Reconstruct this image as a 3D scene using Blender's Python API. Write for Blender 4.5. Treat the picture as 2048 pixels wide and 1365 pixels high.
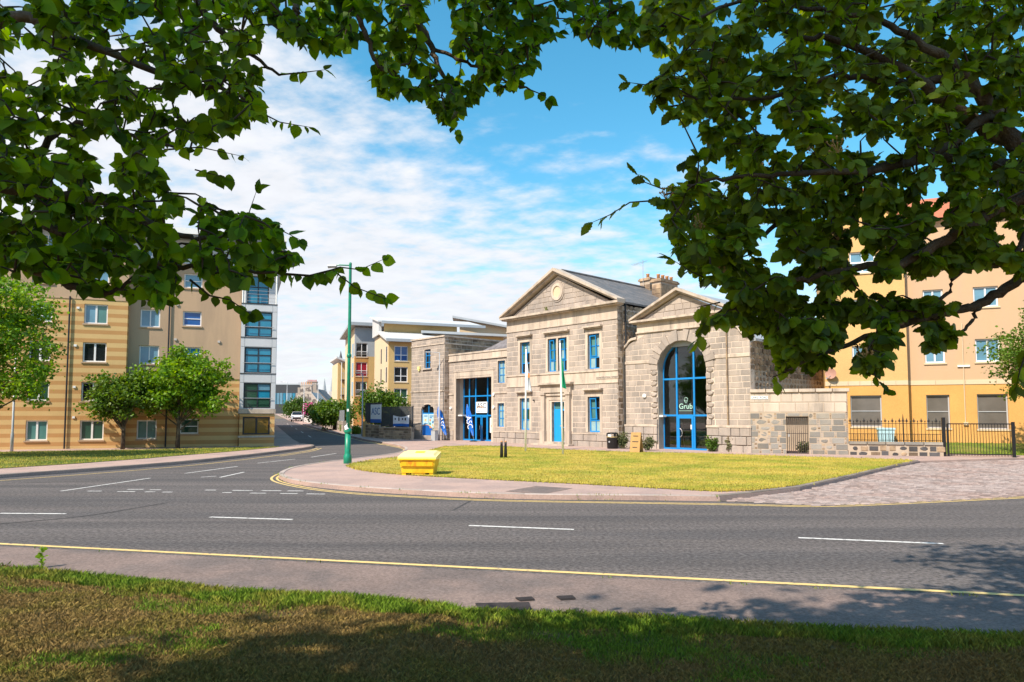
import bpy, bmesh, math, random
from mathutils import Vector, Matrix, noise
import numpy as np

# ---------------------------------------------------------------- set-up
for o in list(bpy.data.objects): bpy.data.objects.remove(o)
scene = bpy.context.scene
col = scene.collection
R = math.radians
U = 1.125                      # metres per survey unit (all numbers below are survey units)
EYE = 2.0                      # eye height, survey units
PITCH = R(3.5)
FOC = 1365.0                   # focal length in photo pixels (24 mm on 36 mm)
HZ = 832.0                     # photo row of the horizon
CY = HZ - FOC*math.tan(PITCH)

# camera
cd = bpy.data.cameras.new('camera'); cam = bpy.data.objects.new('camera', cd); col.objects.link(cam)
cam.location = (0, 0, EYE*U); cam.rotation_euler = (R(90)+PITCH, 0, 0)
cd.lens = 36*FOC/2048; cd.sensor_width = 36; cd.sensor_fit = 'HORIZONTAL'
cd.shift_y = (CY-682.5)/2048; cd.clip_start = .05; cd.clip_end = 6000
scene.camera = cam

# sun: from behind the camera, to the left
SUN_EL = R(47); sx, sy = -.68, -.733
sund = bpy.data.lights.new('sun', 'SUN'); sund.energy = 4.6; sund.angle = R(.53); sund.color = (1, .89, .74)
sun = bpy.data.objects.new('sun', sund); col.objects.link(sun); sun.location = (0, 0, 60)
sdir = Vector((sx*math.cos(SUN_EL), sy*math.cos(SUN_EL), math.sin(SUN_EL))).normalized()
sun.rotation_euler = sdir.to_track_quat('Z', 'Y').to_euler()

# world: physical sky with a broken sheet of high cloud
w = bpy.data.worlds.new('World'); scene.world = w; w.use_nodes = True
nt = w.node_tree; nt.nodes.clear()
def N(t, typ, **k):
    n = t.nodes.new(typ)
    for a, v in k.items(): setattr(n, a, v)
    return n
def mth(t, op, a, b=None, c=None, clamp=False):
    n = t.nodes.new('ShaderNodeMath'); n.operation = op; n.use_clamp = clamp
    for i, v in enumerate((a, b, c)):
        if v is None: continue
        if isinstance(v, (int, float)): n.inputs[i].default_value = v
        else: t.links.new(v, n.inputs[i])
    return n.outputs[0]
sky = N(nt, 'ShaderNodeTexSky', sky_type='NISHITA', sun_disc=False)
sky.sun_elevation = SUN_EL; sky.sun_rotation = math.atan2(sx, sy); sky.air_density = 1.0; sky.dust_density = .6; sky.ozone_density = 2.2
hs = N(nt, 'ShaderNodeHueSaturation'); hs.inputs['Hue'].default_value = .474; hs.inputs['Saturation'].default_value = 1.3; hs.inputs['Value'].default_value = 1.5
nt.links.new(sky.outputs[0], hs.inputs['Color'])
tc = N(nt, 'ShaderNodeTexCoord'); sep = N(nt, 'ShaderNodeSeparateXYZ'); nt.links.new(tc.outputs['Generated'], sep.inputs[0])
X, Y, Z = sep.outputs
zz = mth(nt, 'ADD', mth(nt, 'MAXIMUM', Z, 0.0), .16)
cmb = N(nt, 'ShaderNodeCombineXYZ'); nt.links.new(mth(nt, 'DIVIDE', X, zz), cmb.inputs[0]); nt.links.new(mth(nt, 'DIVIDE', Y, zz), cmb.inputs[1])
mp = N(nt, 'ShaderNodeMapping'); mp.inputs['Rotation'].default_value = (0, 0, R(38)); mp.inputs['Scale'].default_value = (.9, 1.2, 1); nt.links.new(cmb.outputs[0], mp.inputs[0])
n1 = N(nt, 'ShaderNodeTexNoise'); n1.inputs['Scale'].default_value = 1.7; n1.inputs['Detail'].default_value = 9; n1.inputs['Roughness'].default_value = .62; n1.inputs['Distortion'].default_value = .35; nt.links.new(mp.outputs[0], n1.inputs[0])
n2 = N(nt, 'ShaderNodeTexNoise'); n2.inputs['Scale'].default_value = 8.5; n2.inputs['Detail'].default_value = 6; n2.inputs['Roughness'].default_value = .55; nt.links.new(mp.outputs[0], n2.inputs[0])
f = mth(nt, 'SUBTRACT', mth(nt, 'SUBTRACT', .86, mth(nt, 'MULTIPLY', Z, 2.38)), X)
f = mth(nt, 'MINIMUM', f, .42)
nn = mth(nt, 'ADD', mth(nt, 'MULTIPLY', mth(nt, 'SUBTRACT', n1.outputs[0], .5), 1.35), mth(nt, 'MULTIPLY', mth(nt, 'SUBTRACT', n2.outputs[0], .5), .95))
ms = N(nt, 'ShaderNodeMapRange', interpolation_type='SMOOTHSTEP'); nt.links.new(mth(nt, 'ADD', f, nn), ms.inputs[0])
ms.inputs[1].default_value = -.16; ms.inputs[2].default_value = .46; ms.inputs[4].default_value = .97
hz = N(nt, 'ShaderNodeMapRange', interpolation_type='SMOOTHSTEP'); nt.links.new(Z, hz.inputs[0])
hz.inputs[1].default_value = .30; hz.inputs[2].default_value = 0.02; hz.inputs[3].default_value = 0; hz.inputs[4].default_value = .82
cm = mth(nt, 'MAXIMUM', ms.outputs[0], hz.outputs[0])
mx = N(nt, 'ShaderNodeMix', data_type='RGBA'); nt.links.new(cm, mx.inputs[0]); nt.links.new(hs.outputs[0], mx.inputs[6])
cv = mth(nt, 'ADD', 4.9, mth(nt, 'MULTIPLY', n2.outputs[0], 1.9))
cc = N(nt, 'ShaderNodeCombineColor'); nt.links.new(mth(nt, 'MULTIPLY', cv, .965), cc.inputs[0]); nt.links.new(mth(nt, 'MULTIPLY', cv, .98), cc.inputs[1]); nt.links.new(mth(nt, 'MULTIPLY', cv, 1.03), cc.inputs[2])
nt.links.new(cc.outputs[0], mx.inputs[7])
bg = N(nt, 'ShaderNodeBackground'); bg.inputs[1].default_value = .105; nt.links.new(mx.outputs[2], bg.inputs[0])
ow = N(nt, 'ShaderNodeOutputWorld'); nt.links.new(bg.outputs[0], ow.inputs[0])

scene.view_settings.view_transform = 'Standard'; scene.view_settings.look = 'None'
scene.view_settings.exposure = .62; scene.view_settings.gamma = 1; scene.view_settings.use_curve_mapping = False
scene.render.engine = 'CYCLES'

# ---------------------------------------------------------------- pixel helpers (a pixel gives a direction; the ground gives the distance)
def gh(x, y):                                    # the side street climbs gently away from the junction
    return .021*(min(max(y, 55), 170)-55)
def ray(px, py):
    a = (px-1024)/FOC; b = (CY-py)/FOC
    return Vector((a, math.cos(PITCH)-b*math.sin(PITCH), math.sin(PITCH)+b*math.cos(PITCH)))
def G(px, py, z=None):
    d = ray(px, py)
    if z is not None:
        k = (z-EYE)/d.z; return (d.x*k, d.y*k)
    y = 3.0
    while y < 400:
        if EYE + d.z/d.y*y <= gh(0, y): break
        y += .05
    return (d.x/d.y*y, y)
def W(px, py, D):
    d = ray(px, py); k = D/d.y
    return Vector((d.x*k, D, EYE+d.z*k))

# ---------------------------------------------------------------- materials
MAT = {}
def mat(name, c, rough=.8, var=.12, scale=2.0, bump=0, bscale=30, metal=0, spec=.3, rnd=0.0, c2=None, c2scale=1.0, c2lo=.45, c2hi=.6, detail=5, fine=0.0, fscale=60, coat=0, stretch=None):
    m = bpy.data.materials.new(name); m.use_nodes = True; t = m.node_tree; p = t.nodes['Principled BSDF']
    p.inputs['Roughness'].default_value = rough; p.inputs['Metallic'].default_value = metal; p.inputs['Specular IOR Level'].default_value = spec
    if coat: p.inputs['Coat Weight'].default_value = coat; p.inputs['Coat Roughness'].default_value = .12
    g = N(t, 'ShaderNodeNewGeometry'); pos = g.outputs['Position']
    if stretch:
        mpn = N(t, 'ShaderNodeMapping'); mpn.inputs['Scale'].default_value = stretch[:3]
        if len(stretch) > 3: mpn.inputs['Rotation'].default_value = (0, 0, stretch[3])
        t.links.new(pos, mpn.inputs[0]); spos = mpn.outputs[0]
    else: spos = pos
    def nz(sc, vec, det=detail, ro=.6):
        n = N(t, 'ShaderNodeTexNoise'); n.inputs['Scale'].default_value = sc; n.inputs['Detail'].default_value = det; n.inputs['Roughness'].default_value = ro
        t.links.new(vec, n.inputs[0]); return n.outputs[0]
    val = mth(t, 'MULTIPLY_ADD', mth(t, 'SUBTRACT', nz(scale, spos), .5), var*4, 1.0)
    if fine: val = mth(t, 'MULTIPLY', val, mth(t, 'MULTIPLY_ADD', mth(t, 'SUBTRACT', nz(fscale, pos, 3, .7), .5), fine*4, 1.0))
    if rnd:
        oi = N(t, 'ShaderNodeObjectInfo')
        r = mth(t, 'FRACT', mth(t, 'ADD', oi.outputs['Random'], g.outputs['Random Per Island']))
        val = mth(t, 'MULTIPLY', val, mth(t, 'MULTIPLY_ADD', mth(t, 'SUBTRACT', r, .5), rnd*2, 1.0))
    base = N(t, 'ShaderNodeRGB'); base.outputs[0].default_value = (*c, 1); src = base.outputs[0]
    if c2:
        mr = N(t, 'ShaderNodeMapRange'); t.links.new(nz(c2scale, spos, 6), mr.inputs[0]); mr.inputs[1].default_value = c2lo; mr.inputs[2].default_value = c2hi
        mxx = N(t, 'ShaderNodeMix', data_type='RGBA'); t.links.new(mr.outputs[0], mxx.inputs[0]); t.links.new(src, mxx.inputs[6]); mxx.inputs[7].default_value = (*c2, 1); src = mxx.outputs[2]
    h = N(t, 'ShaderNodeHueSaturation'); t.links.new(src, h.inputs['Color']); t.links.new(val, h.inputs['Value'])
    t.links.new(h.outputs[0], p.inputs['Base Color'])
    if bump:
        b = N(t, 'ShaderNodeBump'); b.inputs['Strength'].default_value = bump; b.inputs['Distance'].default_value = .03
        t.links.new(nz(bscale, pos, 4), b.inputs['Height']); t.links.new(b.outputs[0], p.inputs['Normal'])
    MAT[name] = m
    return m

mat('granite', (.39, .326, .28), .85, .13, 1.2, .35, 45, rnd=.13, c2=(.28, .245, .222), c2scale=.9, c2lo=.42, c2hi=.66, fine=.20, fscale=26, stretch=(1.3, 1.3, .40))
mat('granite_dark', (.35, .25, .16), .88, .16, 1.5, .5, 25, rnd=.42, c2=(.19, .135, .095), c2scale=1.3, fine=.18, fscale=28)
mat('granite_grey', (.225, .212, .195), .88, .12, 1.5, .5, 25, rnd=.28, c2=(.27, .24, .20), c2scale=.7, fine=.16, fscale=30)
mat('granite_trim', (.515, .427, .35), .85, .16, .9, .15, 40, rnd=.08, c2=(.31, .262, .222), c2scale=1.0, c2lo=.48, c2hi=.70, fine=.12, fscale=30, stretch=(1.8, 1.8, .28))
mat('black_stone', (.075, .072, .075), .8, .2, 3, .5, 25, rnd=.35, fine=.15)
mat('mortar', (.58, .48, .40), .95, .12, 2, .2, 60)
mat('mortar_tan', (.43, .345, .265), .95, .15, 2, .4, 40)
mat('slate', (.13, .125, .125), .6, .25, 2.5, .5, 22, c2=(.18, .16, .15), c2scale=1.2, fine=.25, fscale=10)
mat('slate_light', (.20, .18, .185), .7, .25, 2.5, .6, 12, c2=(.13, .115, .115), c2scale=2.2, fine=.2, fscale=12)
mat('blue_paint', (.010, .215, .56), .42, .05, 2, spec=.4)
mat('blue_door', (.014, .30, .68), .42, .05, 2, spec=.4)
mat('white_paint', (.78, .78, .77), .45, .05, 3, spec=.4)
mat('white_frame', (.74, .74, .75), .4, .04, 3, spec=.4)
mat('grey_frame', (.42, .43, .45), .4, .05, 3)
mat('black_paint', (.012, .012, .013), .4, .1, 5, spec=.4)
mat('dark_frame', (.025, .028, .035), .4, .05, 3)
mat('green_paint', (.004, .235, .135), .38, .08, 3, spec=.5, c2=(.01, .19, .11), c2scale=5)
mat('galv', (.42, .43, .45), .45, .1, 5, metal=.4)
mat('yellow_plastic', (.84, .53, .02), .5, .10, 3, .1, 60, spec=.35, c2=(.62, .33, .015), c2scale=4, c2lo=.48, c2hi=.75)
mat('yellow_worn', (.80, .42, .01), .5, .1, 5, c2=(.62, .22, .01), c2scale=9, c2lo=.48, c2hi=.6, stretch=(1, 1, .3))
mat('yellow_lid', (.90, .74, .30), .42, .05, 2, spec=.4)
mat('yellow_sticker', (.80, .62, .0), .5, .03)
mat('asphalt', (.128, .110, .104), .9, .22, .7, .5, 80, c2=(.088, .079, .078), c2scale=.6, c2lo=.42, c2hi=.62, fine=.8, fscale=14, stretch=(.10, 1.25, 1, R(12)))
mat('tarmac_pink', (.43, .30, .255), .92, .08, .7, .3, 100, c2=(.35, .255, .225), c2scale=.6, fine=.22, fscale=22)
mat('tarmac_near', (.215, .158, .138), .92, .12, .8, .35, 110, c2=(.155, .123, .113), c2scale=.7, fine=.45, fscale=28)
mat('kerb', (.38, .315, .28), .9, .12, 2, .4, 40, rnd=.2, fine=.14)
mat('kerb_dark', (.20, .165, .14), .9, .12, 2, .4, 40, rnd=.2, fine=.14)
mat('sett', (.30, .245, .23), .85, .12, 2, .4, 50, rnd=.30, c2=(.27, .20, .18), c2scale=.5, fine=.14)
mat('sett_joint', (.14, .115, .10), .95, .2, 3)
mat('line_white', (.66, .64, .61), .8, .14, 6, c2=(.22, .205, .20), c2scale=9, c2lo=.54, c2hi=.64)
mat('line_yellow', (.70, .50, .20), .8, .14, 5, c2=(.26, .21, .15), c2scale=8, c2lo=.56, c2hi=.68)
mat('iron', (.05, .042, .042), .7, .2, 6, .3, 40)
mat('soil', (.16, .105, .036), .95, .22, 2.2, .8, 30, c2=(.07, .048, .022), c2scale=.9, c2lo=.5, c2hi=.7, fine=.3, fscale=22)
mat('lawn', (.43, .325, .058), .95, .12, 1.0, .7, 18, c2=(.26, .262, .03), c2scale=.45, c2lo=.42, c2hi=.64, fine=.26, fscale=6)
mat('lawn_green', (.115, .165, .022), .95, .15, 1.0, .9, 18, c2=(.20, .19, .04), c2scale=.5, fine=.25, fscale=12)
mat('lawn_left', (.165, .165, .028), .95, .15, 1.0, .9, 18, c2=(.085, .125, .015), c2scale=.3, fine=.25, fscale=9)
mat('earth', (.16, .13, .09), .95, .2, .1)
mat('blade_green', (.14, .235, .014), .7, .3, 1.5, rnd=.45, c2=(.19, .19, .024), c2scale=1.5)
mat('blade_dry', (.25, .165, .052), .8, .25, 1.2, rnd=.4, c2=(.18, .14, .03), c2scale=1.2)
mat('blade_lawn', (.43, .34, .058), .8, .2, .5, rnd=.35, c2=(.24, .265, .026), c2scale=.45, c2lo=.42, c2hi=.62)
mat('render_tan', (.48, .335, .22), .9, .09, .6, .15, 50, c2=(.39, .275, .185), c2scale=.6, fine=.07, stretch=(1.4, 1.4, .25))
mat('render_pink', (.55, .365, .22), .9, .07, .6, .15, 50, fine=.07, c2=(.50, .34, .22), c2scale=.6, stretch=(1.4, 1.4, .25))
mat('cladding', (.52, .535, .565), .45, .06, 1, spec=.4)
mat('brick_orange', (.62, .33, .10), .85, .09, .7, .2, 40, fine=.12, fscale=18)
mat('brick_yellow', (.60, .38, .155), .85, .08, .7, .2, 40, fine=.12, fscale=18)
mat('brick_buff', (.55, .375, .16), .85, .08, .7, .1, 40, fine=.1, fscale=15)
mat('brick_rust', (.46, .235, .075), .85, .08, .7, .1, 40, fine=.1, fscale=15)
mat('cream', (.62, .49, .33), .85, .06, .7)
mat('roof_white', (.55, .555, .56), .5, .1, 1)
mat('roof_grey', (.34, .37, .40), .5, .06, 1)
mat('roof_red', (.42, .14, .075), .8, .2, 4, rnd=.2)
mat('stone_far', (.33, .285, .24), .9, .12, .8)
mat('rubble_far', (.48, .42, .36), .9, .1, .9, c2=(.15, .13, .12), c2scale=1.1, c2lo=.50, c2hi=.54)
mat('stone_pale', (.50, .47, .44), .9, .1, .6)
mat('spire_grey', (.10, .10, .11), .8, .1, 1)
mat('terracotta', (.55, .27, .12), .8, .1, 4)
mat('red_pot', (.45, .09, .07), .8, .1, 4)
mat('wood', (.44, .255, .095), .7, .15, 4, .2, 30, stretch=(1, 1, .2))
mat('bark', (.085, .062, .043), .95, .3, 6, .9, 35, c2=(.15, .115, .08), c2scale=3)
mat('twig', (.06, .045, .03), .9, .2, 8)
mat('magenta', (.38, .03, .16), .8, .05)
mat('fence_dark', (.055, .06, .068), .6, .15, 2)
mat('sign_white', (.76, .79, .80), .5, .03, 3)
mat('sign_sky', (.43, .62, .70), .5, .05, 3)
mat('sign_blue', (.012, .115, .44), .5, .04, 3)
mat('flag_blue', (.008, .14, .58), .6, .06, 3)
mat('flag_green', (.005, .29, .15), .7, .06, 3)
mat('flag_white', (.72, .73, .78), .7, .05, 3)
mat('ink', (.02, .03, .05), .6, .02)
mat('ink_blue', (.02, .16, .40), .6, .02)
mat('orange_ink', (.62, .25, .08), .6, .03)
mat('mint', (.42, .68, .58), .5, .02)
mat('rubber', (.015, .015, .016), .8, .1, 5)
mat('car_white', (.74, .75, .77), .25, .02, coat=.6)
mat('interior', (.07, .065, .06), .9, .2, 1)
mat('interior_pale', (.20, .19, .17), .9, .2, 1)
mat('turquoise', (.10, .34, .36), .7, .1)
mat('dish_pink', (.46, .25, .19), .7, .1)
mat('tyre_mark', (.062, .057, .057), .9, .2, 3, fine=.5, fscale=14)
mat('red_curtain', (.30, .012, .03), .4, .05)

def glass(name, c, rough=.06, spec=.6, var=.25, scale=.8):
    m = mat(name, c, rough, var, scale, spec=spec)
    return m
glass('pane_blue', (.015, .20, .33)); glass('pane_teal', (.075, .20, .19)); glass('pane_sky', (.12, .26, .36)); glass('pane_dark', (.012, .015, .018))  # pane_blue: reflected sky put into its base colour
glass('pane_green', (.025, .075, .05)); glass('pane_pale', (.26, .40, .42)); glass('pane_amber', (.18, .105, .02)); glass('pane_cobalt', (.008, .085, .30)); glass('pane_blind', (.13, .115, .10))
m = bpy.data.materials.new('shop_glass'); m.use_nodes = True; t = m.node_tree; t.nodes.clear()
tr = N(t, 'ShaderNodeBsdfTransparent'); tr.inputs[0].default_value = (.62, .72, .70, 1); gl = N(t, 'ShaderNodeBsdfGlossy'); gl.inputs['Roughness'].default_value = .02
lw = N(t, 'ShaderNodeLayerWeight'); lw.inputs[0].default_value = .30
mxs = N(t, 'ShaderNodeMixShader'); t.links.new(mth(t, 'MAXIMUM', lw.outputs['Fresnel'], .10), mxs.inputs[0]); t.links.new(tr.outputs[0], mxs.inputs[1]); t.links.new(gl.outputs[0], mxs.inputs[2])
om = N(t, 'ShaderNodeOutputMaterial'); t.links.new(mxs.outputs[0], om.inputs[0]); MAT['shop_glass'] = m

# striped brickwork: bands of two bricks, laid by height
m = mat('brick_striped', (.60, .415, .185), .85, .07, .8, .15, 50, fine=.07, fscale=25)
t = m.node_tree; p = t.nodes['Principled BSDF']; hsvn = [n for n in t.nodes if n.type == 'HUE_SAT'][0]
g = N(t, 'ShaderNodeNewGeometry'); s = N(t, 'ShaderNodeSeparateXYZ'); t.links.new(g.outputs['Position'], s.inputs[0])
fr = mth(t, 'FRACT', mth(t, 'MULTIPLY', s.outputs[2], 1/(.50*U)))
band = mth(t, 'GREATER_THAN', fr, .53)
mxx = N(t, 'ShaderNodeMix', data_type='RGBA'); t.links.new(band, mxx.inputs[0]); mxx.inputs[6].default_value = (.60, .40, .17, 1); mxx.inputs[7].default_value = (.47, .245, .085, 1)
crs = mth(t, 'GREATER_THAN', mth(t, 'FRACT', mth(t, 'MULTIPLY', s.outputs[2], 1/.075)), .84)
mx2 = N(t, 'ShaderNodeMix', data_type='RGBA'); t.links.new(mth(t, 'MULTIPLY', crs, .35), mx2.inputs[0]); t.links.new(mxx.outputs[2], mx2.inputs[6]); mx2.inputs[7].default_value = (.55, .46, .33, 1)
t.links.new(mx2.outputs[2], hsvn.inputs['Color'])

def leafmat(name, c, c2, tr=.35, spec=.35, rough=.45, rnd=.3):
    m = mat(name, c, rough, .18, 3.0, spec=spec, rnd=rnd, c2=c2, c2scale=1.3)
    t = m.node_tree; p = t.nodes['Principled BSDF']; o = [n for n in t.nodes if n.type == 'OUTPUT_MATERIAL'][0]
    src = p.inputs['Base Color'].links[0].from_socket
    tl = N(t, 'ShaderNodeBsdfTranslucent'); h = N(t, 'ShaderNodeHueSaturation'); h.inputs['Hue'].default_value = .485; h.inputs['Saturation'].default_value = 1.15; h.inputs['Value'].default_value = 1.7
    t.links.new(src, h.inputs['Color']); t.links.new(h.outputs[0], tl.inputs[0])
    ms = N(t, 'ShaderNodeMixShader'); ms.inputs[0].default_value = tr
    t.links.new(p.outputs[0], ms.inputs[1]); t.links.new(tl.outputs[0], ms.inputs[2]); t.links.new(ms.outputs[0], o.inputs[0])
leafmat('leaf_lime', (.085, .180, .006), (.16, .26, .008), .55, spec=.2, rnd=.65)
leafmat('leaf_whitebeam', (.115, .185, .010), (.185, .245, .018), .52, spec=.28, rough=.42, rnd=.6)
leafmat('leaf_bright', (.11, .235, .012), (.18, .29, .015), .40, rnd=.45)
leafmat('leaf_mid', (.075, .155, .016), (.12, .19, .02), .35, rnd=.45)
leafmat('leaf_dark', (.05, .11, .016), (.08, .14, .02), .35, rnd=.45)
leafmat('leaf_shrub', (.10, .13, .05), (.17, .17, .08), .3)
leafmat('leaf_hedge', (.12, .18, .012), (.16, .20, .02), .3)

# ---------------------------------------------------------------- mesh helpers
class MB:
    def __init__(s): s.v = []; s.f = []
    def box(s, x0, x1, y0, y1, z0, z1):
        n = len(s.v); s.v += [(x0,y0,z0),(x1,y0,z0),(x1,y1,z0),(x0,y1,z0),(x0,y0,z1),(x1,y0,z1),(x1,y1,z1),(x0,y1,z1)]
        s.f += [(n,n+3,n+2,n+1),(n+4,n+5,n+6,n+7),(n,n+1,n+5,n+4),(n+1,n+2,n+6,n+5),(n+2,n+3,n+7,n+6),(n+3,n,n+4,n+7)]; return s
    def face(s, pts): n = len(s.v); s.v += [tuple(p) for p in pts]; s.f.append(tuple(range(n, n+len(pts)))); return s
    def prism_xz(s, poly, y0, y1):              # polygon in x-z (counter-clockwise seen from -y), pulled along y
        n = len(s.v); k = len(poly); s.v += [(a, y0, b) for a, b in poly] + [(a, y1, b) for a, b in poly]
        s.f.append(tuple(range(n, n+k))); s.f.append(tuple(range(n+2*k-1, n+k-1, -1)))
        for i in range(k): j = (i+1) % k; s.f.append((n+j, n+i, n+k+i, n+k+j))
        return s
    def prism_yz(s, poly, x0, x1):
        n = len(s.v); k = len(poly); s.v += [(x1, a, b) for a, b in poly] + [(x0, a, b) for a, b in poly]
        s.f.append(tuple(range(n, n+k))); s.f.append(tuple(range(n+2*k-1, n+k-1, -1)))
        for i in range(k): j = (i+1) % k; s.f.append((n+j, n+i, n+k+i, n+k+j))
        return s
    def tube(s, pts, rs, n=8, cap=True):
        pts = [Vector(p) for p in pts]
        if isinstance(rs, (int, float)): rs = [rs]*len(pts)
        b = len(s.v); up = Vector((0, 0, 1))
        for i, p in enumerate(pts):
            d = (pts[min(i+1, len(pts)-1)]-pts[max(i-1, 0)])
            d = d.normalized() if d.length > 1e-9 else Vector((0,0,1))
            a = d.cross(up) if abs(d.z) < .95 else d.cross(Vector((1, 0, 0)))
            a.normalize(); c = d.cross(a)
            for k in range(n):
                q = 2*math.pi*k/n; s.v.append(tuple(p + a*(math.cos(q)*rs[i]) + c*(math.sin(q)*rs[i])))
        for i in range(len(pts)-1):
            for k in range(n):
                s.f.append((b+i*n+k, b+i*n+(k+1) % n, b+(i+1)*n+(k+1) % n, b+(i+1)*n+k))
        if cap: s.f.append(tuple(range(b+n-1, b-1, -1))); e = b+(len(pts)-1)*n; s.f.append(tuple(range(e, e+n)))
        return s
    def lathe(s, prof, n=20, c=(0, 0)):
        return s.tube([(c[0], c[1], z) for r, z in prof], [r for r, z in prof], n) if all(prof[i][1] < prof[i+1][1] for i in range(len(prof)-1)) else s
    def mesh(s, name, m, smooth=False):
        me = bpy.data.meshes.new(name); me.from_pydata([(a*U, b*U, c*U) for a, b, c in s.v], [], s.f); me.update()
        if m: me.materials.append(MAT[m])
        if smooth: me.polygons.foreach_set('use_smooth', [True]*len(me.polygons))
        return me
    def build(s, name, m, parent=None, smooth=False, kind=None, label=None):
        o = bpy.data.objects.new(name, s.mesh(name, m, smooth)); col.objects.link(o)
        if parent: o.parent = parent
        if kind: o['kind'] = kind
        if label: o['label'] = label
        return o
def thing(name, label, cat, loc=(0, 0, 0), rz=0, group=None):
    o = bpy.data.objects.new(name, None); col.objects.link(o); o.empty_display_size = .2
    o.location = [c*U for c in loc]; o.rotation_euler = (0, 0, rz); return tag(o, label, cat, group)
def tag(o, label, cat, group=None):
    o['label'] = label; o['category'] = cat
    if group: o['group'] = group
    return o
def struct(o): o['kind'] = 'structure'; return o
SH = {}
def shape(kind, m):
    if (kind, m) in SH: return SH[(kind, m)]
    b = MB()
    if kind == 'box': b.box(-.5, .5, -.5, .5, -.5, .5)
    elif kind == 'block':                       # chamfered front (-y)
        e = .022; f = .07
        b.v = [(-.5,.5,-.5),(.5,.5,-.5),(.5,.5,.5),(-.5,.5,.5),(-.5,-.36,-.5),(.5,-.36,-.5),(.5,-.36,.5),(-.5,-.36,.5),(-.5+e,-.5,-.5+f),(.5-e,-.5,-.5+f),(.5-e,-.5,.5-f),(-.5+e,-.5,.5-f)]
        b.f = [(0,1,5,4),(1,2,6,5),(2,3,7,6),(3,0,4,7),(4,5,9,8),(5,6,10,9),(6,7,11,10),(7,4,8,11),(8,9,10,11)]
    elif kind.startswith('rock'):               # irregular rubble stone, bulging front
        rr = random.Random(kind); k = 8; ring = []
        for i in range(k):
            a = 2*math.pi*(i+.5)/k; q = 1/max(abs(math.cos(a)), abs(math.sin(a)))*rr.uniform(.80, 1.0)
            ring.append((math.cos(a)*q*.5, math.sin(a)*q*.5))
        b.v = [(x, .5, z) for x, z in ring]+[(x, -.2, z) for x, z in ring]+[(x*.78, -.5+rr.uniform(-.1, .15), z*.74) for x, z in ring]
        for l in (0, k):
            for i in range(k): j = (i+1) % k; b.f.append((l+i, l+j, l+k+j, l+k+i))
        b.f.append(tuple(range(2*k, 3*k)))
    SH[(kind, m)] = b.mesh(kind+'_piece', m); return SH[(kind, m)]
def piece(name, kind, m, parent, c, s, rz=0, ry=0):
    o = bpy.data.objects.new(name, shape(kind, m)); col.objects.link(o); o.parent = parent
    o.location = (c[0]*U, c[1]*U, c[2]*U); o.scale = s; o.rotation_euler = (0, ry, rz); return o
def boxpart(name, m, parent, x0, x1, y0, y1, z0, z1):
    return piece(name, 'box', m, parent, ((x0+x1)/2, (y0+y1)/2, (z0+z1)/2), (x1-x0, y1-y0, z1-z0))

def cut(rects, o):
    out = []
    for (a, b, c, d) in rects:
        p, q, r, s = o
        if q <= a or p >= b or s <= c or r >= d: out.append((a, b, c, d)); continue
        if p > a: out.append((a, p, c, d))
        if q < b: out.append((q, b, c, d))
        a2, b2 = max(a, p), min(b, q)
        if r > c: out.append((a2, b2, c, r))
        if s < d: out.append((a2, b2, s, d))
    return out
def clip(poly, h):                              # keep a*x+b*z<=c
    a, b, c = h; out = []
    for i in range(len(poly)):
        p, q = poly[i], poly[(i+1) % len(poly)]; dp = a*p[0]+b*p[1]-c; dq = a*q[0]+b*q[1]-c
        if dp <= 0: out.append(p)
        if (dp < 0 < dq) or (dq < 0 < dp): k = dp/(dp-dq); out.append((p[0]+(q[0]-p[0])*k, p[1]+(q[1]-p[1])*k))
    return out
def core(x0, x1, z0, z1, y0, y1, ops, mb=None):
    mb = mb or MB()
    rects = [(x0, x1, z0, z1)]
    for o in ops: rects = cut(rects, o)
    for a, b, c, d in rects: mb.box(a, b, y0, y1, c, d)
    return mb
COUNT = {}
STUFF = {}
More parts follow.
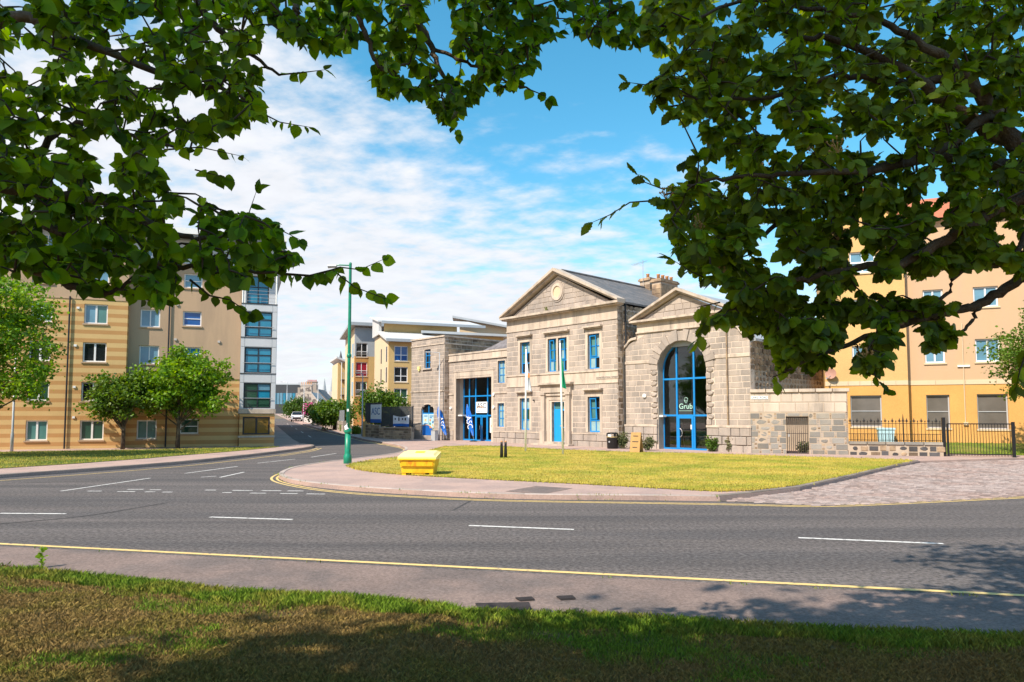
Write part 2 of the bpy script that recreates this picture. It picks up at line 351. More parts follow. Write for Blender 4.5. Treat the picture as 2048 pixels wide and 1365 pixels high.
def masonry(th, x0, x1, z0, z1, yf, ch, bw, ops=(), m='granite', clips=(), seed=1, side=None, kind='block', g=.011, depth=.12, name='stone_block', opf=None, proud=0.0):
    """stones laid in courses on a front face (side=None, front at y=yf) or on an end wall facing +x (side=x position, running along y from x0 to x1)"""
    rr = random.Random(seed); n = max(1, round((z1-z0)/ch)); h = (z1-z0)/n
    key = th.name
    for i in range(n):
        za, zb = z0+i*h, z0+(i+1)*h; x = x0 - (bw*.5 if i % 2 else 0) - rr.uniform(0, .15)*bw
        cops = list(ops) + (opf(za, zb) if opf else [])
        while x < x1:
            wd = bw*rr.uniform(.75, 1.25); a, b = max(x, x0), min(x+wd, x1); x += wd
            if b-a < .06: continue
            rects = [(a+g, b-g, za+g, zb-g)]
            for o in cops: rects = cut(rects, o)
            for (p, q, r, s) in rects:
                if q-p < .05 or s-r < .04: continue
                pol = [(p, r), (q, r), (q, s), (p, s)]; c2 = pol
                for hpl in clips: c2 = clip(c2, hpl)
                if len(c2) < 3: continue
                pr = proud*rr.random()
                if len(c2) != 4 or c2 != pol:
                    xs = [u[0] for u in c2]; 
                    if max(xs)-min(xs) < .06: continue
                    cnt = COUNT.get(key, 0); mb = MB()
                    mb.prism_xz(c2, yf, yf+depth) if side is None else mb.prism_yz(c2, side-depth, side)
                    COUNT[key] = cnt+1; mb.build(name, m, th); continue
                COUNT[key] = COUNT.get(key, 0)+1
                kd = kind if kind != 'rock' else 'rock%d' % rr.randrange(7)
                if side is None: cc = ((p+q)/2, yf-pr+depth/2, (r+s)/2); rz = 0
                else: cc = (side+pr-depth/2, (p+q)/2, (r+s)/2); rz = R(90)
                if COUNT[key] <= 296: piece(name, kd, m, th, cc, (q-p, depth, s-r), rz)
                else:
                    st = STUFF.setdefault((key, m), (th, MB()))[1]
                    if kind == 'rock':
                        u_, v_ = (q-p), (s-r); k_ = [rr.uniform(.08, .38) for _ in range(8)]
                        pl = [(p+u_*k_[0], r), (q-u_*k_[1], r), (q, r+v_*k_[2]), (q, s-v_*k_[3]), (q-u_*k_[4], s), (p+u_*k_[5], s), (p, s-v_*k_[6]), (p, r+v_*k_[7])]
                        st.prism_xz(pl, yf-pr, yf+depth) if side is None else st.prism_yz(pl, side-depth, side+rr.uniform(0, .04))
                    elif side is None: st.box(p, q, yf-pr, yf+depth, r, s)
                    else: st.box(side-depth, side+pr, p, q, r, s)
def flush_stuff():
    for (k, m), (th, mb) in STUFF.items(): mb.build('stonework', m, th, kind='stuff')
    STUFF.clear()

def window(th, x0, x1, z0, z1, y, fm, gm, vs=(), hs=(), fw=.06, dp=.07, sill=None, mw=None, name='window', side=None, gms=None):
    """frame with one child for each pane; side=x position puts it on an end wall facing +x or (negative dp) -x"""
    mw = mw or fw*.8; mb = MB(); W_ = x1-x0; H_ = z1-z0
    def bb(a, b, c, d, ya=0, yb=dp):
        if side is None: mb.box(a, b, y+ya, y+yb, c, d)
        else: mb.box(side-abs(yb) if dp > 0 else side, side if dp > 0 else side+abs(yb), a, b, c, d)
    bb(x0, x1, z0, z0+fw); bb(x0, x1, z1-fw, z1); bb(x0, x0+fw, z0+fw, z1-fw); bb(x1-fw, x1, z0+fw, z1-fw)
    xs = [x0+fw]; zs = [z0+fw]
    for v in vs: c = x0+W_*v; xs += [c-mw/2, c+mw/2]
    for h in hs: c = z0+H_*h; zs += [c-mw/2, c+mw/2]
    xs.append(x1-fw); zs.append(z1-fw)
    for i in range(1, len(xs)-1, 2): bb(xs[i], xs[i+1], z0+fw, z1-fw)
    for i in range(1, len(zs)-1, 2):
        for j in range(0, len(xs)-1, 2): bb(xs[j], xs[j+1], zs[i], zs[i+1])
    o = mb.build(name, fm, th); k = 0
    for j in range(0, len(zs)-1, 2):
        for i in range(0, len(xs)-1, 2):
            g = gms[k % len(gms)] if gms else gm; k += 1
            if side is None: boxpart('pane', g, o, xs[i]-.004, xs[i+1]+.004, y+dp*.5, y+dp*.5+.012, zs[j]-.004, zs[j+1]+.004)
            else:
                xc = side-dp*.5; boxpart('pane', g, o, xc-.006, xc+.006, xs[i]-.004, xs[i+1]+.004, zs[j]-.004, zs[j+1]+.004)
    if sill:
        boxpart('sill', sill, th if side else o, x0-.06, x1+.06, y-.16, y+dp+.03, z0-.085, z0-.003) if side is None else None
    return o
def text(name, s, size, m, parent, x, y, z, depth=.006, rz=0, align='CENTER', width=None, rx=90, ry=0):
    cu = bpy.data.curves.new(name, 'FONT'); cu.body = s; cu.size = size*U; cu.extrude = depth*U; cu.align_x = align; cu.align_y = 'CENTER'
    tmp = bpy.data.objects.new(name, cu); col.objects.link(tmp); bpy.context.view_layer.update()
    me = bpy.data.meshes.new_from_object(tmp); bpy.data.objects.remove(tmp); bpy.data.curves.remove(cu)
    me.materials.clear(); me.materials.append(MAT[m]); o = bpy.data.objects.new(name, me); col.objects.link(o); o.parent = parent
    o.location = (x*U, y*U, z*U); o.rotation_euler = (R(rx), R(ry), rz)
    if width:
        xs = [v.co.x for v in me.vertices]; ww = max(xs)-min(xs); k = width*U/ww
        for v in me.vertices: v.co.x *= k
    return o
def offset(path, d):
    out = []
    for i, p in enumerate(path):
        a = path[max(i-1, 0)]; b = path[min(i+1, len(path)-1)]; tx, ty = b[0]-a[0], b[1]-a[1]; l = math.hypot(tx, ty) or 1
        out.append((p[0]-ty/l*d, p[1]+tx/l*d))
    return out
def resample(path, step):
    out = [path[0]]; 
    for a, b in zip(path, path[1:]):
        l = math.hypot(b[0]-a[0], b[1]-a[1]); k = max(1, int(l/step))
        out += [(a[0]+(b[0]-a[0])*i/k, a[1]+(b[1]-a[1])*i/k) for i in range(1, k+1)]
    return out
def smoothp(path, it=2):
    for _ in range(it):
        o = [path[0]]
        for a, b in zip(path, path[1:]): o += [(a[0]*.75+b[0]*.25, a[1]*.75+b[1]*.25), (a[0]*.25+b[0]*.75, a[1]*.25+b[1]*.75)]
        path = o+[path[-1]]
    return path
def inpoly(x, y, poly):
    c = False; j = len(poly)-1
    for i in range(len(poly)):
        if (poly[i][1] > y) != (poly[j][1] > y) and x < (poly[j][0]-poly[i][0])*(y-poly[i][1])/(poly[j][1]-poly[i][1])+poly[i][0]: c = not c
        j = i
    return c

# ================================================================ THE SETTING: ground, road, pavements
def halves(poly):
    a = clip(poly, (0, 1, 55)); b = clip(poly, (0, -1, -55)); return [q for q in (a, b) if len(q) > 2]
def area2(p): return sum(p[i][0]*p[(i+1) % len(p)][1]-p[(i+1) % len(p)][0]*p[i][1] for i in range(len(p)))
def slab(name, poly, top, bot, m, sheet=False):
    if area2(poly) < 0: poly = poly[::-1]
    mb = MB()
    for q in halves(poly):
        n = len(mb.v); k = len(q)
        mb.v += [(x, y, gh(x, y)+top) for x, y in q]; mb.f.append(tuple(range(n, n+k)))
        if not sheet:
            mb.v += [(x, y, gh(x, y)+bot) for x, y in q]
            for i in range(k): j = (i+1) % k; mb.f.append((n+i, n+k+i, n+k+j, n+j))
    o = mb.build(name, m); return struct(o)
# ground sheet to the horizon
mb = MB(); ys = [-900, 55, 170, 3500]
for y in ys:
    for x in (-3000, 3000): mb.v.append((x, y, gh(0, y)-.05))
for i in range(3): mb.f.append((2*i, 2*i+1, 2*i+3, 2*i+2))
struct(mb.build('ground', 'earth'))

na, nb = G(0, 1097, 0), G(2048, 1204, 0); nd = Vector((nb[0]-na[0], nb[1]-na[1])).normalized()
ne = [(na[0]-nd.x*90, na[1]-nd.y*90), (nb[0]+nd.x*90, nb[1]+nd.y*90)]      # near edge of the carriageway
sd = Vector((-.36, .93)).normalized()                                        # direction of the side street
# carriageway (main road + side street)
slab('road', [ne[0], ne[1], (110, 30), (110, 54), (0, 54.9), (-3, 60), (-10, 90), (-25, 175), (-75, 175), (-40, 90), (-25, 60), (-24, 54.9), (-110, 54), (-110, 40)], 0, -.04, 'asphalt', True)

# left pavement with its lawn
lk = [G(0, 957, 0), G(150, 946, 0), G(300, 934.5, 0), G(400, 925.5, 0), G(470, 917.5, 0), G(525, 911, 0), G(590, 902.5, 0), G(620, 898, 0), G(631, 894.5, 0), G(620, 891.5, 0), G(600, 889.5, 0)]
ld = Vector((lk[0][0]-lk[2][0], lk[0][1]-lk[2][1])).normalized()
lk = [(lk[0][0]+ld.x*80, lk[0][1]+ld.y*80)] + lk
lc = lk[-1]; lstreet = [(lc[0]+sd.x*5, lc[1]+sd.y*5), (lc[0]+sd.x*14, lc[1]+sd.y*14), (lc[0]+sd.x*130, lc[1]+sd.y*130)]
lpoly = [lk[0]] + smoothp(lk[1:], 2) + lstreet + [(-140, 175), (-140, lk[0][1])]
left_pav = slab('pavement_left', lpoly, .11, -.05, 'tarmac_pink')
# the corner block between the roads: pavement, lawn island, buildings
isl = [(1440, 1003), (1300, 1001), (1100, 1000), (939, 996), (764, 986.5), (690, 981), (617, 973.5), (575, 966), (556, 957.5), (560, 949), (588, 939), (640, 930.5), (700, 923), (752, 916.5), (786, 911.5), (803, 907.5), (811, 902.5), (808, 897), (784, 891)]
isl = [G(x, y, 0) for x, y in isl]
rst = [G(720, 879), G(660, 865), G(612, 852), G(580, 842)]
rst.append((rst[-1][0]+sd.x*70, rst[-1][1]+sd.y*70))
rgt = [G(x, y, 0) for x, y in ((2500, 915), (2048, 921), (1840, 927.5), (1790, 938), (1700, 961), (1600, 984), (1500, 996.5))]
ikerb = smoothp(isl, 2)
island = slab('pavement_corner', ikerb + rst + [(rst[-1][0]+60, 190), (120, 190), (120, rgt[0][1])] + rgt, .11, -.05, 'tarmac_pink')
# near pavement and verge
nk = [G(x, y, 0) for x, y in ((0, 1100), (2048, 1207))]
nk = [(nk[0][0]-nd.x*80, nk[0][1]-nd.y*80), (nk[1][0]+nd.x*80, nk[1][1]+nd.y*80)]
near_pav = slab('pavement_near', [nk[0], nk[1], (80, -30), (-80, -30)], .05, -.05, 'tarmac_near')

# kerb stones, one by one
def kerbs(parent, path, m, w=.14, top=.125, L=.85, bot=-.04):
    path = resample(path, .1); acc = 0; i0 = 0; i = 1
    while i < len(path):
        acc += math.hypot(path[i][0]-path[i-1][0], path[i][1]-path[i-1][1])
        if acc >= L or i == len(path)-1:
            seg = path[i0:i+1:max(1, (i-i0)//4)]
            if seg[-1] != path[i]: seg.append(path[i])
            if len(seg) > 1:
                inn = offset(seg, w); n = len(seg); e = .012; mb = MB()
                a = Vector(seg[0]); d = (Vector(seg[1])-a).normalized()*e; seg[0] = tuple(a+d)
                a = Vector(inn[0]); inn[0] = tuple(a+d)
                for k, (p, q) in enumerate(zip(seg, inn)):
                    h = gh(*p); mb.v += [(p[0], p[1], h+bot), (p[0]+(q[0]-p[0])*.08, p[1]+(q[1]-p[1])*.08, h+top-.012), (p[0]+(q[0]-p[0])*.2, p[1]+(q[1]-p[1])*.2, h+top), (q[0], q[1], h+top), (q[0], q[1], h+bot)]
                for k in range(n-1):
                    for j in range(4): mb.f.append((5*k+j, 5*k+5+j, 5*k+6+j, 5*k+1+j))
                mb.f.append((0, 1, 2, 3, 4)); b = 5*(n-1); mb.f.append((b+4, b+3, b+2, b+1, b))
                mb.build('kerb_stone', m, parent)
            acc = 0; i0 = i
        i += 1
def flip(path): return list(path)[::-1]
kerbs(island, flip([p for p in ikerb]), 'kerb', w=.16)
kerbs(island, flip(resample([(p[0], p[1]) for p in [isl[-1]]+rst[:3]], 1.2)), 'kerb', w=.16, L=1.6)
kerbs(left_pav, smoothp(lk[1:], 2), 'kerb_dark', w=.16)

# cobbled yard
yard = [G(x, y, 0) for x, y in ((1440, 1003), (1640, 1013), (1800, 1006.5), (2048, 994), (2600, 970))] + [(60, 26), (60, rgt[0][1])] + rgt
cob = slab('cobbled_yard', [p for p in yard], .008, 0, 'sett_joint', True)
rr = random.Random(5); setts = []; ax = Vector((nd.x, nd.y)); ay = Vector((-nd.y, nd.x)); o0 = Vector(G(1440, 1003, 0))
SL, SW = .235, .125
for j in range(-10, 180):
    for i in range(-6, 100):
        c = o0 + ax*(i*SL+(j % 2)*SL*.5+rr.uniform(-.02, .02)) + ay*(j*SW+rr.uniform(-.008, .008))
        if c.x > c.y*.78+1.0 or c.x > 24: continue
        if inpoly(c.x, c.y, yard): setts.append((c.x, c.y))
setts.sort(key=lambda p: p[0]**2+p[1]**2)
rot = math.atan2(nd.y, nd.x); mb = MB()
b = MB(); b.v = [(-.5,-.5,0),(.5,-.5,0),(.5,.5,0),(-.5,.5,0),(-.38,-.34,1),(.38,-.34,1),(.38,.34,1),(-.38,.34,1)]; b.f = [(0,1,5,4),(1,2,6,5),(2,3,7,6),(3,0,4,7),(4,5,6,7)]
SH[('sett', 'sett')] = b.mesh('sett', 'sett')
for k, (x, y) in enumerate(setts):
    sc = (SL*.93*rr.uniform(.85, 1), SW*.9*rr.uniform(.85, 1), rr.uniform(.018, .036))
    if k < 298: piece('sett', 'sett', 'sett', cob, (x, y, .006), sc, rot+rr.uniform(-.06, .06))
    else:
        n = len(mb.v); ca, sa = math.cos(rot), math.sin(rot)
        for vx, vy, vz in b.v: lx, ly = vx*sc[0], vy*sc[1]; mb.v.append((x+lx*ca-ly*sa, y+lx*sa+ly*ca, .006+vz*sc[2]))
        mb.f += [tuple(q+n for q in f) for f in b.f]
mb.build('setts', 'sett', cob, kind='stuff')

# painted lines on the carriageway
def strip(name, path, wd, m, z=.006, label=None):
    path = [p for p in path]; L_, R_ = offset(path, wd/2), offset(path, -wd/2); mb = MB()
    for l, r in zip(L_, R_): mb.v += [(r[0], r[1], gh(*r)+z), (l[0], l[1], gh(*l)+z)]
    for i in range(len(path)-1): mb.f.append((2*i, 2*i+2, 2*i+3, 2*i+1))
    return struct(mb.build(name, m))
def gpx(pts): return [G(x, y, 0) for x, y in pts]
strip('yellow_line', resample([(na[0]-nd.x*30+ay.x*.28, na[1]-nd.y*30+ay.y*.28), (nb[0]+nd.x*30+ay.x*.28, nb[1]+nd.y*30+ay.y*.28)], 2), .10, 'line_yellow')
dy = smoothp(gpx([(588, 939.5), (556, 948), (538.5, 958), (556, 967.5), (617, 979.5), (690, 987.5), (764, 992.5), (939, 1001.5), (1100, 1005), (1300, 1008), (1480, 1011), (1640, 1015.5), (1800, 1009), (2048, 996.5), (2600, 971)]), 2)
strip('yellow_line', dy, .075, 'line_yellow'); strip('yellow_line', offset(dy, .17), .075, 'line_yellow')
yl = smoothp(gpx([(-500, 998), (0, 962), (150, 951), (300, 939), (400, 930), (470, 922), (525, 915.5), (590, 906.5), (620, 901.5), (636, 896.5)]), 2)
strip('yellow_line', yl, .09, 'line_yellow')
strip('yellow_line', offset(smoothp(gpx([(560, 913.0), (600, 907.2), (628, 902.3), (643, 897)]), 2), -.0), .075, 'line_yellow')
ya = smoothp(gpx([(740, 884.5), (784, 893.5), (806, 898), (809.5, 902), (803, 906), (792, 908.5)]), 2)
strip('yellow_line', ya, .075, 'line_yellow'); strip('yellow_line', offset(ya, .22), .075, 'line_yellow')
strip('yellow_line', gpx([(752, 918), (786, 913)]), .09, 'line_yellow')
for a, b_ in (((0, 1027.5), (131, 1028.5)), ((420, 1035), (585, 1040)), ((938, 1052), (1148, 1060)), ((1597, 1076.5), (1887, 1088.5)), ((-420, 1016), (-190, 1020))):
    strip('centre_line_dash', resample(gpx([a, b_]), .3), .10, 'line_white')
for a, b_ in (((122, 983), (300, 957)), ((370, 947.5), (475, 933.5)), ((440, 955.5), (488, 945)), ((402, 955), (432, 953)), ((515, 927), (590, 919)), ((622, 915), (672, 907.5))):
    strip('lane_line', resample(gpx([a, b_]), .4), .09, 'line_white')
for a, b_, y0, y1 in ((255, 287, 979.5, 979.5), (300, 322, 980.5, 980.5), (465, 505, 981.5, 982), (523, 562, 982, 982.3), (575, 607, 982.6, 982.8), (410, 432, 981, 981), (235, 270, 984, 984), (290, 310, 984.5, 984.5), (175, 203, 983, 983), (325, 345, 985, 985), (500, 532, 987, 987.2), (560, 595, 987.8, 988.2), (613, 650, 988.6, 989), (445, 463, 986, 986)):
    strip('give_way_dash', gpx([(a, y0), (b_, y1)]), .10, 'line_white')
# lane lines of the climbing street
for k in range(5):
    p = G(640, 884); q = (p[0]+sd.x*(8+k*9), p[1]+sd.y*(8+k*9)); strip('lane_line', [q, (q[0]+sd.x*3, q[1]+sd.y*3)], .09, 'line_white')
strip('yellow_line', [(p[0]-.45, p[1]) for p in resample([isl[-1]]+rst[:3], 3)], .09, 'line_yellow')

# tyre arc, old trench seams
strip('tyre_mark', smoothp(gpx([(-60, 1052), (60, 1044), (180, 1032), (270, 1017), (335, 1006)]), 2), .07, 'tyre_mark', .0045)
strip('trench_seam', gpx([(905, 1022), (940, 1002.5)]), .05, 'tyre_mark', .0045); strip('trench_seam', gpx([(0, 968), (120, 964.5), (200, 962)]), .05, 'tyre_mark', .0045)
# iron covers in the near pavement
def cover(px0, px1, py0, py1, label):
    p = [G(x, y, .055) for x, y in ((px0+10, py1), (px1, py1-2), (px1-8, py0), (px0, py0+2))]
    mb = MB(); z = .056; mb.face([(x, y, z) for x, y in p]); o = tag(mb.build('manhole_cover', 'iron'), label, 'manhole cover')
    A, B, C, D = [Vector((*q, z)) for q in p]
    for i in range(1, 8):
        k = i/8; s_, e_ = A.lerp(D, k), B.lerp(C, k); d = (D-A)*.03
        m2 = MB(); m2.v = [tuple(s_-d), tuple(e_-d), tuple(e_+d), tuple(s_+d)] + [tuple(v+Vector((0, 0, .012))) for v in (s_-d, e_-d, e_+d, s_+d)]
        m2.f = [(0,1,5,4),(1,2,6,5),(2,3,7,6),(3,0,4,7),(4,5,6,7)]; m2.build('bar', 'iron', o)
cover(950, 1065, 1205, 1226, 'large square iron manhole cover at the verge edge of the near pavement')
cover(1030, 1070, 1195, 1203, 'small iron cover in the near pavement beside the large manhole')
cover(1112, 1152, 1192, 1201, 'small lone iron cover in the near pavement nearest the kerb')
# dark tarmac patches on the corner pavement
struct(strip('tarmac_patch', [G(1048, 986, .11), G(1108, 975, .11)], 1.1, 'tarmac_near', z=.116))

# ---------------------------------------------------------------- lawns and grass
def lawn(name, poly, m, z): return slab(name, poly, z, 0, m, True)
il = smoothp(gpx([(893, 897), (870, 903), (850, 911), (802, 920), (740, 927), (700, 935), (697, 941), (730, 950), (800, 957), (880, 962), (1000, 968.5), (1200, 979), (1380, 990), (1440, 993)]), 2) + gpx([(1500, 991), (1600, 979), (1700, 957), (1800, 934), (1828, 928), (1800, 925.5), (1600, 919), (1400, 912), (1250, 909), (1120, 904), (1000, 897), (930, 895.5)])
island_lawn = lawn('lawn_island', il, 'lawn', .128)
kerbs(island, gpx([(1838, 927.5), (1790, 938), (1700, 961), (1600, 984), (1500, 996.5), (1440, 1003)])[::1], 'kerb_dark', w=-.16, top=.14)
ll = gpx([(-700, 975), (0, 944), (161, 933), (300, 922), (341, 918), (456, 908.6), (552, 899), (560, 897), (300, 903.7), (0, 909), (-700, 921)])
left_lawn = lawn('lawn_left', ll, 'lawn_left', .126)
# near verge, a low bank
vb = [(-900, 1075), (-300, 1105), (0, 1131), (110, 1148), (330, 1170), (430, 1182), (560, 1192), (700, 1197), (880, 1214), (930, 1227), (1085, 1231), (1250, 1238), (1450, 1250), (1700, 1264), (2048, 1277), (2600, 1300)]
vb = [G(x, y, .07) for x, y in vb]
def vz(x, y):                                   # bank height from distance to the pavement edge
    e = None
    for a, b_ in zip(vb, vb[1:]):
        if a[0] <= x <= b_[0]: e = a[1]+(b_[1]-a[1])*(x-a[0])/(b_[0]-a[0])
    if e is None: e = vb[0][1] if x < vb[0][0] else vb[-1][1]
    d = e-y; return .085+.10*min(1, max(0, d/2.5)) + .014*noise.noise(Vector((x*.7, y*.7, 3))), d
mb = MB(); nx = 120
xs = np.linspace(-14, 14, nx+1); ks = [0, .12, .3, .6, 1, 1.5, 2.1, 2.8, 3.6, 5, 8, 14, 24]
for x in xs:
    e = -vz(x, 0)[1]*-1
    for k in ks: y = e-k; mb.v.append((x, y, vz(x, y)[0] if k else .052))
m_ = len(ks)
for i in range(nx):
    for j in range(m_-1): mb.f.append((i*m_+j, i*m_+j+1, (i+1)*m_+j+1, (i+1)*m_+j))
struct(mb.build('verge', 'soil', smooth=True))

def blades(name, m, pts, hfun, wd, seed, label, seg=1, lean=.5):
    rr = np.random.default_rng(seed); n = len(pts); pts = np.array(pts); a = rr.uniform(0, 6.283, n); h = hfun(n, rr)*U
    if np.ndim(wd) == 0: wd = np.full(n, wd)
    P = pts*U; dx, dy = np.cos(a)*wd*U, np.sin(a)*wd*U; l = rr.uniform(0, lean, n)*h; b = rr.uniform(0, 6.283, n)
    V = np.zeros((n, 4, 3)); V[:, 0] = P; V[:, 0, 0] -= dx; V[:, 0, 1] -= dy; V[:, 1] = P; V[:, 1, 0] += dx; V[:, 1, 1] += dy
    mid = P.copy(); mid[:, 0] += np.cos(b)*l*.4+dx*.7; mid[:, 1] += np.sin(b)*l*.4+dy*.7; mid[:, 2] += h*.6; V[:, 2] = mid
    tip = P.copy(); tip[:, 0] += np.cos(b)*l; tip[:, 1] += np.sin(b)*l; tip[:, 2] += h; V[:, 3] = tip
    V[:, :2, 2] -= .01
    me = bpy.data.meshes.new(name); vs = V.reshape(-1, 3); F_ = np.arange(n*4).reshape(n, 4)
    me.vertices.add(n*4); me.vertices.foreach_set('co', vs.ravel()); me.loops.add(n*4); me.loops.foreach_set('vertex_index', F_[:, [0, 1, 2, 3]].ravel())
    me.polygons.add(n); me.polygons.foreach_set('loop_start', np.arange(n)*4); me.update(calc_edges=True); me.materials.append(MAT[m])
    o = bpy.data.objects.new(name, me); col.objects.link(o); o['kind'] = 'stuff'; o['label'] = label; o['category'] = 'grass'; return o
rr = random.Random(11); gp, dp_, tus = [], [], []
while len(gp)+len(dp_) < 210000:
    y = 4.3+4.6*rr.random()**1.25; x = rr.uniform(-.80, .80)*y
    z, d = vz(x, y)
    if d < .0: continue
    gn = noise.noise(Vector((x*.55, y*.9, 0)))+.5*noise.noise(Vector((x*2.1, y*2.6, 5)))
    green = gn + (.75 if d < .45+.25*noise.noise(Vector((x*1.1, 0, 0))) else (-.18 if x < 1 else .02)) - (.0 if d < 1.1 else .12)
    bare = noise.noise(Vector((x*1.1+9, y*1.9, 2)))
    if bare > .50 and d > .6 and rr.random() < .6: continue
    if rr.random() < .92:
        (gp if green > rr.uniform(-.05, .35) else dp_).append((x, y, z))
def edge_boost(pts):
    a = np.array(pts); return a
gpn = gp
gd = np.array([vz(p[0], p[1])[1] for p in gpn])
blades('grass_green', 'blade_green', gpn, lambda n, r: r.uniform(.022, .05, n)*np.where(gd < .55, 1.5, .85), .0034, 1, 'green grass tufts along the near verge and pavement edge', lean=.9)
blades('grass_dry', 'blade_dry', dp_, lambda n, r: r.uniform(.012, .034, n), .0032, 2, 'dry brown grass covering the near verge', lean=1.6)
# ragged long tufts at the pavement edge on the left
pts = []
for k in range(9000):
    i = rr.random(); x = -6.0+7.0*i; e = -vz(x, 0)[1]*-1; y = e-abs(rr.gauss(0, .16))+.03
    if noise.noise(Vector((x*1.7, 0, 7))) < -.12: continue
    pts.append((x, y, .06))
blades('grass_edge', 'blade_green', pts, lambda n, r: r.uniform(.04, .095, n), .0038, 3, 'long green tufts overhanging the near pavement edge', lean=.9)
# weeds along the kerb foot
pts = []
for p in resample(ikerb, .12):
    if noise.noise(Vector((p[0]*1.3, p[1]*1.3, 4))) > .12 and p[1] < 30:
        for _ in range(7): pts.append((p[0]+rr.gauss(0, .05), p[1]+rr.gauss(0, .05), .0 if rr.random() < .5 else .115))
for p in resample(nk, .1):
    if abs(p[0]) < 9 and noise.noise(Vector((p[0]*2.1, 3, 4))) > .2:
        for _ in range(4): pts.append((p[0]+rr.gauss(0, .05), p[1]+rr.gauss(0, .03), .03))
blades('kerb_weeds', 'blade_green', pts, lambda n, r: r.uniform(.02, .06, n), .008, 12, 'scattered weeds rooted along the kerb foot')
# lawn texture on the island
pts = []
bbx = [p[0] for p in il]; bby = [p[1] for p in il]
while len(pts) < 90000:
    y = min(bby)+(max(bby)-min(bby))*rr.random()**1.6; x = rr.uniform(min(bbx), max(bbx))
    if inpoly(x, y, il): pts.append((x, y, .128))
blades('grass_island', 'blade_lawn', pts, lambda n, r: r.uniform(.015, .04, n), .009, 4, 'short sun-bleached grass on the corner lawn', lean=1.2)
# fringe of longer grass round the island kerb and weeds at the kerb
pts = []
for p in resample(il, .05):
    for _ in range(3): pts.append((p[0]+rr.gauss(0, .06), p[1]+rr.gauss(0, .06), .12))
blades('grass_fringe', 'blade_lawn', pts, lambda n, r: r.uniform(.03, .09, n), .012, 6, 'uneven grass fringe round the corner lawn')
pts = []
for k in range(30000):
    x = rr.uniform(-31, -14); y = rr.uniform(24, 43)
    if inpoly(x, y, ll): pts.append((x, y, .126))
blades('grass_left', 'blade_lawn', pts, lambda n, r: r.uniform(.03, .06, n), .014, 8, 'mown grass strip before the striped apartments')

# ================================================================ THE GRANITE BUILDINGS
O = (3.078, 43.966); RZ = math.atan2(-.73728, .67559)
def cx(t, y=0): return (O[0]+.67559*t+.73728*y, O[1]-.73728*t+.67559*y, 0)

# ---- gabled main block: local x -5.1..4.75, front at y=0
gm = thing('granite_hall', 'two-storey granite hall with triangular pediment, round medallion and blue windows', 'building', cx(0), RZ)
XL, XR = -5.1, 4.76
ops = [(-3.74, -2.78, 4.88, 7.02), (-1.08, -.31, 4.88, 7.04), (-.15, .63, 4.88, 7.04), (2.40, 3.35, 4.89, 7.05), (-3.77, -2.81, 1.05, 3.19), (2.38, 3.34, 1.0, 3.17), (-.75, .37, .18, 2.9)]
core(XL, XR, 0, 8.62, .012, .40, ops).build('wall', 'mortar', gm)
mb = MB(); mb.box(XL, XL+.35, .40, 13, 0, 8.62).box(XR-.35, XR-.02, .40, 13, 0, 8.62).box(XL, XR, 12.7, 13, 0, 8.62); mb.prism_xz([(XL, 8.62), (XR, 8.62), (-.17, 11.35)], 12.7, 13); mb.build('rear_walls', 'mortar', gm)
mb = MB(); mb.box(XL+.36, XR-.37, 2.5, 2.6, 0, 8.5); mb.build('interior', 'interior', gm)
mo = [(a-.0, b+.0, c-.0, d) for a, b, c, d in ops]
sur = []                                                                     # dressed margins round the windows
for (a, b, c, d) in ((-3.74, -2.78, 4.88, 7.02), (-1.08, .63, 4.88, 7.04), (2.40, 3.35, 4.89, 7.05), (-3.77, -2.81, 1.05, 3.19), (2.38, 3.34, 1.0, 3.17)): sur.append((a-.2, b+.2, c, d+.26))
dsur = (-1.62, 1.10, 0, 4.12)
masonry(gm, XL, XR, .92, 3.97, 0, .34, .80, sur+[dsur], seed=3)
masonry(gm, XL, XR, 4.76, 7.80, 0, .34, .80, sur, seed=4)
# rock-faced plinth
masonry(gm, XL-.06, XR+.06, .02, .86, -.07, .42, 1.0, [dsur], seed=5, depth=.19, proud=.04)
boxpart('plinth_course', 'granite_trim', gm, XL-.08, -1.62, -.10, .05, .86, .92); boxpart('plinth_course', 'granite_trim', gm, 1.10, XR+.08, -.10, .05, .86, .92)
# string course (deep plain band) with mouldings
for i in range(7): a = XL+(XR-XL)*i/7; boxpart('band_stone', 'granite_trim', gm, a+.006, a+(XR-XL)/7-.006, -.015, .10, 4.03, 4.70)
boxpart('moulding', 'granite_trim', gm, XL-.03, XR+.03, -.07, .06, 4.70, 4.79); boxpart('moulding', 'granite_trim', gm, XL-.02, XR+.02, -.045, .06, 3.97, 4.03)
# frieze
for i in range(6): a = XL+(XR-XL)*i/6; boxpart('frieze_stone', 'granite_trim', gm, a+.006, a+(XR-XL)/6-.006, -.01, .10, 7.86, 8.62)
boxpart('moulding', 'granite_trim', gm, XL-.02, XR+.02, -.05, .06, 7.79, 7.86)
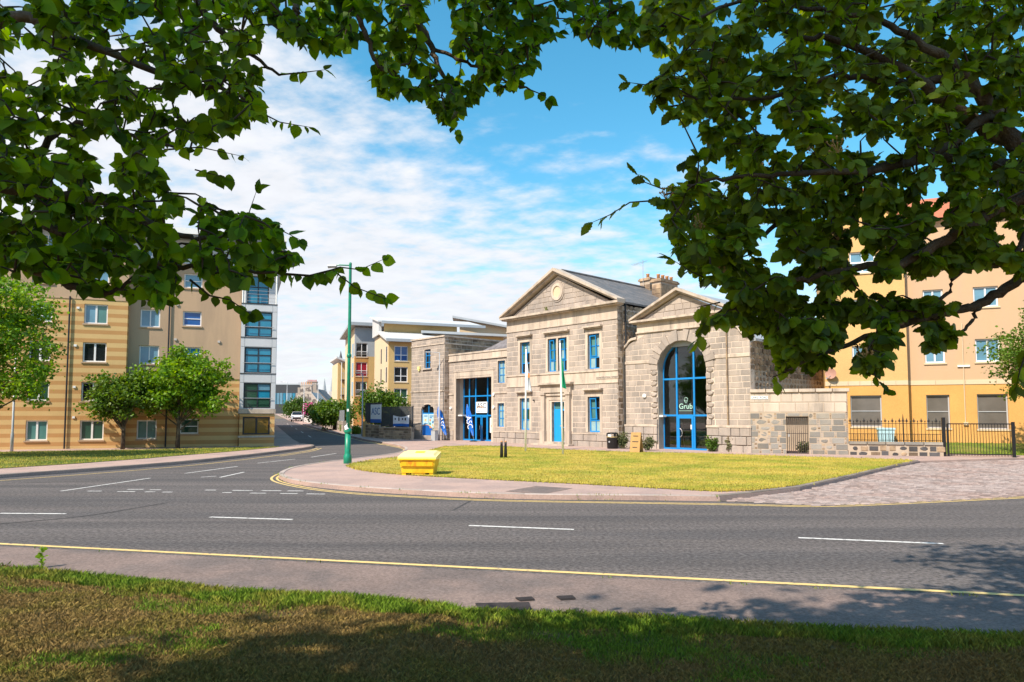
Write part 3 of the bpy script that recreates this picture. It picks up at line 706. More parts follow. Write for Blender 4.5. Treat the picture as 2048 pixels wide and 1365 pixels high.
# pediment
AX, AZ = -.17, 11.42; EL, ER = -5.42, 5.10; EZ = 8.86
mb = MB(); mb.prism_xz([(XL, 8.62), (XR, 8.62), (AX, AZ-.28)], .05, .4); mb.build('tympanum', 'mortar', gm)
sl = (AZ-EZ)/(AX-EL); sr = (AZ-EZ)/(ER-AX)
masonry(gm, XL+.1, XR-.1, 8.82, 11.2, .02, .34, .85, [(-.62, .26, 9.5, 10.65)], clips=[(-sl, 1, -sl*EL+EZ-.42), (sr, 1, sr*ER+EZ-.42)], seed=6)
mb = MB(); mb.box(EL, ER, -.42, .3, 8.70, 8.84).box(EL+.1, ER-.1, -.30, .3, 8.62, 8.70); mb.build('cornice', 'granite_trim', gm)
for nm, (xa, za, xb, zb) in (('raking_cornice', (EL, EZ-.02, AX, AZ-.02)), ('raking_cornice', (ER, EZ-.02, AX, AZ-.02))):
    mb = MB(); k = 1 if xa < xb else -1
    P1 = [(xa, za), (xb, zb), (xb, zb+.20), (xa-.0*k, za+.12)]; P2 = [(xa+.25*k, za), (xb, zb-.17), (xb, zb), (xa, za)]
    mb.prism_xz(P1 if k > 0 else P1[::-1], -.46, .35); mb.prism_xz(P2 if k > 0 else P2[::-1], -.26, .35); mb.build(nm, 'granite_trim', gm)
def ring(r0, r1, y0, y1, c, m, name, par, n=32, ez=1.12):
    mb = MB()
    for i in range(n):
        a = 2*math.pi*i/n
        for r, y in ((r0, y0), (r1, y0), (r1, y1), (r0, y1)): mb.v.append((c[0]+r*math.cos(a), y, c[1]+r*ez*math.sin(a)))
    for i in range(n):
        j = (i+1) % n
        for k in range(4): mb.f.append((4*i+k, 4*i+(k+1) % 4, 4*j+(k+1) % 4, 4*j+k))
    return mb.build(name, m, par)
rd = ring(.34, .50, -.08, .06, (-.18, 10.07), 'granite_trim', 'medallion', gm); ring(.001, .35, -.02, .06, (-.18, 10.07), 'cream', 'disc', rd)
ring(.50, .60, -.03, .06, (-.18, 10.07), 'granite', 'medallion_rim', gm)
# roof
mb = MB()
for s_ in (-1, 1):
    e = EL+.25 if s_ < 0 else ER-.25; n = len(mb.v)
    mb.v += [(e, .3, EZ+.02), (AX, .3, AZ+.10), (AX, 13.2, AZ+.10), (e, 13.2, EZ+.02), (e, .3, EZ-.1), (AX, .3, AZ-.02), (AX, 13.2, AZ-.02), (e, 13.2, EZ-.1)]
    mb.f += [(n, n+1, n+2, n+3), (n+4, n+7, n+6, n+5), (n, n+3, n+7, n+4), (n, n+4, n+5, n+1), (n+3, n+2, n+6, n+7)]
rf = mb.build('roof', 'slate', gm); mb = MB(); mb.tube([(AX, .4, AZ+.13), (AX, 13.2, AZ+.13)], .09, 8); mb.build('ridge', 'slate', rf)
# chimneys rise from the hall's rear gable wall
def chimney(par, x0, x1, y0, y1, z0, z1, npots, m='granite_dark'):
    mb = MB(); mb.box(x0, x1, y0, y1, z0, z1); c = mb.build('chimney', 'mortar_tan', par)
    for i in range(int((z1-z0)/.36)):
        z = z0+i*.36; k = max(1, round((x1-x0)/.6)); q = max(1, round((y1-y0)/.6))
        for j in range(k): w_ = (x1-x0)/k; piece('stone_block', 'block', m, c, (x0+w_*(j+.5), y0, z+.17), (w_-.03, .06, .33))
        for j in range(q): w_ = (y1-y0)/q; piece('stone_block', 'block', 'granite_dark', c, (x1, y0+w_*(j+.5), z+.17), (w_-.03, .06, .33), R(90))
    mb = MB(); mb.box(x0-.1, x1+.1, y0-.1, y1+.1, z1, z1+.14).box(x0-.04, x1+.04, y0-.04, y1+.04, z1+.14, z1+.22); mb.build('chimney_cap', 'granite_dark', c)
    for i in range(npots):
        yy = y0+(y1-y0)*(i+.5)/npots; mb = MB(); mb.lathe([(.13, z1+.2), (.11, z1+.5), (.14, z1+.53), (.13, z1+.58)], 10, ((x0+x1)/2, yy)); mb.build('chimney_pot', 'terracotta', c, True)
    return c
chimney(gm, -.6, .3, 9.4, 10.2, 10.7, 12.05, 1)
chimney(gm, 1.5, 2.25, 8.0, 10.1, 9.9, 11.5, 4)
mb = MB(); mb.tube([(-.15, 9.2, 11.3), (-.15, 9.2, 13.6)], .018, 5); mb.tube([(-1.1, 9.2, 13.35), (.3, 9.2, 13.5)], .012, 5)
for k in range(6): mb.tube([(-1.0+k*.2, 8.9, 13.36+k*.02), (-1.0+k*.2, 9.5, 13.36+k*.02)], .008, 4)
mb.build('aerial', 'galv', gm)
# right return and rubble flank
masonry(gm, 0.0, .52, .02, 8.6, 0, .34, .55, m='granite_dark', seed=7, side=XR+.0, depth=.10)
masonry(gm, .55, 6.5, 5.6, 8.7, 0, .30, .42, m='granite_dark', seed=8, side=XR+.0, kind='rock', depth=.07, g=.032, name='rubble_stone')
mb = MB(); mb.tube([(XR+.12, .62, .05), (XR+.12, .62, 8.7)], .055, 8); mb.build('downpipe', 'dark_frame', gm)
# window hoods, margins and windows
def margin(par, a, b, c, d, y=-.008, w_=.19, mul=None):
    mb = MB(); mb.box(a-w_, a, y, .1, c, d).box(b, b+w_, y, .1, c, d).box(a-w_, b+w_, y, .1, d, d+.25)
    if mul: mb.box(mul[0], mul[1], y+.01, .16, c, d)
    return mb.build('window_margin', 'granite_trim', par)
for (a, b, c, d) in ((-3.74, -2.78, 4.88, 7.02), (2.40, 3.35, 4.89, 7.05), (-3.77, -2.81, 1.05, 3.19), (2.38, 3.34, 1.0, 3.17)): margin(gm, a, b, c, d)
margin(gm, -1.08, .63, 4.88, 7.04, mul=(-.31, -.15))
for a, b, z in ((-4.02, -2.50, 7.42), (-1.36, .90, 7.42), (2.12, 3.62, 7.44), (-4.02, -2.50, 3.58), (2.10, 3.62, 3.58)):
    mb = MB(); mb.box(a, b, -.25, .06, z, z+.10).box(a+.08, b-.08, -.16, .06, z-.07, z); mb.build('window_hood', 'granite_trim', gm)
BL = 'blue_paint'
def bwin(x0, x1, z0, z1, hs, gl, gms=None): window(gm, x0, x1, z0, z1, .20, BL, gl, (.5,), hs, fw=.075, mw=.06, gms=gms)
bwin(-3.74, -2.78, 4.88, 7.02, (.33, .66), 'pane_teal', ['pane_dark', 'pane_dark', 'pane_teal', 'pane_dark', 'pane_teal', 'pane_pale'])
bwin(-1.08, -.31, 4.88, 7.04, (.33, .66), 'pane_teal', ['pane_pale', 'pane_teal', 'pane_teal', 'pane_teal', 'pane_teal', 'pane_teal'])
bwin(-.15, .63, 4.88, 7.04, (.33, .66), 'pane_teal', ['pane_teal', 'pane_dark', 'pane_pale', 'pane_teal', 'pane_teal', 'pane_teal'])
bwin(2.40, 3.35, 4.89, 7.05, (.33, .66), 'pane_teal', ['pane_pale', 'pane_dark', 'pane_teal', 'pane_pale', 'pane_teal', 'pane_pale'])
bwin(-3.77, -2.81, 1.05, 3.19, (.32, .66), 'pane_teal', ['pane_pale', 'pane_pale', 'pane_teal', 'pane_green', 'pane_pale', 'pane_pale'])
bwin(2.38, 3.34, 1.0, 3.17, (.33, .68), 'pane_teal', ['pane_pale', 'pane_pale', 'pane_teal', 'pane_dark', 'pane_teal', 'pane_dark'])
for (a, b, c, d) in ((-1.08, -.31, 4.88, 7.04), (-.15, .63, 4.88, 7.04), (2.40, 3.35, 4.89, 7.05), (2.38, 3.34, 1.0, 3.17)):     # tilted hopper sashes
    mb = MB(); xa, xb = a+.09, (a+b)/2+.12; za, zb = c+(d-c)*.36, d-.1
    for u in (xa, xb-.06): mb.v, mb.f, q = mb.v, mb.f, len(mb.v); mb.v += [(u, .18, za), (u+.06, .18, za), (u+.06, .06, zb), (u, .06, zb), (u, .21, za), (u+.06, .21, za), (u+.06, .09, zb), (u, .09, zb)]; mb.f += [(q, q+1, q+2, q+3), (q+4, q+7, q+6, q+5), (q, q+3, q+7, q+4), (q+1, q+5, q+6, q+2)]
    mb.box(xa, xb, .06, .09, zb-.05, zb).box(xa, xb, .17, .20, za, za+.05); mb.build('open_sash', BL, gm)
# doorway: pilasters, entablature, steps, blue door
dw = MB()
for a, b in ((-1.56, -1.22), (.66, 1.0)): dw.box(a, b, -.20, .1, 1.02, 3.35).box(a-.05, b+.05, -.26, .1, .14, 1.02).box(a-.06, b+.06, -.26, .1, 3.35, 3.5)
dw.box(-1.60, 1.06, -.16, .1, 3.5, 4.02).box(-1.78, 1.24, -.36, .1, 4.02, 4.14).box(-1.68, 1.14, -.26, .1, 3.94, 4.02)
dw.box(-1.22, -.95, -.03, .1, .16, 3.5).box(.57, .66, -.03, .1, .16, 3.5).box(-.95, .57, -.03, .1, 3.02, 3.5).box(-.95, -.75, .03, .36, .16, 3.02).box(.37, .57, .03, .36, .16, 3.02).box(-1.15, .6, -.12, .0, 3.30, 3.42)
dw.build('door_surround', 'granite_trim', gm)
boxpart('step', 'granite_trim', gm, -2.15, 1.30, -.62, .0, .09, .20); boxpart('step', 'granite_trim', gm, -1.2, .65, -.34, .36, .20, .33)
fl = window(gm, -.74, .36, 2.38, 2.9, .26, 'blue_door', 'pane_teal', (.5,), (), fw=.05, name='fanlight')
dr = boxpart('door', 'blue_door', gm, -.74, -.02, .24, .31, .33, 2.38)
boxpart('letter_plate', 'galv', dr, .22, .38, -.56, -.5, -.02, .02); 
dr2 = window(gm, -.02, .36, .33, 2.38, .25, 'blue_door', 'pane_dark', (), (.45,), fw=.05, name='door_leaf')
boxpart('door_jamb', 'interior', gm, -.76, .38, .37, .40, .2, 2.95)
sg = thing('street_sign', 'CONSTITUTION STREET name in black letters on the granite hall corner', 'sign', cx(3.95, -.03), RZ)
mb = MB(); mb.box(-.86, .86, -.012, 0.02, 4.22, 4.38); mb.build('plate', 'granite_trim', sg); text('lettering', 'CONSTITUTION  STREET', .155, 'ink', sg, 0, -.016, 4.30, .004, width=1.68)
mb = MB(); mb.lathe([(.05, 0), (.06, .05), (.03, .12)], 8, (-2.35, -.06)); 
for v in range(len(mb.v)): mb.v[v] = (mb.v[v][0], mb.v[v][1], mb.v[v][2]+2.98)
mb.build('wall_light', 'black_paint', gm)
mb = MB(); rr = random.Random(2)
for k in range(60): c = Vector((-1.02+rr.gauss(0, .06), -.2+rr.gauss(0, .05), 8.92+abs(rr.gauss(0, .12)))); mb.face([c+Vector((rr.uniform(-.06, .06), rr.uniform(-.06, .06), rr.uniform(-.06, .06))) for _ in range(3)])
mb.build('tuft', 'leaf_hedge', gm)

# ---- arched restaurant wing: local x 4.78..12.87, front y=.55
gr = thing('arched_wing', 'granite wing with small pediment and tall arched glazed entrance reading Grub', 'building', cx(0), RZ)
F0 = .55; A0, A1 = 4.90, 12.87; AC, AR, ASZ = 8.76, 1.58, 4.62
OX0, OX1 = AC-AR, AC+AR
mb = core(A0, A1, 0, ASZ, F0+.012, F0+.45, [(OX0, OX1, -.1, ASZ)])
def arch_pts(c, r, zs, n=24, ez=1.0): return [(c+r*math.cos(math.pi-math.pi*i/n), zs+r*ez*math.sin(math.pi*i/n)) for i in range(n+1)]
ap = arch_pts(AC, AR, ASZ)
lt, rt_ = 5.78, 11.66
half = AC
mb.prism_xz([(A0, ASZ)]+ap[:13]+[(AC, 7.1), (lt, 7.1), (lt, 6.55), (A0, 6.1)], F0+.012, F0+.45)
mb.prism_xz(ap[12:]+[(A1, ASZ), (A1, 6.1), (rt_+.6, 6.5), (rt_, 6.75), (rt_, 7.1), (AC, 7.1)], F0+.012, F0+.45)
mb.build('wall', 'mortar', gr)
def archop(za, zb):
    zm = (za+zb)/2
    if zm < ASZ: return [(OX0-.0, OX1+.0, za-.1, zb+.1)]
    q = (AR+.42)**2-(zm-ASZ)**2; k = math.sqrt(q) if q > 0 else 0
    return [(AC-k, AC+k, za-.1, zb+.1)] if k else []
jq = [(OX0-.5, OX0, 1.5, ASZ), (OX1, OX1+.5, 1.5, ASZ)]
masonry(gr, A0, A1, 1.50, 5.04, F0, .325, .62, [(OX0-.46, OX0, 1.4, ASZ), (OX1, OX1+.46, 1.4, ASZ)], opf=archop, seed=21)
masonry(gr, A0, A1, 5.24, 6.82, F0, .325, .62, clips=[(-.42, 1, 6.1-.42*A0+.02), (.62, 1, 6.02+.62*A1)], opf=archop, seed=22)
masonry(gr, A0-.05, OX0, .02, 1.38, F0-.08, .45, .62, seed=23, depth=.2, proud=.05); masonry(gr, OX1, A1+.05, .02, 1.38, F0-.08, .45, .62, seed=24, depth=.2, proud=.05)
for a, b in ((A0-.06, OX0), (OX1, A1+.06)): boxpart('plinth_course', 'granite_trim', gr, a, b, F0-.12, F0+.1, 1.38, 1.50)
for a, b in ((A0-.02, AC-math.sqrt((AR+.40)**2-.5**2)), (AC+math.sqrt((AR+.40)**2-.5**2), A1+.02)):
    mb = MB(); mb.box(a, b, F0-.035, F0+.1, 5.06, 5.22); mb.build('impost_band', 'granite_trim', gr)
rr = random.Random(9)                                                         # quoins up the jambs, rock-faced voussoirs
nq = 10
for i in range(nq):
    z0 = 1.5+(ASZ-1.5)*i/nq; z1 = 1.5+(ASZ-1.5)*(i+1)/nq; L = .46 if i % 2 else .30
    for s_, xe in ((-1, OX0), (1, OX1)):
        piece('quoin', 'rock%d' % rr.randrange(7) if i % 2 else 'block', 'granite', gr, (xe+s_*L/2, F0+.02, (z0+z1)/2), (L-.02, .20, (z1-z0)-.02))
        if L < .4: piece('stone_block', 'block', 'granite', gr, (xe+s_*(.38), F0+.06, (z0+z1)/2), (.145, .12, (z1-z0)-.022))
NV = 17
for i in range(NV):
    a0, a1 = math.pi*i/NV+.008, math.pi*(i+1)/NV-.008; ro = AR+(.62 if i % 2 else .46)
    mb = MB(); pol = [(AC+r*math.cos(a), ASZ+r*math.sin(a)) for r, a in ((AR, a0), (ro, a0), (ro, a1), (AR, a1))]
    mb.prism_xz(pol, F0-.03-(.05 if i % 2 else .0), F0+.14); mb.build('voussoir', 'granite', gr)
# arch soffit & jamb linings (stone reveals)
mb = MB(); o_ = arch_pts(AC, AR, ASZ, 24); i_ = arch_pts(AC, AR-.02, ASZ, 24)
pl = [(OX0, 0)]+o_+[(OX1, 0)]; pi_ = [(OX0+.03, 0)]+i_+[(OX1-.03, 0)]
n = len(pl)
for q in (pl, pi_):
    for y in (F0+.03, F0+.5): mb.v += [(x, y, z) for x, z in q]
for i in range(n-1): mb.f += [(2*n+i, 2*n+i+1, 3*n+i+1, 3*n+i), (i, 2*n+i, 2*n+i+1, i+1)]
mb.build('reveal', 'granite_grey', gr)
# entablature and pediment
for i in range(5): a = lt+(rt_-lt)*i/5; boxpart('frieze_stone', 'granite_trim', gr, a+.006, a+(rt_-lt)/5-.006, F0-.03, F0+.2, 6.90, 7.42)
boxpart('moulding', 'granite_trim', gr, lt-.05, rt_+.05, F0-.09, F0+.15, 6.83, 6.90)
PL, PR, PA, PZ = 5.42, 12.0, 8.72, 9.02; PZ0 = 7.58
mb = MB(); mb.box(PL, PR, F0-.32, F0+.3, 7.46, 7.58).box(PL+.12, PR-.12, F0-.2, F0+.3, 7.40, 7.46); mb.build('cornice', 'granite_trim', gr)
mb = MB(); mb.prism_xz([(lt, 7.5), (rt_, 7.5), (PA, PZ-.2)], F0+.06, F0+.4); mb.build('tympanum', 'mortar', gr)
k = (PZ-PZ0)/(PA-PL)
masonry(gr, lt-.2, rt_+.2, 7.56, 9.0, F0+.02, .34, .66, clips=[(-k, 1, -k*PL+PZ0-.28), (k, 1, k*PR+PZ0-.28)], seed=25)
for xa, xb in ((PL, PA), (PR, PA)):
    d = 1 if xa < xb else -1; P1 = [(xa, PZ0-.02), (xb, PZ-.02), (xb, PZ+.14), (xa, PZ0+.10)]; P2 = [(xa+.25*d, PZ0), (xb, PZ-.15), (xb, PZ-.02), (xa, PZ0)]
    mb = MB(); mb.prism_xz(P1 if d > 0 else P1[::-1], F0-.36, F0+.3); mb.prism_xz(P2 if d > 0 else P2[::-1], F0-.18, F0+.3); mb.build('raking_cornice', 'granite_trim', gr)
# swept shoulders
def sweep(pts, name):
    mb = MB(); up = [(x, z+.14) for x, z in pts]; n = len(pts)
    for q, y in ((pts, F0-.10), (up, F0-.10), (up, F0+.45), (pts, F0+.45)): mb.v += [(x, y, z) for x, z in q]
    for i in range(n-1):
        for a in range(4): b = (a+1) % 4; mb.f.append((a*n+i, a*n+i+1, b*n+i+1, b*n+i))
    mb.f += [(0, n, 2*n, 3*n), (n-1, 4*n-1, 3*n-1, 2*n-1)]; mb.build(name, 'granite_trim', gr)
sweep([(4.88, 6.05), (5.05, 6.17), (5.2, 6.36), (5.38, 6.45), (5.62, 6.48), (5.76, 6.5), (5.77, 6.8)], 'shoulder_coping')
sweep([(11.68, 6.8), (11.72, 6.70), (12.0, 6.68), (12.22, 6.58), (12.4, 6.32), (12.6, 6.12), (12.95, 6.02)], 'shoulder_coping')
# roof and rubble flank going back
mb = MB(); e = 6.0; yr = (F0+.3, 11.2)
mb.prism_xz([(A0+.05, e-.1), (A1+.12, e-.1), (A1+.12, e), (PA, PZ+.02), (5.55, 7.60), (5.55, e+.02), (A0+.05, e+.02)], *yr); mb.build('roof', 'roof_grey', gr)
mb = MB(); mb.box(A0, A0+.3, F0+.45, 11, 0, 5.9).box(A1-.35, A1-.02, F0+.45, 11, 0, 5.9).box(A0, A1-.02, 10.8, 11, 0, 5.9); mb.build('flank_walls', 'mortar_tan', gr)
masonry(gr, F0+.05, 10.9, 2.9, 5.82, 0, .29, .40, m='granite_dark', seed=28, side=A1, kind='rock', depth=.14, g=.016, name='rubble_stone')
masonry(gr, F0+.05, 1.0, .05, 2.9, 0, .33, .5, m='granite_dark', seed=29, side=A1, depth=.10)
boxpart('gutter', 'roof_grey', gr, A1+.02, A1+.18, F0+.3, 11.2, 5.86, 5.99)
mb = MB(); mb.tube([(11.62, F0-.08, .1), (11.62, F0-.08, 6.6)], .04, 8); mb.build('downpipe', 'granite_dark', gr)
# glazed entrance screen
GY = F0+.5
mb = MB(); fw = .09; zt = ASZ
gx = [OX0+.03, 8.12, 9.24, OX1-.03]
for i, x in enumerate(gx):
    top = ASZ+math.sqrt(max(0, (AR-.03)**2-(x-AC)**2)) if 0 < i < 3 else ASZ+.02
    mb.box(x-(.05 if i else 0), x+(.05 if i < 3 else 0), GY, GY+.1, .1, top)
for z in (4.09, 2.02): mb.box(OX0+.03, OX1-.03, GY-.012, GY+.112, z-.05, z+.05)
mb.box(OX0+.03, OX1-.03, GY-.01, GY+.11, .08, .2)
q = arch_pts(AC, AR-.02, ASZ, 24); q2 = arch_pts(AC, AR-.1, ASZ, 24); n = len(mb.v)
for P_ in (q, q2):
    for y in (GY+.01, GY+.09): mb.v += [(x, y, z) for x, z in P_]
for i in range(24):
    for a, b in ((0, 2), (1, 3), (2, 3)): mb.f.append((n+a*25+i, n+a*25+i+1, n+b*25+i+1, n+b*25+i))
scn = mb.build('entrance_screen', BL, gr)
for i in range(3):
    for a, b in ((.2, 1.97), (2.07, 4.04)):
        if i == 1 and a < 1: continue
        boxpart('pane', 'shop_glass', scn, gx[i]+.04, gx[i+1]-.04, GY+.045, GY+.055, a, b)
    mb = MB(); xs_ = [gx[i]+.03+(gx[i+1]-gx[i]-.06)*k/8 for k in range(9)]
    mb.face([(xs_[0], GY+.05, 4.14), (xs_[-1], GY+.05, 4.14)]+[(x, GY+.05, ASZ+math.sqrt(max(.0, (AR-.06)**2-(x-AC)**2))) for x in xs_[::-1]]); mb.build('pane', 'shop_glass', scn)
dd = window(gr, 8.17, 9.19, .10, 1.97, GY-.03, BL, 'shop_glass', (), (), fw=.12, dp=.09, name='door')
mb = MB(); mb.tube([(8.34+.17*math.sin(a), GY-.10-.02*math.cos(a), 1.05+.24*math.cos(a)) for a in [math.pi*k/10 for k in range(11)]], .018, 6); mb.build('handle', 'galv', dd)
boxpart('notice', 'sign_white', dd, 9.02, 9.10, GY-.045, GY-.035, 1.25, 1.5)
# lettering on the glass: name under a small outline emblem
tx = text('lettering', 'Grub', .42, 'mint', scn, 8.68, GY+.03, 2.52, .003); text('full_stop', '.', .42, 'mint', scn, 9.1, GY+.03, 2.56, .003); boxpart('underline', 'mint', scn, 8.22, 9.1, GY+.03, GY+.036, 2.27, 2.285)
mb = MB(); mb.tube([(8.70+.12*math.cos(a), GY+.03, 2.92+.10*math.sin(a)) for a in [2*math.pi*k/14 for k in range(15)]], .012, 5); mb.tube([(8.60, GY+.03, 2.86), (8.66, GY+.03, 2.72), (8.74, GY+.03, 2.72), (8.80, GY+.03, 2.86)], .012, 5); mb.build('emblem', 'mint', scn)
boxpart('awning_box', 'white_paint', gr, OX0-.05, OX0+.25, F0+.1, GY-.02, 1.93, 2.04)
mb = MB(); mb.lathe([(.12, 0), (.13, .05), (.06, .1)], 12); mb.v = [(6.28+a, F0-.02-c, 3.15+b) for a, b, c in mb.v]; mb.build('wall_sounder', 'white_paint', gr)
# the room behind the glass
mb = MB(); y0, y1 = GY+.14, GY+3.6; x0, x1 = OX0-.35, OX1+.35; zc = 6.25
mb.v = [(x0, y0, .1), (x1, y0, .1), (x1, y1, .1), (x0, y1, .1), (x0, y0, zc), (x1, y0, zc), (x1, y1, zc), (x0, y1, zc)]; mb.f = [(0, 1, 2, 3), (7, 6, 5, 4), (1, 5, 6, 2), (2, 6, 7, 3), (3, 7, 4, 0)]; mb.build('room', 'interior', gr)
boxpart('counter', 'turquoise', gr, 7.4, 10.0, GY+1.9, GY+2.4, .1, 1.1); boxpart('menu_board', 'turquoise', gr, 8.5, 9.1, GY+2.9, GY+3.0, 1.2, 1.9)
for (a, b, c) in ((7.45, 7.95, 1.45), (7.5, 8.0, 1.1), (9.4, 9.9, 1.3), (9.35, 9.95, .9)): boxpart('shelf', 'interior_pale', gr, a, b, GY+.9, GY+1.2, c, c+.05)
for (a, z, m_) in ((7.62, 1.66, 'sign_white'), (9.66, 1.12, 'sign_white'), (7.7, 1.52, 'mint'), (9.55, .98, 'mint'), (9.8, 1.38, 'mint')): boxpart('jar', m_, gr, a-.06, a+.06, GY+.95, GY+1.1, z-.05, z+.1)
bs = thing('bar_stool', 'white trestle stool with wooden seat just inside the arched entrance', 'stool', cx(8.02, GY+.45), RZ)
boxpart('seat', 'wood', bs, -.16, .16, -.14, .14, .76, .81)
for a, b in ((-1, -1), (1, -1), (1, 1), (-1, 1)): mb = MB(); mb.tube([(a*.2, b*.16, .1), (a*.1, b*.1, .77)], .02, 6); mb.build('leg', 'white_paint', bs)
boxpart('crossbar', 'white_paint', bs, -.16, .16, -.13, -.10, .32, .36)

# ---- low link with the big portal: local x -12.35..-5.1, front y=.46
lk_ = thing('granite_link', 'low granite link block with parapet and wide glazed science centre entrance', 'building', cx(0), RZ)
L0, L1, LF = -12.4, -5.1, .46
lops = [(-11.45, -7.26, 0, 5.0), (-6.58, -5.79, 4.36, 5.95), (-6.60, -5.88, 1.22, 2.90)]
core(L0, L1, 0, 6.1, LF+.012, LF+.4, lops).build('wall', 'mortar', lk_)
mar = [(-11.72, -7.02, 0, 5.38), (-6.68, -5.70, 4.3, 6.02), (-6.70, -5.80, 1.14, 2.98)]
masonry(lk_, L0, L1, .90, 3.60, LF, .31, .62, mar, seed=31); masonry(lk_, L0, L1, 3.72, 6.18, LF, .31, .62, mar, seed=32)
masonry(lk_, L0, L1, .02, .84, LF-.07, .41, .8, [mar[0]], seed=33, depth=.19, proud=.04)
boxpart('string_course', 'granite_trim', lk_, -7.02, L1-.02, LF-.06, LF+.08, 3.60, 3.72); boxpart('string_course', 'granite_trim', lk_, L0, -11.72, LF-.05, LF+.08, 3.60, 3.72)
boxpart('plinth_course', 'granite_trim', lk_, -7.02, L1-.02, LF-.10, LF+.05, .84, .90); boxpart('plinth_course', 'granite_trim', lk_, L0, -11.72, LF-.09, LF+.05, .84, .90)
for i in range(7): a = L0+(L1-L0)*i/7; boxpart('parapet_stone', 'granite_trim', lk_, a+.006, a+(L1-L0)/7-.006, LF-.03, LF+.4, 6.28, 6.68)
boxpart('parapet_moulding', 'granite_trim', lk_, L0-.03, L1, LF-.09, LF+.38, 6.18, 6.28); boxpart('coping', 'granite_trim', lk_, L0-.06, L1, LF-.08, LF+.5, 6.68, 6.80)
mb = MB(); mb.box(-11.72, -11.45, LF-.02, LF+.7, .0, 5.35).box(-7.26, -7.02, LF-.02, LF+.7, 0, 5.35).box(-11.45, -7.26, LF-.02, LF+.3, 5.0, 5.35).box(-11.45, -7.26, LF+.0, LF+.6, 4.86, 5.0).box(-11.8, -7.55+.6, LF-.05, LF+.1, 5.35, 5.42); mb.build('portal_surround', 'granite_trim', lk_)
for (a, b, c, d) in lops[1:]:
    mb = MB(); mb.box(a-.1, a, LF-.006, LF+.1, c-.08, d+.08).box(b, b+.1, LF-.006, LF+.1, c-.08, d+.08).box(a, b, LF-.006, LF+.1, d, d+.08).box(a, b, LF-.006, LF+.1, c-.08, c); mb.build('window_margin', 'granite_trim', lk_)
    window(lk_, a, b, c, d, LF+.16, BL, 'pane_pale', (.5,), (.36, .68), fw=.06, mw=.05)
mb = MB(); mb.box(L0+.3, L1, 6.0, 6.2, 0, 5.5); mb.v += []; mb.build('back_wall', 'mortar_tan', lk_)
mb = MB(); mb.v = [(-11.6, .9, 6.15), (L1, .9, 6.15), (L1, 3.6, 8.1), (-8.8, 3.6, 8.1), (-11.6, 6.3, 6.15), (L1, 6.3, 6.15)]; mb.f = [(0, 1, 2, 3), (3, 2, 5, 4), (0, 3, 4), (0, 4, 5, 1)]; mb.build('roof', 'slate_light', lk_)
# glazing
PY = LF+.74; gx = [-11.45, -10.75, -9.98, -8.58, -7.26]; mb = MB()
for x in gx: mb.box(x-.05 if x > -11.4 else x, x+.05 if x < -7.3 else x, PY, PY+.1, 0.1, 4.9)
for z in (3.50, 2.02): mb.box(-11.45, -7.26, PY-.012, PY+.112, z-.05, z+.05)
for a, b in ((-11.45, -9.98), (-8.58, -7.26)): mb.box(a, b, PY-.01, PY+.11, .1, .22)
scr = mb.build('entrance_screen', BL, lk_)
for i in range(4):
    for a, b in ((.2, 1.97), (2.07, 3.45), (3.55, 4.9)):
        if i == 2 and a < 1: continue
        boxpart('pane', 'shop_glass', scr, gx[i]+.04, gx[i+1]-.04, PY+.045, PY+.055, a, b)
for a, b in ((-9.94, -9.30), (-9.26, -8.62)):
    d_ = window(lk_, a, b, .1, 1.97, PY+.0, BL, 'shop_glass', (), (), fw=.09, name='door'); mb = MB(); mb.tube([(b-.12 if a < -9.5 else a+.12, PY-.05, .95), (b-.12 if a < -9.5 else a+.12, PY-.05, 1.25)], .015, 6); mb.build('handle', 'galv', d_)
mb = MB(); x0, x1, y0, y1, zc = -11.9, -6.9, PY+.14, PY+4.2, 5.6
mb.v = [(x0, y0, .1), (x1, y0, .1), (x1, y1, .1), (x0, y1, .1), (x0, y0, zc), (x1, y0, zc), (x1, y1, zc), (x0, y1, zc)]; mb.f = [(0, 1, 2, 3), (7, 6, 5, 4), (1, 5, 6, 2), (2, 6, 7, 3), (3, 7, 4, 0)]; mb.build('room', 'interior', lk_)
bd = thing('hanging_sign', 'white ASC sign board hung inside the wide glazed entrance', 'sign', cx(-9.2, PY-.06), RZ)
boxpart('board', 'sign_white', bd, -.66, .66, 0, .03, 2.22, 3.05); text('lettering', 'ASC', .58, 'ink', bd, 0, -.004, 2.74, .003, width=1.1); text('small_lettering', 'ABERDEEN SCIENCE CENTRE', .09, 'ink_blue', bd, 0, -.004, 2.34, .003, width=1.1)
mb = MB(); mb.tube([(-.5+i*.1, -.008, 2.58+.12*math.sin(i*.45)) for i in range(8)], .02, 5); mb.build('swoosh', 'orange_ink', bd)
ps = thing('poster_panel', 'tall white information poster on the glass beside the entrance doors', 'poster', cx(-7.92, PY-.05), RZ)
boxpart('sheet', 'sign_white', ps, -.32, .32, 0, .02, .75, 1.85)
for k, (a, b, z, m_) in enumerate(((-.2, .2, 1.66, 'sign_sky'), (-.2, .2, 1.45, 'sign_sky'), (-.22, .22, 1.15, 'orange_ink'), (-.15, .15, .9, 'ink_blue'))): boxpart('print', m_, ps, a, b, -.006, 0, z, z+(.06 if k != 2 else .16))
for z in (2.62, 3.55, 2.6):
    for xx in ((-6.98,) if z > 2.61 else (-12.05,)):
        mb = MB(); mb.tube([(xx, LF-.01, z), (xx, LF-.10, z)], .11, 12); mb.build('wall_lamp', 'white_paint', lk_)
boxpart('awning_box', 'white_paint', lk_, -11.44, -10.95, LF+.2, PY-.03, 1.97, 2.08)

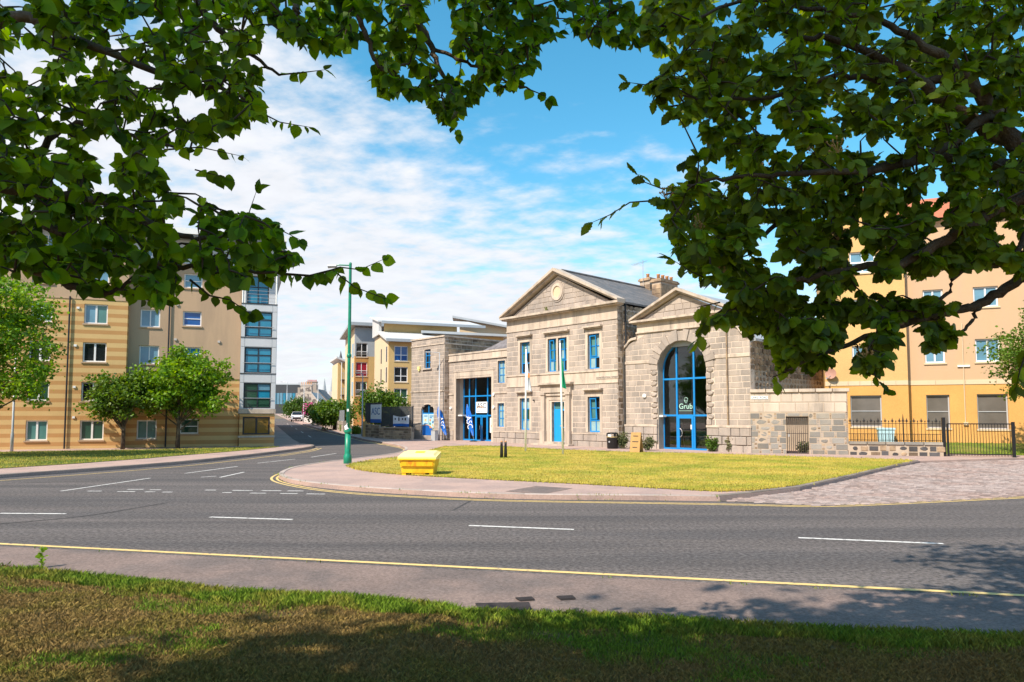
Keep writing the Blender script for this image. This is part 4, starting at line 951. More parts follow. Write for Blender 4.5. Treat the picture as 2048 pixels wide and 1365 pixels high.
# ---- tower: local x -16.9..-12.35, front y=0
tw = thing('granite_tower', 'square granite tower block with small blue window above an arched poster window', 'building', cx(0), RZ)
T0, T1 = -16.9, -12.35
tops = [(-15.06, -14.19, 5.80, 7.34)]; wc, wr = -14.61, .88
core(T0, T1, 3.0, 8.2, .012, .4, tops).build('wall', 'mortar', tw)
pa = [(wc+wr*math.cos(math.pi-math.pi*i/14), 2.46+.46*math.sin(math.pi*i/14)) for i in range(15)]
mb = core(T0, T1, 0, 2.46, .012, .4, [(wc-wr, wc+wr, .42, 2.46)]); mb.prism_xz([(T0, 2.46)]+pa[:8]+[(wc, 3.0), (T0, 3.0)], .012, .4); mb.prism_xz(pa[7:]+[(T1, 2.46), (T1, 3.0), (wc, 3.0)], .012, .4); mb.build('wall', 'mortar', tw)
def twop(za, zb):
    zm = (za+zb)/2; k = wr if zm < 2.46 else (wr*math.sqrt(max(0, 1-((zm-2.46)/.46)**2)) if zm < 2.92 else 0)
    return [(wc-k, wc+k, max(za-.1, .42), zb+.1)] if k and zb > .42 else []
masonry(tw, T0, T1, .90, 3.90, 0, .30, .58, opf=twop, seed=41); masonry(tw, T0, T1, 4.0, 7.62, 0, .30, .58, [(-15.12, -14.13, 5.72, 7.40)], seed=42); masonry(tw, T0, T1, 7.72, 8.18, 0, .24, .66, seed=43)
masonry(tw, T0-.05, T1+.05, .02, .84, -.06, .41, .75, opf=twop, seed=44, depth=.18, proud=.03)
boxpart('plinth_course', 'granite_trim', tw, T0-.06, wc-wr, -.09, .05, .84, .9); boxpart('plinth_course', 'granite_trim', tw, wc+wr, T1+.06, -.09, .05, .84, .9)
for z, d in ((3.90, .10), (7.62, .10)): boxpart('string_course', 'granite_trim', tw, T0-.03, T1+.03, -.05, 5.9, z, z+d)
boxpart('coping', 'granite_trim', tw, T0-.06, T1+.06, -.07, 6.0, 8.18, 8.30)
mb = MB(); mb.box(T1-.4, T1-.012, .4, 5.8, 0, 8.18).box(T0, T0+.4, .4, 5.8, 0, 8.18).box(T0, T1-.02, 5.5, 5.8, 0, 8.18); mb.build('flank_walls', 'mortar', tw)
masonry(tw, .0, .46, .02, 3.9, 0, .30, .46, seed=45, m='granite_dark', side=T1, depth=.1); masonry(tw, .0, 5.8, 6.1, 7.62, 0, .31, .60, m='granite_dark', seed=46, side=T1, depth=.1); masonry(tw, 0, 5.8, 7.72, 8.18, 0, .24, .62, m='granite_dark', seed=47, side=T1, depth=.1); masonry(tw, 0, .46, 4.0, 6.1, 0, .30, .46, m='granite_dark', seed=48, side=T1, depth=.1)
window(tw, -15.06, -14.19, 5.80, 7.34, .16, BL, 'pane_dark', (.5,), (.33, .68), fw=.07, mw=.06)
mb = MB(); mb.box(-15.12, -15.06, -.004, .1, 5.72, 7.40).box(-14.19, -14.13, -.004, .1, 5.72, 7.40).box(-15.06, -14.19, -.004, .1, 7.34, 7.40); mb.build('window_margin', 'granite_trim', tw); boxpart('sill', 'granite_trim', tw, -15.25, -14.0, -.12, .2, 5.70, 5.80)
fw_ = MB(); fw_.box(wc-wr, wc-wr+.08, .16, .24, .45, 2.46).box(wc+wr-.08, wc+wr, .16, .24, .45, 2.46).box(wc-.04, wc+.04, .16, .24, 2.2, 2.9).box(wc-wr, wc+wr, .16, .24, 2.14, 2.24); f_ = fw_.build('window', BL, tw)
mb = MB(); mb.face([(wc-wr, .21, 2.2)]+[(wc+wr, .21, 2.2)]+[(x, .21, z) for x, z in pa[::-1]]); mb.build('pane', 'pane_dark', f_)
pp = thing('window_poster', 'pale blue printed poster panels filling the arched tower window', 'poster', cx(wc, .15), RZ)
boxpart('panel', 'sign_sky', pp, -.80, -.02, 0, .02, .45, 2.14); boxpart('panel', 'sign_sky', pp, .02, .80, 0, .02, .45, 2.14)
mb = MB(); mb.face([(-.8, -.006, .45), (.8, -.006, .45)]+[(.8-1.6*i/10, -.006, .62+.62*math.sin(math.pi*(.08+.60*i/10))) for i in range(11)]); mb.build('wave', 'sign_blue', pp)
mb = MB(); mb.tube([(.8-1.6*i/10, -.006, .66+.62*math.sin(math.pi*(.08+.60*i/10))) for i in range(11)], .022, 5); mb.build('wave_edge', 'orange_ink', pp)
for (x, z, m_) in ((.22, 1.65, 'orange_ink'), (.58, 1.5, 'ink_blue'), (.2, 1.36, 'green_paint'), (.56, 1.24, 'line_yellow'), (.24, 1.1, 'orange_ink'), (.6, .96, 'green_paint')): mb = MB(); mb.tube([(x, -.008, z), (x, 0, z)], .10, 12); mb.build('dot', m_, pp)
for x, z, w_ in ((-.4, 1.98, .5), (.4, 1.98, .5), (.3, 1.85, .3), (-.4, 1.36, .55), (-.4, 1.2, .2)): boxpart('print_line', 'ink_blue', pp, x-w_/2, x+w_/2, -.006, 0, z-.035, z+.035)
boxpart('print_block', 'line_yellow', pp, -.55, -.3, -.006, 0, 1.55, 1.75)
mb = MB(); mb.box(-15.85, -15.55, -.14, .0, 5.75, 6.0).box(-15.75, -15.62, -.12, 0, 5.62, 5.75); mb.build('alarm_box', 'yellow_lid', tw)

# ---- screen wall beside the arched wing
sa = G(1502, 911, 0); sb = G(1698, 914.6, 0); SR = math.atan2(sb[1]-sa[1], sb[0]-sa[0])
sw = thing('screen_wall', 'grey granite screen wall with coping and a barred doorway', 'wall', (sa[0], sa[1], 0), SR)
dop = (1.68, 2.73, .0, 1.97)
core(0, 4.5, 0, 3.18, .012, .34, [dop]).build('wall', 'mortar_tan', sw)
rr = random.Random(77)
def pinned(th, x0, x1, z0, z1, op, yf, m, m2, ch=.32, bw=.5, seed=1):
    """squared rubble with a little stack of pinnings between the big stones"""
    r_ = random.Random(seed); n = round((z1-z0)/ch); h = (z1-z0)/n
    for i in range(n):
        x = x0-r_.uniform(0, .4); a0, b0 = z0+i*h, z0+(i+1)*h
        while x < x1:
            w_ = bw*r_.uniform(.7, 1.25); pw = r_.uniform(.08, .14)
            for (p, q, cell) in ((x, x+w_, 0), (x+w_, x+w_+pw, 1)):
                p, q = max(p, x0), min(q, x1)
                if q-p < .05: continue
                for (a, b, c, d) in (cut([(p, q, a0, b0)], op) if op else [(p, q, a0, b0)]):
                    if b-a < .05: continue
                    if not cell: piece('stone_block', 'rock%d' % r_.randrange(7) if r_.random() < .25 else 'block', r_.choice((m, m, 'granite_grey')), th, ((a+b)/2, yf+.06, (c+d)/2), (b-a-.02, .12, d-c-.025))
                    else:
                        for k in range(3): hh = (d-c)/3; piece('pinning_stone', 'block', r_.choice((m2, 'granite')), th, ((a+b)/2, yf+.06, c+hh*(k+.5)), (b-a-.02, .11, hh-.02))
            x += w_+pw
pinned(sw, 0, 4.48, .02, 2.14, dop, 0, 'granite_grey', 'granite_dark', seed=3)
masonry(sw, 0, 4.48, 2.16, 3.16, 0, .5, .62, m='granite_trim', seed=5, depth=.12)
for i in range(6): piece('coping_stone', 'block', 'granite_trim', sw, (4.6*(i+.5)/6, .16, 3.26), (4.6/6-.02, .50, .17))
masonry(sw, 0.0, .34, .02, 3.16, 0, .32, .34, m='granite_dark', seed=6, side=4.5, depth=.1)
gt = thing('doorway_gate', 'rusty barred iron gate in the screen wall doorway', 'gate', (sa[0], sa[1], 0), SR)
mb = MB(); mb.box(1.70, 2.71, .2, .24, 1.9, 1.95).box(1.70, 2.71, .2, .24, .12, .16).box(1.70, 2.71, .2, .24, 1.1, 1.13); mb.build('rail', 'iron', gt)
for i in range(11): mb = MB(); x = 1.74+.93*i/10; mb.tube([(x, .22, .1), (x, .22, 1.95)], .015, 5); mb.build('bar', 'iron', gt)
boxpart('lock_box', 'galv', gt, 1.78, 1.84, .18, .2, .95, 1.08)
mb = MB(); mb.box(.4, 3.6, 3.4, 3.5, 0, 1.5).box(.3, .4, .35, 3.5, 0, 2.4).box(3.6, 3.7, .35, 3.5, 0, 2.4); mb.build('passage', 'mortar_tan', sw)
ls = thing('street_sign', 'LINKS ROAD street name plate on the screen wall beneath its coping', 'sign', (sa[0], sa[1], 0), SR)
boxpart('plate', 'sign_white', ls, .06, .86, -.02, -.002, 2.84, 3.0); text('lettering', 'LINKS  ROAD', .15, 'ink', ls, .46, -.024, 2.92, .003, width=.74)
flush_stuff()

# ---- low wall with railings and gate on the right
lw_ = thing('garden_wall', 'low wall of dark stones in pale mortar with flat coping', 'wall', (sa[0], sa[1], 0), SR)
core(4.5, 8.48, 0, .62, .012, .32, []).build('wall', 'mortar_tan', lw_)
r_ = random.Random(4)
for i, z in enumerate((.17, .44)):
    x = 4.55+.1*i
    while x < 8.35:
        w_ = r_.uniform(.24, .42); piece('dark_stone', 'block' if r_.random() < .7 else 'rock%d' % r_.randrange(7), 'black_stone' if r_.random() < .7 else 'granite_dark', lw_, (x+w_/2, .05, z+r_.uniform(-.02, .02)), (w_, .13, r_.uniform(.20, .26))); x += w_+r_.uniform(.03, .16)
for i in range(5): piece('coping_stone', 'block', 'granite_grey', lw_, (4.5+3.98*(i+.5)/5, .16, .69), (3.98/5-.015, .42, .13))
rl = thing('railing', 'black spearhead railing standing on the low dark-stone wall', 'railing', (sa[0], sa[1], 0), SR)
mb = MB()
for z in (.83, 1.13, 1.63): mb.box(4.52, 8.44, .145, .175, z-.012, z+.012)
mb.build('rail', 'black_paint', rl)
n = 26
for i in range(n):
    x = 4.6+3.8*i/(n-1); mb = MB(); tall = (i == 15)
    mb.tube([(x, .16, .76), (x, .16, 1.72)], .03 if tall else .012, 6)
    if i % 2 == 0 or tall: mb.tube([(x, .16, 1.68), (x, .16, 1.74), (x, .16, 1.90 if not tall else 2.1)], [.012, .042, .003], 6); mb.tube([(x-.07, .16, 1.75), (x+.07, .16, 1.75)], .02, 5)
    else: mb.tube([(x, .16, 1.70), (x, .16, 1.74), (x, .16, 1.78)], [.01, .035, .01], 8)
    mb.build('spear_bar', 'black_paint', rl)
for i in range(2*n-3):
    x = 4.6+3.8*(i+.5)/(2*n-2)
    mb = MB(); mb.tube([(x+.02, .16, .76), (x+.02, .16, 1.13)], .008, 4); mb.build('dog_bar', 'black_paint', rl)
gp_ = thing('gate_post', 'thick square black iron post between railing and gate', 'post', (sa[0], sa[1], 0), SR); boxpart('post', 'black_paint', gp_, 8.47, 8.61, .08, .22, 0, 1.92)
yg = thing('yard_gate', 'black vertical-bar iron yard gate standing before the green bank', 'gate', (sa[0], sa[1], 0), SR)
mb = MB(); mb.box(8.68, 11.3, .12, .16, 1.60, 1.65).box(8.68, 11.3, .12, .16, .20, .25); mb.build('rail', 'black_paint', yg)
boxpart('stile', 'black_paint', yg, 8.66, 8.74, .10, .18, .12, 1.62); boxpart('stile', 'black_paint', yg, 11.22, 11.34, .08, .2, .0, 1.72)
for i in range(21): x = 8.82+2.34*i/20; mb = MB(); mb.tube([(x, .14, .14), (x, .14, 1.62)], .013, 6); mb.build('bar', 'black_paint', yg)

# ================================================================ OTHER BUILDINGS
# ---- striped-brick apartments on the left
la = G(548, 895.4, 0); LR = math.atan2(.34173, .9398)
ap_ = thing('striped_apartments', 'long apartment block in striped orange brick and tan render with white corner bay', 'building', (la[0], la[1], 0), LR)
YA, YB = -.28, .28
colsA = [(-19.0, -17.9), (-16.0, -14.95), (-13.25, -12.19), (-10.61, -9.40)]; rowsT = [1.74, 3.96, 6.27, 8.52]; rowsB = [.60, 2.85, 5.13, 7.37]
opA = [(a, b, c, d) for a, b in colsA for c, d in zip(rowsB, rowsT)]; opA5 = [(a, b, 9.62, 10.75) for a, b in colsA]
core(-26, -8.36, 0, 8.78, YA, YA+.4, opA).build('brick_wall', 'brick_striped', ap_); core(-26, -8.36, 8.84, 11.4, YA+.0, YA+.4, opA5).build('render_wall', 'render_tan', ap_); boxpart('string_course', 'render_tan', ap_, -26, -8.34, YA-.03, YA+.4, 8.78, 8.84)
colsB = [(-7.79, -6.71)]; colC = (-5.46, -4.41); rB2 = [.90, 3.08, 5.32, 7.54]; rT2 = [1.81, 4.0, 6.23, 8.45]
opB = [(a, b, c, d) for a, b in colsB for c, d in zip(rowsB, [1.74, 3.96, 6.24, 8.45])] + [(*colC, c, d) for c, d in zip(rB2, rT2)] + [(-7.79, -6.71, 9.7, 10.8), (*colC, 9.9, 10.8)]
core(-8.36, -2.12, 0, 4.28, YB, YB+.4, [o for o in opB if o[3] < 4.2]).build('brick_wall', 'brick_striped', ap_)
core(-8.36, -2.12, 4.34, 11.4, YB, YB+.4, [o for o in opB if o[2] > 4.5]).build('render_wall', 'render_tan', ap_); boxpart('string_course', 'render_tan', ap_, -8.36, -2.12, YB-.05, YB+.4, 4.28, 4.34)
mb = MB(); mb.box(-26, -.02, .85, 1.0, 0, 12.9).box(-26, -.02, 13.8, 14, 0, 13).box(-.4, -.02, 1.0, 13.8, 0, 13).box(-10, -.02, 14, 48, 0, 8.0).box(-26, -25.8, YA, 14, 0, 13).box(-8.4, -8.36, YA+.4, YB+.4, 0, 11.4); mb.build('inner_walls', 'render_tan', ap_)  # includes an unseen rear wing, added and sized to shade the side street
SL_ = 'granite_trim'
gA = ['pane_sky', 'pane_green', 'pane_green', 'pane_dark', 'pane_teal']; r_ = random.Random(3)
for a, b in colsA:
    for k, (c, d) in enumerate(zip(rowsB+[9.62], rowsT+[10.75])):
        g_ = [r_.choice(('pane_green', 'pane_teal')), 'pane_dark' if a > -11 else 'pane_green', 'pane_dark', 'pane_sky', 'pane_sky'][k]
        window(ap_, a, b, c, d, YA+.10, 'white_frame', g_, (.5,), (), fw=.075, mw=.10, sill='render_tan', gms=[g_, 'pane_teal'] if k in (3,) else None)
for k, (c, d) in enumerate(zip(rowsB+[9.7], [1.74, 3.96, 6.24, 8.45, 10.8])): window(ap_, -7.79, -6.71, c, d, YB+.10, 'white_frame', ('pane_teal', 'pane_teal', 'pane_sky', 'pane_sky', 'pane_sky')[k], (.5,), (), fw=.075, mw=.06, sill='render_tan')
for k, (c, d) in enumerate(zip(rB2+[9.9], rT2+[10.8])): window(ap_, *colC, c, d, YB+.10, 'white_frame', ('pane_green', 'pane_sky', 'pane_blue', 'pane_cobalt', 'pane_sky')[k], (), (.5,), fw=.075, mw=.05, sill='render_tan')
for x, y, z1, m_ in ((-11.32, YA-.09, 8.9, 'dark_frame'), (-6.2, YB-.09, 11.2, 'dark_frame'), (-17.2, YA-.09, 8.9, 'dark_frame')):
    mb = MB(); mb.tube([(x, y, .12), (x, y, z1)], .045, 8); mb.build('downpipe', m_, ap_)
for x, z in ((-11.0, 2.35+.0), (-11.02, 4.1), (-11.05, 6.5), (-10.98, 8.7)): boxpart('vent', 'white_paint', ap_, x, x+.14, YA-.06, YA, z-.5, z-.38)
for x, z in ((-3.45, 6.55), (-5.9, 6.6), (-5.85, 8.75)): boxpart('vent', 'stone_pale', ap_, x, x+.14, YB-.07, YB, z, z+.13)
# top storey, eaves and mono-pitch roof
core(-26, -2.12, 11.4, 12.9, .35, .7, [(a, b, 11.7, 12.6) for a, b in colsA+colsB+[colC]]).build('top_storey', 'cladding', ap_)
for a, b in colsA+colsB+[colC]: window(ap_, a, b, 11.7, 12.6, .42, 'white_frame', 'pane_sky', (.5,), (), fw=.07)
mb = MB(); mb.box(-26, .45, -.75, .85, 12.92, 13.06); mb.prism_yz([(-.8, 13.06), (14.3, 13.06), (14.3, 14.5), (-.8, 13.3)], -26, .48); mb.build('roof', 'roof_grey', ap_)
boxpart('fascia', 'white_paint', ap_, -26, .5, -.86, -.80, 13.02, 13.36)
mb = MB(); mb.prism_xz([(-.02, 12.92), (.42, 12.92), (.42, 12.6), (.0, 10.9), (-.02, 10.9)], .0, 11.5); mb.build('gable_overhang', 'stone_far', ap_)
# white corner bay
BX0, BX1, YC = -2.10, .02, -.10
by = ap_
core(BX0+.02, 0, 0, 2.10, YC+.05, .85, [(-1.88, -.28, .82, 1.93)]).build('bay_base', 'brick_striped', by)
boxpart('stone_band', 'granite_trim', by, BX0-.06, BX1+.03, YC-.03, .85, 2.14, 2.42); boxpart('sill', 'granite_trim', by, BX0-.04, BX1+.02, YC-.06, YC+.16, .64, .76)
window(by, -1.88, -.28, .82, 1.93, YC+.12, 'dark_frame', 'pane_amber', (.5,), (), fw=.09, mw=.1)
wz = [(2.48, 4.05), (4.70, 6.30), (6.98, 8.56)]; ops_ = [(-1.86, -.26, a, b) for a, b in wz]
core(BX0, BX1, 2.42, 9.08, YC+.03, .85, ops_).build('bay_wall', 'grey_frame', by)
zp = [2.42, 4.08, 4.66, 6.34, 6.94, 8.60, 9.08]
for i in range(6):
    a, b = zp[i], zp[i+1]
    if i % 2 == 0:
        boxpart('panel', 'cladding', by, BX0+.01, -1.88, YC, YC+.04, a+.015, b-.015); boxpart('panel', 'cladding', by, -.24, BX1-.01, YC, YC+.04, a+.015, b-.015)
        boxpart('panel', 'cladding', by, BX1-.03, BX1+.012, YC+.05, .85, a+.015, b-.015)
    else:
        boxpart('panel', 'cladding', by, BX0+.01, -1.88, YC, YC+.04, a+.015, b-.015); boxpart('panel', 'cladding', by, -1.86, -.26, YC, YC+.04, a+.015, b-.015); boxpart('panel', 'cladding', by, -.24, BX1-.01, YC, YC+.04, a+.015, b-.015); boxpart('panel', 'cladding', by, BX1-.03, BX1+.012, YC+.05, .85, a+.015, b-.015)
for z in (4.66, 6.94, 9.08): boxpart('dark_rail', 'dark_frame', by, BX0-.02, BX1+.03, YC-.03, YC+.06, z-.035, z+.01)  # dark rails standing proud between the storeys of panels
for k, (a, b) in enumerate(wz): window(by, -1.86, -.26, a, b, YC+.08, 'dark_frame', ('pane_green', 'pane_blue', 'pane_blue')[k], (.5,), (.38, .70), fw=.07, mw=.06, gms=(['pane_green', 'pane_green', 'pane_green', 'pane_blue', 'pane_green', 'pane_sky'] if k == 0 else None)); mb = MB()
for k, (a, b) in enumerate(wz): mb = MB(); mb.tube([(-1.95, YC-.07, a+.62), (-.17, YC-.07, a+.62)], .018, 6); mb.build('guard_rail', 'galv', by)
# balcony storey and penthouse window
core(BX0, BX1, 9.08, 11.3, .5, .7, [(-1.8, -.5, 9.15, 10.95)]).build('balcony_back', 'cladding', by); window(by, -1.8, -.5, 9.15, 10.95, .52, 'dark_frame', 'pane_blue', (.5,), (.6,), fw=.07)
for x in (BX0+.06, BX1-.06, -1.9): mb = MB(); mb.tube([(x, YC+.05, 9.08), (x, YC+.05, 11.3)], .05, 8); mb.build('balcony_post', 'white_paint', by)
for k in range(4): mb = MB(); z = 9.25+k*.22; mb.tube([(BX0+.05, YC+.04, z), (BX1-.03, YC+.04, z)], .012, 5); mb.tube([(BX1-.03, YC+.04, z), (BX1-.03, .9, z)], .012, 5); mb.build('balcony_rail', 'galv', by)
boxpart('panel', 'cladding', by, BX0-.9, BX1+.05, YC, .85, 11.25, 11.62); boxpart('panel', 'cladding', by, BX0-3.0, BX0, .30, .4, 11.5, 12.4)
core(BX0, BX1, 11.62, 12.92, YC+.1, .85, [(-1.4, -.6, 11.75, 12.75)]).build('penthouse_wall', 'cladding', by); window(by, -1.4, -.6, 11.75, 12.75, YC+.15, 'dark_frame', 'pane_blue', (.5,), (.5,), fw=.06)

# ---- yellow-brick flats on the right, on raised ground (K scales a survey taken at twice the eye height)
KR = .71; ra = G(1955, 885.5, 0); ra = (ra[0]*KR, ra[1]*KR); RR = math.atan2(-.383, .924); ZB = EYE-EYE*KR
yb = thing('yellow_flats', 'tall flats with orange brick base, pale upper walls and red tiled gables', 'building', (ra[0], ra[1], 0), RR)
def zr(z): return EYE+(z-EYE)*KR
def xr(x): return x*KR
LB = zr(4.37); LB2 = zr(4.72)
gfw = [(xr(-3.22), xr(-1.68), zr(1.05), zr(3.60)), (xr(.08), xr(2.02), zr(1.0), zr(3.62)), (xr(4.6), xr(6.4), zr(1.0), zr(3.62))]
up = []
for zt, zb_ in ((7.78, 6.05), (11.74, 10.2), (15.4, 14.0)):
    for a, b in ((-3.2, -1.85), (.1, 1.7), (4.7, 6.2)): up.append((xr(a), xr(b), zr(zb_), zr(zt)))
xc = xr(-4.5); XE = 12
core(xc, XE, .2, LB, 0, .4, gfw).build('base_wall', 'brick_orange', yb); core(xc, XE, LB2, zr(17.2), .0, .4, up).build('upper_wall', 'render_pink', yb)
n = 11
for i in range(n): a = xc+(XE-xc)*i/n; boxpart('band_block', 'cream', yb, a+.006, a+(XE-xc)/n-.006, -.03, .4, LB, LB2)
YP = -.8*KR; xl = xr(-10.3)
pw = [(xr(-8.52), xr(-6.34), zr(1.15), zr(3.59))]; pu = [(xr(-8.3), xr(-6.45), zr(a), zr(b)) for a, b in ((5.6, 7.5), (9.5, 11.2), (13.3, 15.0))]
core(xl, xc, .2, LB, YP, YP+.4, pw).build('base_wall', 'brick_orange', yb); core(xl, xc, LB2, zr(17.0), YP, YP+.4, pu).build('upper_wall', 'brick_yellow', yb)
for i in range(7): a = xl+(xc-xl)*i/7; boxpart('band_block', 'cream', yb, a+.006, a+(xc-xl)/7-.006, YP-.03, YP+.4, LB, LB2)
mb = MB(); mb.box(xc-.35, xc, YP+.4, .0, .2, LB); mb.build('return_wall', 'brick_orange', yb); mb = MB(); mb.box(xc-.35, xc, YP+.4, 0, LB2, zr(17.0)); mb.build('return_wall', 'brick_yellow', yb)
mb = MB(); mb.box(xl, xl+.3, YP+.4, 10, .2, zr(17)).box(xl, XE, 9.8, 10, .2, zr(17)).box(XE-.3, XE, .4, 10, .2, zr(17)).box(xl+.3, XE-.3, 1.2, 1.3, .2, zr(17)); mb.build('inner_walls', 'brick_yellow', yb)
for w_ in gfw+pw: window(yb, w_[0], w_[1], w_[2], w_[3], (YP if w_ in pw else 0)+.12, 'grey_frame', 'pane_blind', (), (.5,), fw=.06, mw=.04, sill='cream')
for w_ in up: window(yb, *w_, .10, 'white_frame', 'pane_sky', (.5,), (), fw=.08, mw=.08, sill='cream')
for w_ in pu: window(yb, *w_, YP+.10, 'white_frame', 'pane_sky', (.5,), (.5,), fw=.09, mw=.09, sill='cream')
mb = MB(); za = zr(17.0); mb.prism_xz([(xl-.2, za), (xc+.2, za), ((xl+xc)/2, za+2.1)], YP-.02, YP+.35); mb.build('gable', 'brick_yellow', yb)
mb = MB(); c_ = (xl+xc)/2
for e in (xl-.35, xc+.35): n = len(mb.v); mb.v += [(e, YP-.3, za-.1), (c_, YP-.3, za+2.25), (c_, 6, za+2.25), (e, 6, za-.1), (e, YP-.3, za-.25), (c_, YP-.3, za+2.1)]; mb.f += [(n, n+1, n+2, n+3), (n, n+4, n+5, n+1)]
n = len(mb.v); zt = zr(17.2); mb.v += [(xc, -.4, zt), (XE+.3, -.4, zt), (XE+.3, 5, zt+2.6), (xc-2, 5, zt+2.6), (XE+.3, 10.4, zt), (xl, 10.4, zt), (xl, 5, zt+2.6)]; mb.f += [(n, n+1, n+2, n+3), (n+3, n+2, n+4, n+5), (n+1, n+4, n+2)]; mb.build('roof', 'roof_red', yb)
mb = MB(); mb.tube([(xr(-.72), -.06, 1.6), (xr(-.72), -.06, 7.0)], .022, 6); mb.box(xr(-.85), xr(-.55), -.10, 0, 1.5, 1.65); mb.build('downpipe', 'cream', yb); boxpart('vent_bar', 'white_paint', yb, xr(-1.1), xr(-.3), -.08, 0, zr(5.7), zr(5.83))
sdh = thing('satellite_dish', 'faded pink satellite dish on the yellow flats corner above the screen wall', 'dish', (ra[0]+math.cos(RR)*(xl+.3)-math.sin(RR)*(YP-.25), ra[1]+math.sin(RR)*(xl+.3)+math.cos(RR)*(YP-.25), zr(5.35)), RR-.3)
mb = MB(); n = 18
for k, r in enumerate((0, .12, .22, .30)):
    for i in range(n): a = 2*math.pi*i/n; mb.v.append((r*math.cos(a), -.5*r*r+.0, r*math.sin(a)))
for k in range(3):
    for i in range(n): j = (i+1) % n; mb.f.append((k*n+i, k*n+j, (k+1)*n+j, (k+1)*n+i))
mb.build('reflector', 'dish_pink', sdh, True); mb = MB(); mb.tube([(0, .02, -.1), (-.16, -.26, -.28)], .015, 5); mb.box(-.2, -.12, -.30, -.22, -.32, -.24); mb.tube([(0, 0, 0), (0, .3, -.05)], .02, 5); mb.build('arm', 'galv', sdh)
# the green bank in front of it
p = [G(1700, 912.5, 0), G(2048, 917, 0), G(2600, 925, 0)]
ca, sa_ = math.cos(RR), math.sin(RR); q = [(ra[0]+ca*x_, ra[1]+sa_*x_) for x_ in (xl-1, 6, 14)]
mb = MB(); mb.v = [(p[0][0]+.3, p[0][1]+.45, .12), (p[1][0], p[1][1]+.5, .12), (p[2][0], p[2][1]+.6, .12)] + [(a, b+.5, ZB+.02) for a, b in q]; mb.f = [(0, 1, 4, 3), (1, 2, 5, 4)]; struct(mb.build('grass_bank', 'lawn_green'))
rr = random.Random(8); pts = []
for _ in range(14000):
    u, v = rr.random(), rr.random()**1.3; a = Vector(mb.v[0]).lerp(Vector(mb.v[2]), u); b = Vector(mb.v[3]).lerp(Vector(mb.v[5]), u); pts.append(tuple(a.lerp(b, v)))
blades('grass_bank_blades', 'blade_green', pts, lambda n, r: r.uniform(.04, .10, n), .014, 9, 'green grass on the bank behind the yard gate')
rb = thing('recycling_bin', 'pale blue wheeled bin behind the railing beside the flats', 'bin', (ra[0]+ca*xr(-7.2)+.1, ra[1]+sa_*xr(-7.2)-1.5, .3), RR)
mb = MB(); mb.v = [(-.33, -.3, 0), (.33, -.3, 0), (.33, .3, 0), (-.33, .3, 0), (-.4, -.36, .95), (.4, -.36, .95), (.4, .36, .95), (-.4, .36, .95)]; mb.f = [(0, 3, 2, 1), (4, 5, 6, 7), (0, 1, 5, 4), (1, 2, 6, 5), (2, 3, 7, 6), (3, 0, 4, 7)]; mb.build('body', 'sign_sky', rb); boxpart('lid', 'sign_sky', rb, -.43, .43, -.40, .38, .96, 1.05)

# ---- buff apartments up the side street
SA = math.atan2(sd.y, sd.x)-R(90)
def street_block(c, label):
    return thing('street_apartments', label, 'building', (c[0], c[1], gh(*c)-.02), SA)
def wins(th, cols_, rows, y, fm, gls, vs=(.5,), hs=(.4,), fw=.08, sill='cream', rail=False):
    k = 0
    for c, d in rows:
        for a, b in cols_:
            window(th, a, b, c, d, y, fm, gls[k % len(gls)], vs, hs, fw=fw, mw=fw, sill=sill); k += 1
            if rail: mb = MB(); [mb.tube([(a-.08, y-.12, c+.35+j*.17), (b+.08, y-.12, c+.35+j*.17)], .02, 4) for j in range(3)]; mb.build('guard_rail', 'galv', th)
bB = street_block((-13.4, 74), 'buff and rust brick flats with stepped white roofs behind the tower')
rowsb = [(.5, 2.0), (2.95, 4.6), (5.3, 6.95), (7.6, 9.25)]
opb = [(.6, 2.1, c, d) for c, d in rowsb]
core(0, 2.7, 0, 9.7, 0, .4, opb).build('front_wall', 'brick_buff', bB); core(2.7, 9, 0, 9.7, .0, .4, [(5.2, 6.7, c, d) for c, d in rowsb]).build('rust_wall', 'brick_rust', bB)
wins(bB, [(.6, 2.1)], rowsb, .1, 'white_frame', ['pane_dark', 'pane_green', 'pane_dark', 'pane_cobalt']); wins(bB, [(5.2, 6.7)], rowsb, .1, 'white_frame', ['pane_dark'])
mb = MB(); mb.prism_yz([(.4, 0), (9, 0), (9, 10.9), (5, 10.9), (.4, 9.7)], 0, .35); mb.box(.35, 9, 8.7, 9, 0, 12); mb.build('street_wall', 'cream', bB)
for y_ in (1.0, 4.2):
    for c, d in rowsb[1:]: boxpart('slit_window', 'dark_frame', bB, -.03, .05, y_, y_+.5, c, d)
for c, d in rowsb[1:]: boxpart('reveal', 'white_frame', bB, -.04, .02, 1.55, 1.62, c, d)
mb = MB(); mb.prism_yz([(-.7, 9.75), (4.6, 11.15), (4.6, 11.35), (-.7, 10.0)], -.5, 9.3); mb.build('roof', 'roof_white', bB); boxpart('gutter', 'roof_grey', bB, -.45, 9.2, -.82, -.66, 9.65, 9.95)
mb = MB(); mb.box(.3, 9, 4.4, 4.7, 10.6, 12.3); mb.build('clerestory', 'brick_buff', bB)
mb = MB(); mb.prism_yz([(3.6, 12.3), (9.4, 13.5), (9.4, 13.66), (3.6, 12.46)], -.6, 12.0); mb.prism_yz([(4.6, 11), (9, 11), (9, 13.6), (4.6, 12.4)], -.3, .0); mb.build('upper_roof', 'roof_white', bB); boxpart('gutter', 'roof_grey', bB, -.2, 12.3, 3.45, 3.62, 12.15, 12.45)
bA = street_block((-19.9, 86), 'buff flats with grey-clad top storey and projecting mono-pitch roof')
rA = [(3.9, 5.7), (6.35, 8.15), (8.8, 10.6)]
